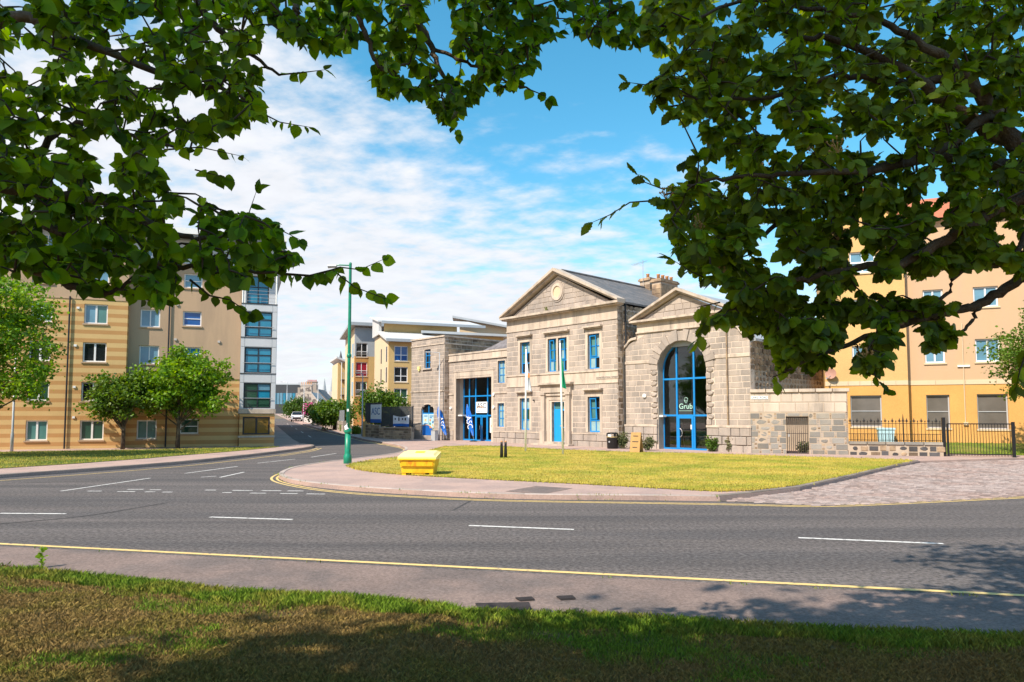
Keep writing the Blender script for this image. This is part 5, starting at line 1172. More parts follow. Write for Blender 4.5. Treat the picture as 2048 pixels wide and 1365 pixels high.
core(0, 1.75, 0, 8.9, 0, .4, [(.15, 1.6, c, min(d, 8.9)) for c, d in rA]).build('front_wall', 'brick_rust', bA)
core(1.75, 5, 0, 8.9, .0, .4, []).build('front_wall', 'brick_buff', bA); core(0, 5, 8.9, 12.6, 0, .4, [(.15, 1.6, 8.9, 10.6)]).build('clad_storey', 'roof_grey', bA)
wins(bA, [(.15, 1.6)], rA, .1, 'white_frame', ['pane_dark', 'red_curtain', 'pane_dark'], rail=True)
mb = MB(); mb.prism_yz([(.4, 0), (9, 0), (9, 12), (.4, 12.6)], 0, .3); mb.build('street_wall', 'cream', bA)
for c, d in rA: boxpart('street_window', 'pane_sky', bA, -.03, .04, .9, 2.2, c, d)
mb = MB(); mb.prism_yz([(-.8, 12.75), (9, 11.9), (9, 12.1), (-.8, 13.15)], -.8, 5.4); mb.build('roof', 'roof_grey', bA)
mb = MB(); mb.box(.3, 5, 8.5, 8.8, 0, 12); mb.build('rear_wall', 'brick_buff', bA)
bD = street_block((-27.6, 108), 'farther buff flats with steel balconies partly behind the green lamp post')
core(0, 6, 0, 9.3, 0, .4, []).build('front_wall', 'brick_buff', bD); core(-.0, .02, 0, 9.3, .4, 8, []).build('street_wall', 'cream', bD)
mb = MB(); mb.prism_xz([(-.4, 9.9), (1.2, 9.3), (3.4, 10.3), (3.4, 10.6), (1.2, 9.6), (-.4, 10.2)], -1.6, 8); mb.build('roof', 'roof_white', bD)
for z in (1.6, 4.2, 6.6):
    boxpart('balcony_floor', 'dark_frame', bD, .4, 3.6, -1.4, 0, z-.1, z); 
    for k in range(12): mb = MB(); x = .45+k*.28; mb.tube([(x, -1.35, z), (x, -1.35, z+1.0)], .025, 4); mb.build('baluster', 'galv', bD)
    mb = MB(); mb.tube([(.4, -1.35, z+1), (3.6, -1.35, z+1)], .03, 4); mb.build('handrail', 'galv', bD); boxpart('balcony_door', 'pane_dark', bD, 1.3, 2.6, -.03, .02, z, z+1.9)
for x in (.4, 2.0, 3.55): mb = MB(); mb.tube([(x, -1.35, 0), (x, -1.35, 9.3)], .06, 6); mb.build('post', 'white_paint', bD)
# roofs rising behind link and tower
def rear(c, w_, d_, hw, label, rise, m_w='brick_buff'):
    th = thing('rear_flats', label, 'building', (c[0], c[1], gh(*c)-.02), SA-R(18)); core(0, w_, 0, hw, 0, d_, []).build('wall', m_w, th)
    mb = MB(); mb.prism_xz([(-.9, hw+rise), (w_+.9, hw-.05), (w_+.9, hw+.22), (-.9, hw+rise+.27)], -.9, d_+.5); mb.build('roof', 'roof_grey', th)
    mb = MB(); mb.prism_xz([(0, hw), (w_, hw), (0, hw+rise)], .02, d_); mb.build('gable_infill', 'cream', th)
rear((-9.6, 79), 8.6, 5, 10.7, 'low grey roofed flats showing just above the granite tower', .35)
rear((-6.8, 88), 9.5, 6, 12.0, 'flats with sloping grey roof showing above the granite link', 1.9)
# ---- far end of the street
fh = thing('gable_house', 'grey rendered gable house with a wide chimney of red pots', 'building', (-47.5, 150, gh(0, 150)), R(4))
mb = MB(); mb.prism_xz([(0, 0), (6.8, 0), (6.8, 3.2), (4.6, 5.7), (2.3, 5.7), (1.9, 5.1), (0, 5.0)], 0, 9); mb.build('wall', 'stone_far', fh)
boxpart('chimney', 'stone_far', fh, 2.3, 4.4, 0, 1.2, 5.6, 7.4); boxpart('chimney_cap', 'stone_far', fh, 2.2, 4.5, -.1, 1.3, 7.4, 7.55)
for i in range(8): mb = MB(); mb.lathe([(.09, 7.5), (.07, 7.95)], 8, (2.45+i*.26, .5)); mb.build('chimney_pot', 'red_pot', fh)
mb = MB(); mb.prism_xz([(4.4, 5.75), (7.2, 2.9), (7.2, 3.1), (4.4, 5.95)], -.1, 9); mb.build('roof', 'slate', fh)
boxpart('side_chimney', 'stone_far', fh, -.1, .4, 2, 3, 5, 6.3)
rh = thing('rubble_house', 'pale rubble-stone gable with tall chimney standing before the grey gable house', 'building', (-41.0, 131, gh(0, 131)), R(4))
mb = MB(); mb.prism_xz([(-1.8, 0), (4.0, 0), (4.0, 2.6), (2.6, 4.6), (.2, 4.6), (-1.8, 2.9)], 0, 8); mb.prism_xz([(.3, 4.5), (2.5, 4.5), (2.4, 6.2), (.4, 6.2)], 0, 1.1); mb.build('wall', 'rubble_far', rh)
boxpart('chimney_cap', 'stone_pale', rh, .25, 2.55, -.1, 1.2, 6.2, 6.4)
for i in range(6): mb = MB(); mb.lathe([(.10, 6.4), (.08, 6.9)], 8, (.5+i*.36, .5)); mb.build('chimney_pot', 'terracotta', rh)
mb = MB(); mb.prism_xz([(2.4, 4.75), (4.3, 2.4), (4.3, 2.6), (2.4, 4.95)], -.1, 8); mb.build('roof', 'stone_pale', rh)
ob = thing('office_block', 'long dark glass office block low on the far skyline', 'building', (-92, 235, gh(0, 235)-1), R(3))
core(0, 22, 0, 11.2, 0, 12, []).build('wall', 'fence_dark', ob)
for i in range(20): boxpart('window', 'pane_sky' if i % 3 else 'pane_blue', ob, .4+i*1.05, 1.25+i*1.05, -.06, .02, 4.6, 8.4)
boxpart('parapet', 'roof_grey', ob, -.1, 22.1, -.15, 12.1, 11.2, 11.6)
ch = thing('church_tower', 'tall pale church tower with corner pinnacles and dark spire', 'church', (-50.5, 200, gh(0, 200)), R(10))
mb = MB(); mb.box(-2, 2.2, 0, 4, 0, 14.8); mb.build('tower', 'stone_pale', ch)
for x in (-1.1, .9): boxpart('louvre', 'spire_grey', ch, x, x+.5, -.05, 0, 8.5, 13.4)
for x in (-2, 2.2):
    for y in (0, 4): mb = MB(); mb.tube([(x, y, 14.7), (x, y, 15.1), (x, y, 16.4)], [.3, .3, .02], 6); mb.build('pinnacle', 'spire_grey', ch)
mb = MB(); mb.tube([(0, 2, 14.7), (0, 2, 15.6), (0, 2, 18.9)], [.95, .7, .02], 8); mb.build('spire', 'spire_grey', ch)
c2 = thing('twin_pinnacles', 'distant pale twin church pinnacles low beside the taller church tower', 'church', (-66, 240, 2), 0)
for x in (0, 2.6): mb = MB(); mb.box(x-.8, x+.8, -.8, .8, 0, 8.5); mb.build('tower', 'stone_pale', c2); mb = MB(); mb.tube([(x, 0, 8.5), (x, 0, 13.2)], [.75, .03], 6); mb.build('spire', 'roof_grey', c2)
# white car coming down the street
def car(x, y, rz, label):
    t_ = thing('parked_car', label, 'car', (x, y, gh(x, y)+.0), rz)
    mb = MB(); prof = [(-2.0, .35), (2.0, .35), (2.05, .75), (1.9, .98), (.95, 1.05), (.45, 1.5), (-1.1, 1.55), (-1.85, 1.05), (-2.05, .9)]
    n = len(prof); 
    for s_, f_ in ((-1, 1), (1, 1)): mb.v += [(s_*(.82 if z < 1.2 else .64), a, z) for a, z in prof]
    mb.f += [tuple(range(n))[::-1], tuple(range(n, 2*n))]; mb.f += [(i, (i+1) % n, n+(i+1) % n, n+i) for i in range(n)]; mb.build('body', 'car_white', t_)
    mb = MB(); mb.v = [(-.74, 1.02, 1.08), (.74, 1.02, 1.08), (.62, .50, 1.49), (-.62, .50, 1.49)]; mb.v = [(a, b+.02, c) for a, b, c in mb.v]; mb.f = [(0, 1, 2, 3)]; mb.build('windscreen', 'pane_dark', t_)
    for s_ in (-1, 1):
        mb = MB(); mb.v = [(s_*.80, .75, 1.08), (s_*.80, -1.5, 1.08), (s_*.67, -1.05, 1.46), (s_*.67, .42, 1.44)]; mb.f = [(0, 1, 2, 3)]; mb.build('side_window', 'pane_dark', t_)
        boxpart('headlight', 'pane_sky', t_, s_*.62-.16, s_*.62+.16, 1.93, 2.04, .72, .88)
        for y_ in (1.25, -1.3):
            mb = MB(); mb.tube([(s_*.66, y_, .32), (s_*.86, y_, .32)], .32, 14); w_ = mb.build('wheel', 'rubber', t_); mb = MB(); mb.tube([(s_*.86, y_, .32), (s_*.875, y_, .32)], .19, 12); mb.build('rim', 'galv', w_)
    boxpart('grille', 'black_paint', t_, -.6, .6, 1.98, 2.08, .40, .66)
    return t_
cp = G(586, 843.5); car(cp[0]+.6, cp[1], R(180+17), 'white car facing the junction, parked on the climbing street')
# walls, fences and banners along the far pavement
def run(p0, p1): d = Vector((p1[0]-p0[0], p1[1]-p0[1])); return math.atan2(d.y, d.x), d.length
w0, w1 = G(758, 879.5), G(822, 882.8); a_, L_ = run(w0, w1)
sw2 = thing('boundary_wall', 'low tan stone wall under the dark mesh fence beside the tower', 'wall', (w0[0], w0[1], 0), a_)
core(0, L_, 0, 1.0, .012, .3, []).build('core', 'mortar_tan', sw2); masonry(sw2, 0, L_, .02, .98, 0, .2, .55, m='granite_dark', seed=51, depth=.1, name='stone_block'); boxpart('coping', 'mortar_tan', sw2, -.02, L_, -.05, .36, 1.0, 1.08)
w2 = G(727, 876); a2, L2 = run(w2, w0)
sw3 = thing('boundary_wall', 'tan stone wall with end pier beside the grey street lamp', 'wall', (w2[0], w2[1], 0), a2)
core(0, L2, 0, 1.25, .012, .3, []).build('core', 'mortar_tan', sw3); masonry(sw3, .4, L2, .02, 1.22, 0, .24, .6, m='granite_dark', seed=52, depth=.1); boxpart('pier', 'brick_yellow', sw3, -.05, .38, -.06, .4, 0, 1.5)
def fence(p, a, L, z0, z1, label, step=.14, m='fence_dark'):
    f_ = thing('mesh_fence', label, 'fence', (p[0], p[1], gh(*p)), a); mb = MB(); mb.box(0, L, .12, .15, z0, z0+.06).box(0, L, .12, .15, z1-.06, z1); mb.build('rail', m, f_)
    k = 0; x = 0
    while x < L: boxpart('picket', m, f_, x, x+step*.72, .13, .15, z0, z1); x += step
    for i in range(4): boxpart('post', m, f_, L*i/3.0-.03, L*i/3.0+.03, .15, .21, z0-.4, z1+.05)
    return f_
fence(w0, a_, L_, 1.1, 2.7, 'dark close-boarded metal fence standing on the low tan wall', .15); fence(w2, a2, L2, 1.3, 3.0, 'dark metal fence behind the ASC banner', .15)
bn = thing('banner', 'white and blue ASC banner tied to the dark fence', 'banner', (w2[0], w2[1], 0), a2); k0 = L2*.42
boxpart('sheet', 'sign_white', bn, k0, k0+2.2, .04, .07, 1.55, 2.95); boxpart('strip', 'sign_blue', bn, k0, k0+2.2, .035, .06, 1.42, 1.72); text('lettering', 'ASC', .85, 'ink_blue', bn, k0+1.1, .034, 2.35, .004, width=1.8)
bn2 = thing('banner', 'sagging pale grey printed banner with blue lower edge beside the tower', 'banner', (w0[0], w0[1], 0), a_); x0 = L_-2.3
mb = MB(); N_ = 8
for i in range(N_+1): u = i/N_; sag = .14*math.sin(math.pi*u); mb.v += [(x0+2.0*u, .05-.05*math.sin(u*9), 1.12+sag*.3), (x0+2.0*u, .05-.05*math.sin(u*9), 1.35+sag*.2), (x0+2.0*u, .05, 2.05-sag)]
up_ = MB(); up_.v = mb.v[:]; up_.f = [(3*i+1, 3*i+4, 3*i+5, 3*i+2) for i in range(N_)]; up_.build('sheet', 'flag_white', bn2); mb.f = [(3*i, 3*i+3, 3*i+4, 3*i+1) for i in range(N_)]; mb.build('blue_edge', 'sign_blue', bn2)
for i, wd in ((.35, .16), (.8, .3), (1.25, .16), (1.6, .22)): boxpart('print', 'ink', bn2, x0+i-.06, x0+i+.06, -.02, .0, 1.75-wd*.5, 1.75+wd*.4)
w4, w5 = G(652, 856), G(688, 866); a4, L4 = run(w4, w5)
sw4 = thing('boundary_wall', 'long low stone wall under grey railings along the climbing pavement', 'wall', (w4[0]-.1, w4[1], gh(*w4)-.3), a4); core(0, L4, 0, 1.2, 0, .3, []).build('core', 'stone_far', sw4); masonry(sw4, 0, L4, .1, 1.18, -.03, .36, .9, m='granite', seed=54, depth=.06)
for k in range(int(L4/.3)): boxpart('railing_bar', 'galv', sw4, k*.3, k*.3+.12, .1, .14, 1.2, 2.3)
w6, w7 = G(596, 842), G(622, 850); a6, L6 = run(w6, w7)
mg = thing('hoarding', 'magenta hoarding panel above a white wall beside the parked car', 'hoarding', (w6[0], w6[1]+.5, gh(*w6)-.2), a6); core(0, L6, 0, 1.1, 0, .3, []).build('wall', 'stone_pale', mg); boxpart('panel', 'magenta', mg, L6*.25, L6*.95, .1, .16, 1.1, 2.9)
ps_ = thing('stone_pier', 'narrow dark stone gate pier beneath the rubble house', 'pier', (*G(634, 852.5), gh(*G(634, 852.5))), a4); boxpart('shaft', 'stone_far', ps_, -.5, .6, 0, .8, 0, 2.4); boxpart('shaft', 'mortar_tan', ps_, 1.0, 1.5, 0, .5, 0, 2.1)

# ================================================================ STREET FURNITURE
x, y = G(695, 933, 0)
lp = thing('lamp_post', 'tall green-painted cast lamp post with collars at the lawn tip', 'lamp post', (x, y, .11))
mb = MB(); mb.lathe([(.16, -.1), (.16, .22), (.155, .30), (.125, .36), (.118, .42), (.112, 1.20)], 24); mb.build('base', 'green_paint', lp, True)
mb = MB(); mb.lathe([(.112, 1.19), (.15, 1.23), (.155, 1.30), (.13, 1.36), (.08, 1.40)], 24); mb.build('collar', 'green_paint', lp, True)
mb = MB(); mb.lathe([(.078, 1.39), (.066, 4.25), (.056, 7.95), (.058, 8.0), (.05, 8.06), (.01, 8.08)], 20); mb.build('shaft', 'green_paint', lp, True)
mb = MB(); mb.lathe([(.066, 4.20), (.095, 4.25), (.095, 4.33), (.066, 4.38)], 20); mb.build('collar', 'green_paint', lp, True)
mb = MB(); mb.tube([(0, 0, 7.95), (-.45, 0, 7.97), (-.62, 0, 7.93)], .028, 8); mb.build('bracket', 'green_paint', lp); mb = MB(); mb.tube([(-.55, 0, 7.93), (-.9, 0, 7.92)], [.07, .09], 8); mb.build('lantern', 'galv', lp)
mb = MB(); mb.tube([(-.02, -.085, 1.35), (-.06, -.09, 1.47), (-.01, -.085, 1.60)], [.09, .07, .03], 6); mb.build('paper_scrap', 'white_paint', lp); boxpart('sticker', 'white_paint', lp, -.035, .035, -.082, -.07, 2.06, 2.16)
def grey_lamp(px, py, htop, label, arm=.5, z=0, r=.06):
    x, y = G(px, py); h = htop
    t_ = thing('street_lamp', label, 'street lamp', (x, y, gh(x, y)+z)); mb = MB(); mb.lathe([(r*1.35, -.1), (r*1.35, h*.16), (r, h*.17), (r*.6, h)], 10); mb.build('column', 'galv', t_, True)
    mb = MB(); mb.tube([(0, 0, h-.02), (-arm, 0, h+.05)], .03, 6); mb.build('arm', 'galv', t_); mb = MB(); mb.box(-arm-.35, -arm+.05, -.09, .09, h+.0, h+.09); mb.build('lantern', 'galv', t_)
def htop(py0, py1): return (py0-py1)*EYE/(py0-HZ)
grey_lamp(878, 884, 6.9, 'slim grey street lamp in front of the granite tower', .75); grey_lamp(724, 875.5, 5.6, 'grey street lamp at the pier of the tan wall', .3)
grey_lamp(635, 852, 5.4, 'grey street lamp beside the rubble house pier', .5); grey_lamp(607, 846.5, 5.8, 'grey street lamp behind the parked white car', .5); grey_lamp(573, 835, 7.0, 'grey street lamp far up the street by the office block', 1.0)
grey_lamp(23, 908, 6.5, 'grey lamp column before the striped apartments and leafy tree', .4)
x, y = G(839, 958, 0)
gb = thing('grit_bin', 'yellow plastic grit bin with sloping lid on the lawn edge', 'grit bin', (x-.07, y, .115), R(-3))
def frus(b0, b1, z0, z1, zb1=None):
    zb1 = zb1 or z1; mb = MB(); (a, b, c, d), (e, f_, g_, h_) = b0, b1
    mb.v = [(a, c, z0), (b, c, z0), (b, d, z0), (a, d, z0), (e, g_, z1), (f_, g_, z1), (f_, h_, zb1), (e, h_, zb1)]; mb.f = [(0, 3, 2, 1), (4, 5, 6, 7), (0, 1, 5, 4), (1, 2, 6, 5), (2, 3, 7, 6), (3, 0, 4, 7)]; return mb
frus((-.50, .50, 0, .78), (-.52, .52, -.02, .80), .07, .26).build('lower_body', 'yellow_plastic', gb)
frus((-.54, .54, -.04, .82), (-.57, .57, -.07, .85), .26, .50).build('upper_body', 'yellow_plastic', gb)
mb = MB()
for a, b in ((-.50, -.37), (-.20, .24), (.38, .50)): mb.box(a, b, .02, .76, 0, .08)
mb.build('feet', 'yellow_plastic', gb)
boxpart('worn_panel', 'yellow_worn', gb, -.50, .50, -.083, -.05, .29, .46)
mb = frus((-.61, .61, -.11, .88), (-.62, .62, -.12, .90), .49, .58, .70)
ld_ = mb.build('lid', 'yellow_lid', gb)
mb = frus((-.58, .58, -.08, .86), (-.46, .50, .06, .78), .58, .66, .745); mb.v[2] = (.58, .86, .70); mb.v[3] = (-.58, .86, .70); mb.build('lid_crown', 'yellow_lid', ld_)
mb = MB(); mb.v = [(-.14, .30, .698), (.16, .30, .698), (.16, .56, .729), (-.14, .56, .729)]; mb.f = [(0, 1, 2, 3)]; mb.build('sticker', 'yellow_sticker', gb)
boxpart('lip', 'yellow_plastic', gb, -.60, .60, -.13, -.09, .485, .53)
def pole(px, py, fm, label, flab, lean):
    x, y = G(px, py, .12); t_ = thing('flagpole', label, 'flagpole', (x, y, .12)); t_.rotation_euler = (0, lean, 0)
    mb = MB(); mb.lathe([(.055, -.15), (.05, 3), (.036, 5.45)], 14); mb.build('pole', 'white_paint', t_, True); mb = MB(); mb.lathe([(.02, 5.44), (.055, 5.5), (.055, 5.53), (.01, 5.58)], 10); mb.build('finial', 'galv', t_, True)
    f_ = thing('flag', flab, 'flag', (x, y, .12)); f_.rotation_euler = (0, lean, 0); mb = MB(); n = 10
    wd = .34 if fm == 'flag_white' else .26
    for j in range(n+1):
        u = j/n; top = 5.0; z = top-1.75*u; w_ = wd*(.25+.75*u)
        for i in range(6): v = i/5; mb.v.append((.05+w_*v*.8, -.04+.09*math.sin(v*11+u*3), z-.55*v*(1-u)-.08*v))
    for j in range(n):
        for i in range(5): mb.f.append((j*6+i, j*6+i+1, (j+1)*6+i+1, (j+1)*6+i))
    c = mb.build('cloth', fm, f_, True)
    if fm == 'flag_white': boxpart('emblem', 'orange_ink', f_, .10, .2, -.16, -.14, 3.9, 4.15)
pole(1051, 903, 'flag_white', 'white flagpole carrying the drooping white flag', 'limp white flag hanging down its pole', R(.4)); pole(1126, 909.6, 'flag_green', 'white flagpole carrying the drooping green flag, nearer the door', 'limp green flag hanging down its pole', R(-1.3))
for px in (1003.2, 1011.2):
    x, y = G(px, 916, .12); t_ = thing('bollard', 'slim black bollard, one of a close pair on the corner lawn', 'bollard', (x, y, .12), 0, 'pair of black bollards'); mb = MB(); mb.lathe([(.075, -.1), (.072, .25), (.055, .62), (.05, .70)], 14); mb.build('shaft', 'black_paint', t_, True); mb = MB(); mb.lathe([(.05, .70), (.05, .735), (.02, .76)], 12); mb.build('cap', 'terracotta', t_, True)
x, y = G(1225, 901.5, .0)
lb = thing('litter_bin', 'black litter bin with hooded top by the hall corner', 'litter bin', (x, y, .11), R(-30))
mb = MB(); mb.lathe([(.29, 0), (.31, .06), (.33, .62), (.34, .66)], 20); mb.build('body', 'black_paint', lb, True); mb = MB(); mb.lathe([(.335, .66), (.335, .69)], 20); mb.build('gold_band', 'line_yellow', lb)
mb = MB()
for i in range(6): a = 2*math.pi*i/6+.3; mb.box(.29*math.cos(a)-.04, .29*math.cos(a)+.04, .29*math.sin(a)-.04, .29*math.sin(a)+.04, .68, .84)
mb.build('hood_post', 'black_paint', lb); mb = MB(); mb.lathe([(.34, .83), (.34, .88), (.24, .93), (.02, .94)], 20); mb.build('hood', 'black_paint', lb, True); boxpart('notice', 'sign_white', lb, -.14, .06, -.345, -.325, .70, .82); mb = MB(); mb.tube([(-.06, -.345, .40), (-.06, -.31, .40)], .05, 10); mb.build('emblem', 'galv', lb)
def aframe(px, py, m, h, wd, label, rz, words, ink):
    x, y = G(px, py, .0); t_ = thing('pavement_board', label, 'sandwich board', (x, y, .11), rz)
    for s_ in (-1, 1):
        mb = MB(); k = .26*s_; mb.v = [(-wd/2, k, 0), (wd/2, k, 0), (wd/2*.96, .03*s_, h), (-wd/2*.96, .03*s_, h), (-wd/2, k-.025*s_, 0), (wd/2, k-.025*s_, 0), (wd/2*.96, .03*s_-.025*s_, h), (-wd/2*.96, .03*s_-.025*s_, h)]
        mb.f = [(0, 1, 2, 3), (4, 7, 6, 5), (0, 4, 5, 1), (1, 5, 6, 2), (2, 6, 7, 3), (3, 7, 4, 0)]; mb.build('panel', m, t_)
    an = math.degrees(math.atan2(.23, h))
    for i, (s, sz) in enumerate(words):
        z = h*(.82-.28*i); yy = -.03-(.23)*(1-z/h)-.006; boxpart('chalk_line', ink, t_, -wd*sz/2, wd*sz/2, yy-.008, yy+.012, z-.018, z+.018); 
    return t_
aframe(1273, 909.5, 'wood', 1.03, .56, 'brown wooden sandwich board on the path between litter bin and arch', R(-34), (('', .5), ('', .6), ('', .45)), 'ink')
aframe(976, 884.5, 'sign_white', 1.0, .8, 'white sandwich board in front of the wide glazed entrance', R(-40), (('', .6), ('', .7), ('', .5)), 'sign_sky')
def feather(px, py, h, label, lean, flip_=1):
    x, y = G(px, py, .0); t_ = thing('feather_flag', label, 'feather flag', (x, y, .11), R(-25)); mb = MB(); mb.lathe([(.28, 0), (.28, .05), (.05, .09)], 16); mb.build('base', 'black_paint', t_)
    n = 14; L = []; 
    for i in range(n+1): u = i/n; L.append((-.72*math.sin(u*1.35)*lean, .0, .25+h*u))
    mb = MB(); mb.tube([(0, 0, .05)]+L, .014, 6); mb.build('rod', 'galv', t_)
    mb = MB(); sp = []
    for i in range(n+1):
        u = i/n; w_ = .02+.62*min(1, (u*2.6))*(1-.35*u); 
        if u > .8: w_ *= max(.18, 1-(u-.8)*3.2)
        sp.append(w_)
    for i in range(1, n+1): a = L[i]; mb.v += [(a[0], -.01+.03*math.sin(i), a[2]), (a[0]-sp[i]*.5*lean, -.01, a[2]), (a[0]+sp[i]*.5, -.03+.04*math.sin(i*.8), a[2]-.04)]
    for i in range(n-1): mb.f += [(3*i, 3*i+2, 3*i+5, 3*i+3), (3*i, 3*i+3, 3*i+4, 3*i+1)]
    mb.build('sail', 'flag_blue', t_)
    text('lettering', 'ASC', .62, 'sign_white', t_, L[7][0]+.0, -.08, L[7][2]-.1, .004, rx=90, width=.95).rotation_euler = (R(90), R(78), 0)
feather(893, 884, 2.35, 'blue feather flag leaning before the granite tower corner', 1.0); feather(947, 886.5, 2.5, 'blue feather flag in front of the wide glazed entrance doors', .75)
x, y = G(869, 884.5, 0); ub = thing('utility_cabinet', 'small pale grey utility cabinet at the foot of the tower lamp', 'cabinet', (x, y, .11), RZ); boxpart('body', 'grey_frame', ub, -.25, .25, -.15, .15, 0, .75); boxpart('lid', 'galv', ub, -.27, .27, -.17, .17, .75, .79)

# ================================================================ TREES AND PLANTS
def leaf_cloud(name, m, parent, centers, per, rad, size, seed, flat=.6, label=None, kind=None):
    """many small folded leaf faces round clump centres"""
    r = np.random.default_rng(seed); C = np.repeat(np.array(centers), per, 0); n = len(C)
    P = C + r.normal(0, 1, (n, 3))*np.array(rad); s = size*r.uniform(.6, 1.3, n)
    a = r.uniform(0, 6.283, n); tilt = r.normal(0, flat, n); d = np.stack([np.cos(a)*np.cos(tilt), np.sin(a)*np.cos(tilt), np.sin(tilt)-.25], 1); d /= np.linalg.norm(d, axis=1)[:, None]
    q = r.normal(0, 1, (n, 3)); q[:, 2] += .0; e = np.cross(d, q); e /= np.linalg.norm(e, axis=1)[:, None]; nn = np.cross(d, e)
    V = np.zeros((n, 6, 3)); S = s[:, None]
    V[:, 0] = P; V[:, 1] = P+(d*.35+e*.36+nn*.07)*S; V[:, 2] = P+(d*.75+e*.26+nn*.05)*S; V[:, 3] = P+d*S; V[:, 4] = P+(d*.75-e*.26+nn*.05)*S; V[:, 5] = P+(d*.35-e*.36+nn*.07)*S
    me = bpy.data.meshes.new(name); me.vertices.add(n*6); me.vertices.foreach_set('co', (V*U).ravel())
    F_ = (np.arange(n)*6)[:, None]+np.array([0, 1, 2, 3, 0, 3, 4, 5]); me.loops.add(n*8); me.loops.foreach_set('vertex_index', F_.ravel()); me.polygons.add(n*2); me.polygons.foreach_set('loop_start', np.arange(n*2)*4); me.update(calc_edges=True); me.materials.append(MAT[m])
    o = bpy.data.objects.new(name, me); col.objects.link(o)
    if parent: o.parent = parent
    if kind: o['kind'] = kind
    return o
def mid_tree(name, label, base, h, tr, crown, m, seed, nc=90, per=40, size=.16, rad=.28, bark='bark', group=None, cat='tree', lean=0):
    """crown = list of ellipsoids (x,y,z,rx,ry,rz) relative to the base"""
    r = random.Random(seed); t_ = thing(name, label, cat, base, 0, group); cs = []
    tot = sum(c[3]*c[4]*c[5] for c in crown)
    for c in crown:
        for k in range(max(6, int(nc*c[3]*c[4]*c[5]/tot))):
            d = Vector((r.gauss(0, 1), r.gauss(0, 1), r.gauss(0, 1))).normalized(); q = r.uniform(.3, 1.0)**.6*(.9+.65*noise.noise(d*2.2+Vector((seed, 0, 0))))
            cs.append((c[0]+d.x*c[3]*q, c[1]+d.y*c[4]*q, c[2]+d.z*c[5]*q))
    mb = MB(); top = Vector((lean, 0, h*.62)); mb.tube([(0, 0, -.1), (lean*.2, .02, h*.2), (lean*.6, -.02, h*.42), top], [tr*1.15, tr*.9, tr*.7, tr*.35], 9)
    for k in range(0, len(cs), max(1, len(cs)//22)):
        e = Vector(cs[k]); s = Vector((lean*.4, 0, h*r.uniform(.22, .5))); s = Vector((0, 0, -.1)).lerp(top, min(1, max(.28, (e.z-h*.12)/h*.9))) if e.z < h*.7 else Vector((lean*.6, 0, h*.5))
        mid = s.lerp(e, .5)+Vector((0, 0, -.04*h*.3)); mb.tube([s, mid, e], [tr*.38, tr*.22, tr*.06], 5, False)
    mb.build('trunk', bark, t_, True); leaf_cloud('crown', m, t_, cs, per, (rad, rad, rad*.7), size, seed); return t_
def gb3(px, py): x, y = G(px, py); return (x, y, gh(x, y)+.11)
def px2u(px, y): return px*y/FOC
# two street trees before the striped apartments
x, y, z = gb3(245, 903); mid_tree('street_tree', 'smaller dark green maple before the striped apartments, beside a brighter maple', (x, y, z), 4.4, .11, [(-.2, 0, 2.95, 1.75, 1.5, 1.35), (.9, .2, 3.4, 1.1, 1.0, 1.0), (-1.2, 0, 2.3, .9, .9, .6)], 'leaf_mid', 31, 125, 62, .17, .22)
x, y, z = gb3(355, 901); mid_tree('street_tree', 'bright green bushy maple before the tan rendered apartments', (x, y, z), 5.6, .12, [(.1, 0, 3.7, 2.6, 2.1, 1.9), (-1.9, .2, 3.4, 1.5, 1.3, 1.3), (2.1, -.2, 2.7, 1.2, 1.1, .85), (.2, 0, 5.0, 1.3, 1.1, .8)], 'leaf_bright', 32, 215, 66, .18, .24)
# big bright tree at the far left
mid_tree('leafy_tree', 'large yellow-green tree rising round a grey lamp column before the striped apartments', (-24.4, 30.5, .1), 10, .22, [(1.3, 0, 4.9, 2.9, 2.6, 2.7), (2.9, -.4, 3.6, 1.3, 1.4, 1.3), (-1.5, .4, 5.2, 3, 2.6, 2.6), (1.2, 0, 7.0, 2.4, 2.2, 1.6)], 'leaf_bright', 33, 360, 64, .15, .24)
# tree at the right edge before the flats
mid_tree('leafy_tree', 'small-leaved green tree before the pink-walled flats beyond the yard gate', (24.6, 31.0, .1), 7, .14, [(-.6, 0, 4.6, 2.0, 1.9, 1.9), (.4, 0, 6.0, 1.6, 1.6, 1.1)], 'leaf_mid', 34, 150, 60, .13, .24)
# trees and hedges up the street
for k, (px, py, w_, h_, m_, lb_) in enumerate(((716, 872, 38, 104, 'leaf_mid', 'dark green round tree behind the green lamp post'), (668, 862, 42, 66, 'leaf_mid', 'dark leafy tree over the low grey railings'), (745, 872, 32, 96, 'leaf_mid', 'dark green tree in front of the grey-clad flats'), (780, 878, 20, 66, 'leaf_shrub', 'thin sparse tree in front of the buff flats'), (592, 842, 30, 48, 'leaf_dark', 'round green tree beyond the parked white car'), (652, 850, 9, 44, 'leaf_bright', 'bright green tree between rubble house and flats'), (640, 853, 26, 50, 'leaf_dark', 'dark tree against the rubble house'))):
    x, y, z = gb3(px, py); s = y/FOC; h = h_*s; rx = w_*s*.95
    if k in (0, 2): x += 1.0; y += 3.5
    if k == 3: x += .6; y += 2.5
    mid_tree('garden_tree', lb_, (x, y, gh(x, y)), h, .12, [(0, 0, h*.58, rx, rx*.8, h*.42), (rx*.4, 0, h*.45, rx*.7, rx*.6, h*.3), (-rx*.4, 0, h*.5, rx*.7, rx*.6, h*.3)], m_, 50+k, (170 if k in (0, 2) else 110) if k != 3 else 40, 38 if k != 3 else 22, .26 if y > 70 else .22, .34)
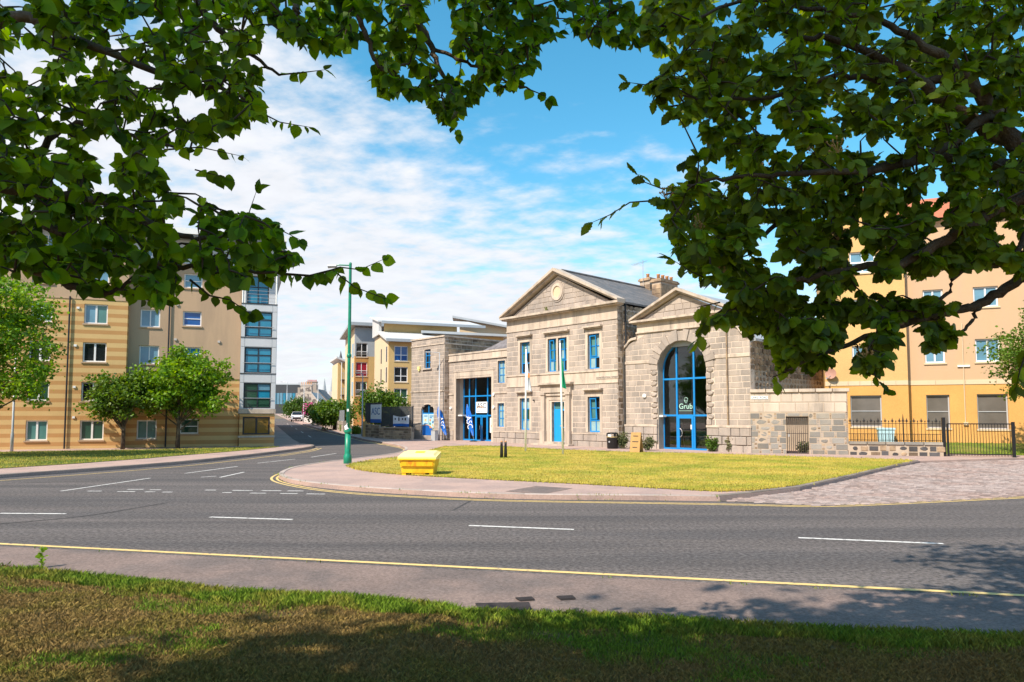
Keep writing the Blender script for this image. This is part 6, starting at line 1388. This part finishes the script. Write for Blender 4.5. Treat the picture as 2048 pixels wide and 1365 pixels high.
for k, (px, py, w_, h_) in enumerate(((689, 865, 7, 16), (711, 871, 7, 15))):
    x, y, z = gb3(px, py); s = y/FOC; t_ = thing('hedge_bush', ('clipped yellow-green bush on the pavement side of the low railings', 'clipped yellow-green bush beside the tan wall')[k], 'bush', (x, y+.3, gh(x, y)+.05))
    cs = [(w_*s*math.cos(a)*q, .5*math.sin(a)*q, zz_*h_*s) for a in [2*math.pi*i/9 for i in range(9)] for q in (.5, .95) for zz_ in (.15, .4, .65, .88)]; leaf_cloud('foliage', 'leaf_hedge', t_, cs, 22, (.16, .16, .14), .13, 70+k); mb = MB(); mb.tube([(0, 0, 0), (0, 0, h_*s*.6)], .06, 5); mb.build('stem', 'bark', t_)
# plants at the foot of the granite walls
for k, (px, py, h_, w_, lb_) in enumerate(((1248, 902, .95, .42, 'grey-green bushy weed between litter bin and sandwich board'), (1298, 906, .75, .45, 'dry bushy weed at the wall between sandwich board and arch'), (1426, 908.5, .75, .30, 'leafy weed at the wall between arched entrance and downpipe'), (1466, 909.5, .65, .22, 'leafy weed at the foot of the wing downpipe'), (1612, 912, .55, .35, 'dry weeds at the doorway in the screen wall'))):
    x, y = G(px, py, 0); r = random.Random(k); t_ = thing('wall_plant', lb_, 'plant', (x, y+.25, .1)); mb = MB(); cs = []
    for i in range(22):
        a = r.uniform(0, 6.28); q = r.random()**.5*w_; e = (math.cos(a)*q, math.sin(a)*q*.5, h_*r.uniform(.45, 1)); mb.tube([(e[0]*.3, e[1]*.3, 0), e], [.008, .003], 4, False); cs += [(e[0]*u, e[1]*u, e[2]*u) for u in (.5, .8, 1)]
    mb.build('stems', 'leaf_shrub', t_); leaf_cloud('leaves', 'leaf_shrub' if k != 2 else 'leaf_mid', t_, cs, 9, (.06, .05, .06), .10, 90+k)
th_ = thing('thistle', 'single tall green thistle in the long grass at the verge edge', 'plant', (*G(82, 1135, .06), .05)); r = random.Random(6)
mb = MB(); mb.tube([(0, 0, 0), (.01, 0, .12), (0, 0, .27)], [.008, .006, .004], 6); mb.build('stem', 'blade_green', th_)
leaf_cloud('leaves', 'leaf_bright', th_, [(0, 0, .04+.045*i) for i in range(6)], 7, (.015, .015, .012), .055, 5, flat=.3)
# woodland belt behind the viewer (mirrored in the glass fronts)
for k, (x, y) in enumerate(((-46, -14), (-38, -24), (-29, -30), (-20, -34), (-10, -37), (2, -38), (-54, -4), (14, -36), (-37, 13), (-44, 19), (-52, 22), (-50, 12))):
    mid_tree('park_tree', 'full-crowned tree in the belt behind the verge', (x, y, 0), 11, .3, [(0, 0, 6.5, 4.4, 4.2, 4.4), (1.5, .5, 4, 3.2, 3, 2.4)], 'leaf_dark', 120+k, 70, 26, .7, .9, group='trees in the belt behind the verge')

# tall trees just behind the viewer, whose crowns shade the verge
mid_tree('shade_tree', 'tall tree behind the verge, broad crown shading the dry grass', (-7.2, -3.8, 0), 13.5, .26, [(0, 0, 11.6, 3.9, 2.5, 1.7)], 'leaf_mid', 141, 170, 17, .3, .42)
mid_tree('shade_tree', 'tall tree behind the verge, crown shading the pavement edge', (-3.5, -2.8, 0), 13.5, .24, [(0, 0, 11.6, 3.2, 2.1, 1.7)], 'leaf_mid', 142, 130, 17, .3, .42)
# ---------------------------------------------------------------- the two trees framing the view
def leaf_mesh(kind, seed, m):
    r = random.Random(seed); mb = MB(); n = 11
    prof = {'lime': [.03, .24, .35, .405, .42, .41, .375, .32, .245, .155, .055, 0], 'beam': [.02, .09, .16, .215, .255, .28, .29, .28, .245, .185, .10, 0]}[kind]
    asym = r.uniform(.9, 1.1); curl = r.uniform(.05, .3); fold = r.uniform(.05, .28); bend = r.uniform(-.15, .15)
    L_, M_, R_ = [], [], []
    for i in range(n+1):
        u = i/n; w_ = prof[i]*(1+((.13 if i % 2 else -.10) if kind == 'beam' else (.035 if i % 2 else -.03))+r.uniform(-.025, .025)); y = u*1.0; z = -curl*u*u; xo = bend*u*u
        for lst, s_ in ((L_, -1), (M_, 0), (R_, 1)):
            lst.append(len(mb.v)); mb.v.append((xo+s_*w_*(asym if s_ > 0 else 1), y-(0 if s_ == 0 else (.04 if kind == 'beam' else .015)*(i % 2)), z+abs(s_)*w_*fold+(r.uniform(-.015, .015) if s_ else 0)))
    for a, b in ((L_, M_), (M_, R_)):
        for i in range(n): mb.f.append((a[i], b[i], b[i+1], a[i+1]))
    return mb
def frame_tree(name, label, leafkind, m, trunk, branches, regions, sprays, seed, leafL, dens, tufts, crown_boxes, extra_n, tipdown=.8):
    rr = random.Random(seed); T = thing(name, label, 'tree', (trunk[0][0], trunk[0][1], .05)); org = Vector((trunk[0][0], trunk[0][1], .05))
    bm_ = MB(); bm_.tube([Vector(p)-org for p in trunk], [p_ for p_ in np.linspace(.24, .12, len(trunk))], 12); bm_.build('trunk', 'bark', T, True)
    nodes = []                                  # skeleton nodes (pos, dir)
    for pts, r0, r1 in branches:
        P = [Vector(p) if abs(p[0]) < 8 and abs(p[1]) < 8 else W(*p) for p in pts]   # survey points or photo directions with a distance
        # smooth and wiggle
        Q = []
        for i in range(len(P)-1):
            p0 = P[max(i-1, 0)]; p1 = P[i]; p2 = P[i+1]; p3 = P[min(i+2, len(P)-1)]
            for k in range(6):
                t = k/6; Q.append(.5*((2*p1)+(p2-p0)*t+(2*p0-5*p1+4*p2-p3)*t*t+(3*p1-p0-3*p2+p3)*t**3)+Vector((rr.gauss(0, .006), rr.gauss(0, .006), rr.gauss(0, .006))))
        Q.append(P[-1]); n = len(Q)
        bb = MB(); bb.tube([q-org for q in Q], [r0+(r1-r0)*(i/(n-1))**.8 for i in range(n)], 7); bb.build('branch', 'bark', T, True)
        nodes += Q
    # clumps: targets in the photo's leafy regions, each at its own distance
    tg = []
    for poly, d0, d1, cnt, holes in regions:
        x0, x1 = min(p[0] for p in poly), max(p[0] for p in poly); y0, y1 = min(p[1] for p in poly), max(p[1] for p in poly); k = 0; tries = 0
        while k < cnt and tries < cnt*60:
            tries += 1; x, y = rr.uniform(x0, x1), rr.uniform(y0, y1)
            if not inpoly(x, y, poly) or any(inpoly(x, y, h) for h in holes): continue
            if noise.noise(Vector((x*.012, y*.012, seed))) < -.30: continue
            tg.append(W(x, y, rr.uniform(d0, d1))); k += 1
    leaves = []                                            # (pos, direction of tip, normal, length)
    def add_leaf(p, d, scale=1):
        nrm = Vector((rr.gauss(0, .6), -.8+rr.gauss(0, .5), rr.gauss(.45, .55)))
        d = (d+Vector((rr.gauss(0, .35), rr.gauss(0, .3), rr.gauss(0, .3)))).normalized(); nrm = (nrm-d*nrm.dot(d)).normalized(); leaves.append((p, d, nrm, leafL*rr.uniform(.6, 1.25)*scale))
    tw_ = MB(); grid = nodes[:]
    arr = np.array([tuple(q) for q in grid]); order = sorted(range(len(tg)), key=lambda i: np.min(((arr-np.array(tg[i]))**2).sum(1)))
    for i in order:
        e = tg[i]; dd = ((arr-np.array(e))**2).sum(1); s = Vector(arr[int(np.argmin(dd))]); L = (e-s).length
        if L < .02: continue
        mid = s.lerp(e, .5)+Vector((rr.gauss(0, .12), rr.gauss(0, .12), abs(rr.gauss(0, .10))))*L; pts = [s, s.lerp(mid, .55), mid, mid.lerp(e, .5)+Vector((0, 0, .03*L)), e]
        tw_.tube([p-org for p in pts], [.0065 if L > .25 else .005, .005, .004, .0032, .002], 4, False); arr = np.vstack([arr, [tuple(mid), tuple(e)]])
        dr_ = (e-mid).normalized(); nl = tufts
        if L > .28:
            for q in (.45, .62): 
                b = s.lerp(e, q); add_leaf(b, Vector((rr.gauss(0, .6), rr.gauss(0, .5), -tipdown)))
        for k in range(nl):
            a = 6.28*k/nl+rr.random(); side = Vector((math.cos(a), math.sin(a)*.7, 0)); b = mid.lerp(e, rr.uniform(.2, 1)) if k else e
            add_leaf(b, dr_*.6+side*.75+Vector((0, 0, -tipdown*.75)))
    # single sprays that reach clear of the crown
    for pts, r0, spacing, sd_ in sprays:
        P = [W(*p) for p in pts]; tw_.tube([p-org for p in P], [r0*(1-.75*i/(len(P)-1)) for i in range(len(P))], 5)
        for a, b in zip(P, P[1:]):
            n = max(1, int((b-a).length/spacing))
            for k in range(n):
                c = a.lerp(b, (k+rr.random()*.6)/n); s_ = 1 if k % 2 else -1; dv = (b-a).normalized(); add_leaf(c, dv*.35+Vector((s_*.35, rr.gauss(0, .3), -sd_)))
        add_leaf(P[-1], (P[-1]-P[-2]).normalized()); add_leaf(P[-1], (P[-1]-P[-2]).normalized()+Vector((0, 0, -.5)))
    tw_.build('twigs', 'twig', T, True, kind='stuff')
    # the rest of the crown, over and beside the viewer
    for (x0, x1, y0, y1, z0, z1, cnt) in crown_boxes:
        k = 0
        while k < cnt:
            p = Vector((rr.uniform(x0, x1), rr.uniform(y0, y1), rr.uniform(z0, z1)))
            if noise.noise(p*.9+Vector((seed, 0, 0))) < -.18: continue
            if p.y > .3 and p.z < EYE+.66*p.y+.12 and abs(p.x) < .80*p.y+.12: continue
            leaves.append((p, Vector((rr.gauss(0, 1), rr.gauss(0, 1), -.5)).normalized(), Vector((rr.gauss(0, .4), rr.gauss(0, .4), 1)).normalized(), leafL*2.6)); k += 1
    vars_ = [leaf_mesh(leafkind, seed*10+i, m) for i in range(6)]; meshes = [v.mesh('leaf_'+leafkind, m, True) for v in vars_]
    def onscreen(p):
        return p.y > .5 and abs(p.x) < .75*p.y and p.z < EYE+.62*p.y
    idx = sorted(range(len(leaves)), key=lambda i: (0 if onscreen(leaves[i][0]) else 1, -leaves[i][3]/max(leaves[i][0].y, .3)))
    big = set(idx[:298]); allv, allf = [], []; off = 0
    base = [(np.array(v.v), [tuple(f) for f in v.f]) for v in vars_]
    for i, (p, d, nrm, L) in enumerate(leaves):
        nrm = (nrm-d*nrm.dot(d)).normalized(); xax = d.cross(nrm); k = rr.randrange(6); M_ = Matrix((xax, d, nrm)).transposed()
        if i in big:
            o = bpy.data.objects.new('leaf', meshes[k]); col.objects.link(o); o.parent = T; o.location = (p-org)*U; o.rotation_euler = M_.to_euler(); o.scale = (L, L, L)
        else:
            v = (base[k][0]*L) @ np.array(M_).T + np.array(p-org); allv.append(v); allf += [tuple(q+off for q in f) for f in base[k][1]]; off += len(v)
    mb = MB(); mb.v = [tuple(q) for q in np.vstack(allv)]; mb.f = allf; o = mb.build('foliage', m, T, True, kind='stuff')
    return T, leaves
# lime-like tree on the left, its branches reaching across the top of the view
TL = [(-3.3, .5, 0), (-3.25, .55, 1.2), (-3.2, .55, 2.6), (-3.1, .6, 4.2), (-2.9, .7, 5.8)]
LBR = [
 ([(-3.2, .55, 2.5), (-3.0, 1.9, 2.75), (-220, 470, 3.0), (0, 509, 3.1), (80, 545, 3.1), (160, 578, 3.1), (215, 590, 3.15), (265, 560, 3.2)], .05, .006),
 ([(-3.15, .6, 3.0), (-2.9, 1.9, 3.2), (-160, 330, 2.9), (0, 374, 3.0), (150, 395, 3.0), (260, 425, 3.05), (340, 470, 3.1), (420, 475, 3.1), (500, 455, 3.2)], .045, .006),
 ([(-3.15, .6, 2.8), (-2.95, 1.9, 2.95), (-180, 420, 3.2), (0, 452, 3.3), (100, 455, 3.3), (230, 512, 3.3), (330, 530, 3.3), (440, 536, 3.3), (560, 548, 3.25)], .045, .006),
 ([(-3.1, .6, 4.2), (-2.7, 1.8, 4.1), (-120, 60, 3.0), (30, 30, 3.1), (130, 70, 3.1), (260, 120, 3.2), (370, 165, 3.2), (450, 180, 3.25), (520, 215, 3.3)], .045, .006),
 ([(-3.1, .6, 3.6), (-2.8, 1.9, 3.6), (-150, 300, 3.4), (30, 345, 3.4), (110, 270, 3.4), (170, 250, 3.4), (280, 280, 3.4), (380, 300, 3.4)], .035, .006),
 ([(-2.95, .7, 5.5), (-2.0, 2.0, 5.3), (330, -160, 3.4), (400, 10, 3.3), (450, 70, 3.3), (500, 110, 3.3), (560, 150, 3.3)], .04, .006),
 ([(-2.9, .7, 5.8), (-1.2, 2.2, 5.4), (800, -170, 3.8), (830, 10, 3.7), (860, 90, 3.7), (880, 140, 3.7), (905, 180, 3.7), (900, 225, 3.7)], .04, .005),
 ([(860, 95, 3.7), (930, 125, 3.7), (1000, 155, 3.7), (1060, 180, 3.7)], .012, .005),
 ([(-2.9, .7, 5.8), (-1.3, 2.2, 5.3), (560, -150, 3.5), (590, 0, 3.4), (592, 40, 3.4), (588, 75, 3.4)], .03, .01),
 ([(-1.3, 2.2, 5.3), (690, -120, 3.6), (720, 30, 3.5), (745, 110, 3.5), (770, 140, 3.5), (820, 125, 3.5)], .025, .005)]
LREG = [
 ([(-60, -60), (600, -60), (600, 60), (560, 100), (520, 90), (560, 150), (545, 200), (520, 235), (480, 250), (430, 270), (370, 280), (320, 300), (340, 340), (300, 380), (200, 330), (-60, 330)], 2.7, 4.0, 640, []),
 ([(-60, 320), (200, 300), (330, 340), (320, 365), (390, 400), (470, 420), (540, 440), (575, 480), (590, 520), (545, 555), (450, 565), (380, 585), (330, 600), (270, 600), (180, 575), (90, 560), (-60, 530)], 2.7, 3.9, 470, []),
 ([(590, -60), (1090, -60), (1105, 80), (1075, 120), (1070, 170), (1020, 180), (950, 175), (935, 215), (900, 235), (840, 195), (770, 190), (735, 130), (680, 100), (600, 95)], 3.2, 4.1, 430, []),
 ([(860, 180), (940, 180), (930, 260), (890, 265)], 3.6, 3.9, 6, []),
 ([(1080, -50), (1290, -50), (1285, 85), (1180, 85), (1130, 45)], 3.2, 3.9, 60, [])]
LSP = [
 ([(560, 548, 3.25), (620, 552, 3.2), (665, 540, 3.15), (710, 575, 3.1), (772, 598, 3.1)], .007, .032, 1.0), ([(640, 548, 3.2), (680, 535, 3.15), (720, 540, 3.15), (765, 520, 3.15)], .005, .04, .4),
 ([(380, 560, 3.1), (420, 592, 3.1), (460, 600, 3.1), (500, 628, 3.1)], .006, .035, .9), ([(490, 455, 3.1), (500, 420, 3.1), (512, 385, 3.1)], .004, .05, .0), ([(510, 440, 3.2), (560, 460, 3.2), (600, 480, 3.2)], .005, .035, .3),
 ([(330, 300, 3.2), (400, 295, 3.2), (480, 312, 3.2)], .005, .05, .3), ([(500, 215, 3.3), (560, 245, 3.3), (620, 255, 3.3)], .005, .033, .9), ([(560, 150, 3.3), (610, 145, 3.3), (650, 140, 3.3)], .005, .04, .5),
 ([(1060, 180, 3.7), (1085, 190, 3.7), (1095, 198, 3.7)], .004, .035, .7), ([(1060, 100, 3.7), (1095, 80, 3.7), (1118, 65, 3.7)], .004, .035, .0), ([(390, 340, 3.2), (450, 355, 3.2)], .004, .04, .4), ([(900, 225, 3.7), (905, 250, 3.7), (915, 270, 3.7)], .004, .03, .8), ([(265, 590, 3.15), (310, 605, 3.15), (340, 600, 3.2)], .005, .03, 1.0)]
frame_tree('lime_tree', 'round-leaved tree overhanging the verge, branches crossing before the striped apartments', 'lime', 'leaf_lime', TL, LBR, LREG, LSP, 7, .066, 1, 5,
    [(-5.5, -2.0, -1.5, 1.5, 5.0, 7.4, 700)], 0)
# whitebeam on the right
TR_ = [(4.05, 3.3, 0), (4.0, 3.35, 1.2), (3.9, 3.4, 2.2), (3.6, 3.45, 3.2), (3.4, 3.5, 4.6), (3.3, 3.4, 6)]
RBR = [
 ([(3.8, 3.4, 2.6), (2250, 420, 3.5), (2100, 340, 3.5), (2040, 290, 3.5), (1985, 225, 3.5), (1930, 150, 3.5), (1850, 90, 3.5), (1760, 40, 3.5)], .085, .015),
 ([(2040, 290, 3.5), (1960, 250, 3.55), (1880, 190, 3.5), (1790, 130, 3.5), (1690, 85, 3.5), (1590, 70, 3.5), (1520, 55, 3.5)], .05, .006),
 ([(3.95, 3.4, 2.1), (2300, 560, 3.6), (2130, 530, 3.6), (2040, 560, 3.6), (1960, 610, 3.6), (1880, 628, 3.6), (1790, 655, 3.6), (1700, 690, 3.55), (1620, 720, 3.5), (1570, 745, 3.5)], .045, .006),
 ([(1960, 612, 3.6), (1940, 650, 3.6), (1900, 680, 3.6), (1860, 700, 3.6)], .012, .005),
 ([(3.9, 3.4, 2.3), (2250, 520, 3.4), (2090, 455, 3.4), (2010, 530, 3.4), (1930, 535, 3.4), (1890, 590, 3.4), (1830, 625, 3.45)], .02, .008),
 ([(3.85, 3.4, 2.5), (2220, 470, 3.3), (2060, 400, 3.3), (1930, 455, 3.3), (1820, 520, 3.3), (1720, 535, 3.3), (1630, 555, 3.3), (1550, 575, 3.3), (1460, 610, 3.35)], .045, .006),
 ([(3.7, 3.4, 2.9), (2200, 400, 3.7), (2040, 340, 3.7), (1900, 315, 3.7), (1780, 330, 3.7), (1680, 370, 3.7), (1580, 440, 3.7), (1500, 480, 3.7), (1400, 500, 3.6)], .05, .006),
 ([(1985, 225, 3.5), (1880, 300, 3.4), (1760, 340, 3.4), (1640, 345, 3.35), (1540, 350, 3.3), (1430, 360, 3.3), (1330, 390, 3.3)], .03, .005),
 ([(1930, 150, 3.5), (1800, 170, 3.6), (1680, 150, 3.6), (1560, 190, 3.6), (1450, 200, 3.5), (1360, 190, 3.5)], .025, .005),
 ([(1760, 40, 3.5), (1640, 20, 3.5), (1500, 0, 3.5), (1380, 40, 3.5), (1300, 60, 3.5)], .016, .005)]
RREG = [
 ([(1270, -60), (2110, -60), (2110, 470), (1900, 450), (1800, 480), (1650, 450), (1500, 480), (1420, 530), (1360, 510), (1330, 440), (1340, 380), (1370, 320), (1420, 280), (1380, 240), (1300, 200), (1290, 170), (1340, 130), (1300, 90)], 3.0, 4.8, 1380, []),
 ([(1350, 490), (1480, 460), (1650, 440), (1800, 470), (1900, 450), (1990, 480), (1950, 520), (1850, 520), (1800, 560), (1700, 560), (1660, 600), (1560, 600), (1490, 610), (1460, 570), (1400, 550)], 3.1, 4.6, 270, []),
 ([(1440, 600), (1520, 590), (1640, 600), (1740, 600), (1800, 640), (1790, 690), (1740, 740), (1660, 725), (1590, 735), (1550, 740), (1560, 690), (1500, 655)], 3.2, 4.3, 185, []),
 ([(1850, 640), (1900, 640), (1910, 690), (1860, 720)], 3.4, 3.7, 12, []), ([(1780, 440), (2110, 430), (2110, 560), (1990, 520), (1900, 545), (1800, 540)], 3.2, 4.8, 200, []), ([(1740, 590), (1900, 600), (1880, 640), (1760, 660)], 3.4, 4.2, 40, []), ([(1500, 580), (1500, 640), (1430, 640), (1450, 610)], 3.2, 3.5, 10, [])]
RSP = [
 ([(1330, 400, 3.3), (1260, 405, 3.3), (1220, 430, 3.3), (1185, 445, 3.3)], .005, .045, .4), ([(1330, 150, 3.4), (1290, 170, 3.4), (1255, 165, 3.4)], .005, .03, .5), ([(1330, 380, 3.3), (1290, 365, 3.3), (1275, 350, 3.3)], .004, .04, .3),
 ([(1460, 610, 3.35), (1430, 630, 3.35), (1400, 655, 3.35), (1395, 680, 3.35)], .006, .025, 1.0), ([(1420, 560, 3.4), (1385, 545, 3.4), (1345, 520, 3.4)], .005, .035, .8), ([(1570, 745, 3.5), (1545, 755, 3.5), (1560, 770, 3.5)], .004, .03, 1.0), ([(1740, 730, 3.5), (1755, 760, 3.5), (1768, 778, 3.5)], .004, .03, 1.0),
 ([(1440, 605, 3.35), (1395, 615, 3.35), (1405, 640, 3.35)], .004, .03, .8), ([(2060, 690, 3.4), (2040, 740, 3.4), (2032, 775, 3.4)], .006, .03, 1.0)]
T_, lv = frame_tree('whitebeam_tree', 'toothed-leaf tree with faded flower heads, hanging before the yellow flats', 'beam', 'leaf_whitebeam', TR_, RBR, RREG, RSP, 9, .074, 1, 10,
    [(.4, 3.8, 1.9, 4.6, 7.4, 9.4, 1700), (2.6, 4.6, 2.6, 4.6, 5.6, 7.4, 300)], 0, .7)
# faded flower heads on the whitebeam
rr = random.Random(12); mb = MB()
vis = [q for q in lv if q[0].y > 2.5 and q[0].x < q[0].y*.55 and q[0].z < EYE+.58*q[0].y]; rr.shuffle(vis)
for q in vis[:34]:
    c = q[0]+Vector((0, -.02, .03))
    for k in range(14): e = c+Vector((rr.gauss(0, .022), rr.gauss(0, .022), rr.gauss(0, .016))); mb.tube([c+Vector((0, 0, -.03)), e], .0012, 3, False); mb.tube([e, e+Vector((0, 0, .007))], [.005, .003], 5)
org = Vector((TR_[0][0], TR_[0][1], .05)); mb.v = [(a-org.x, b-org.y, c-org.z) for a, b, c in mb.v]; mb.build('flower_heads', 'wood', T_, kind='stuff')
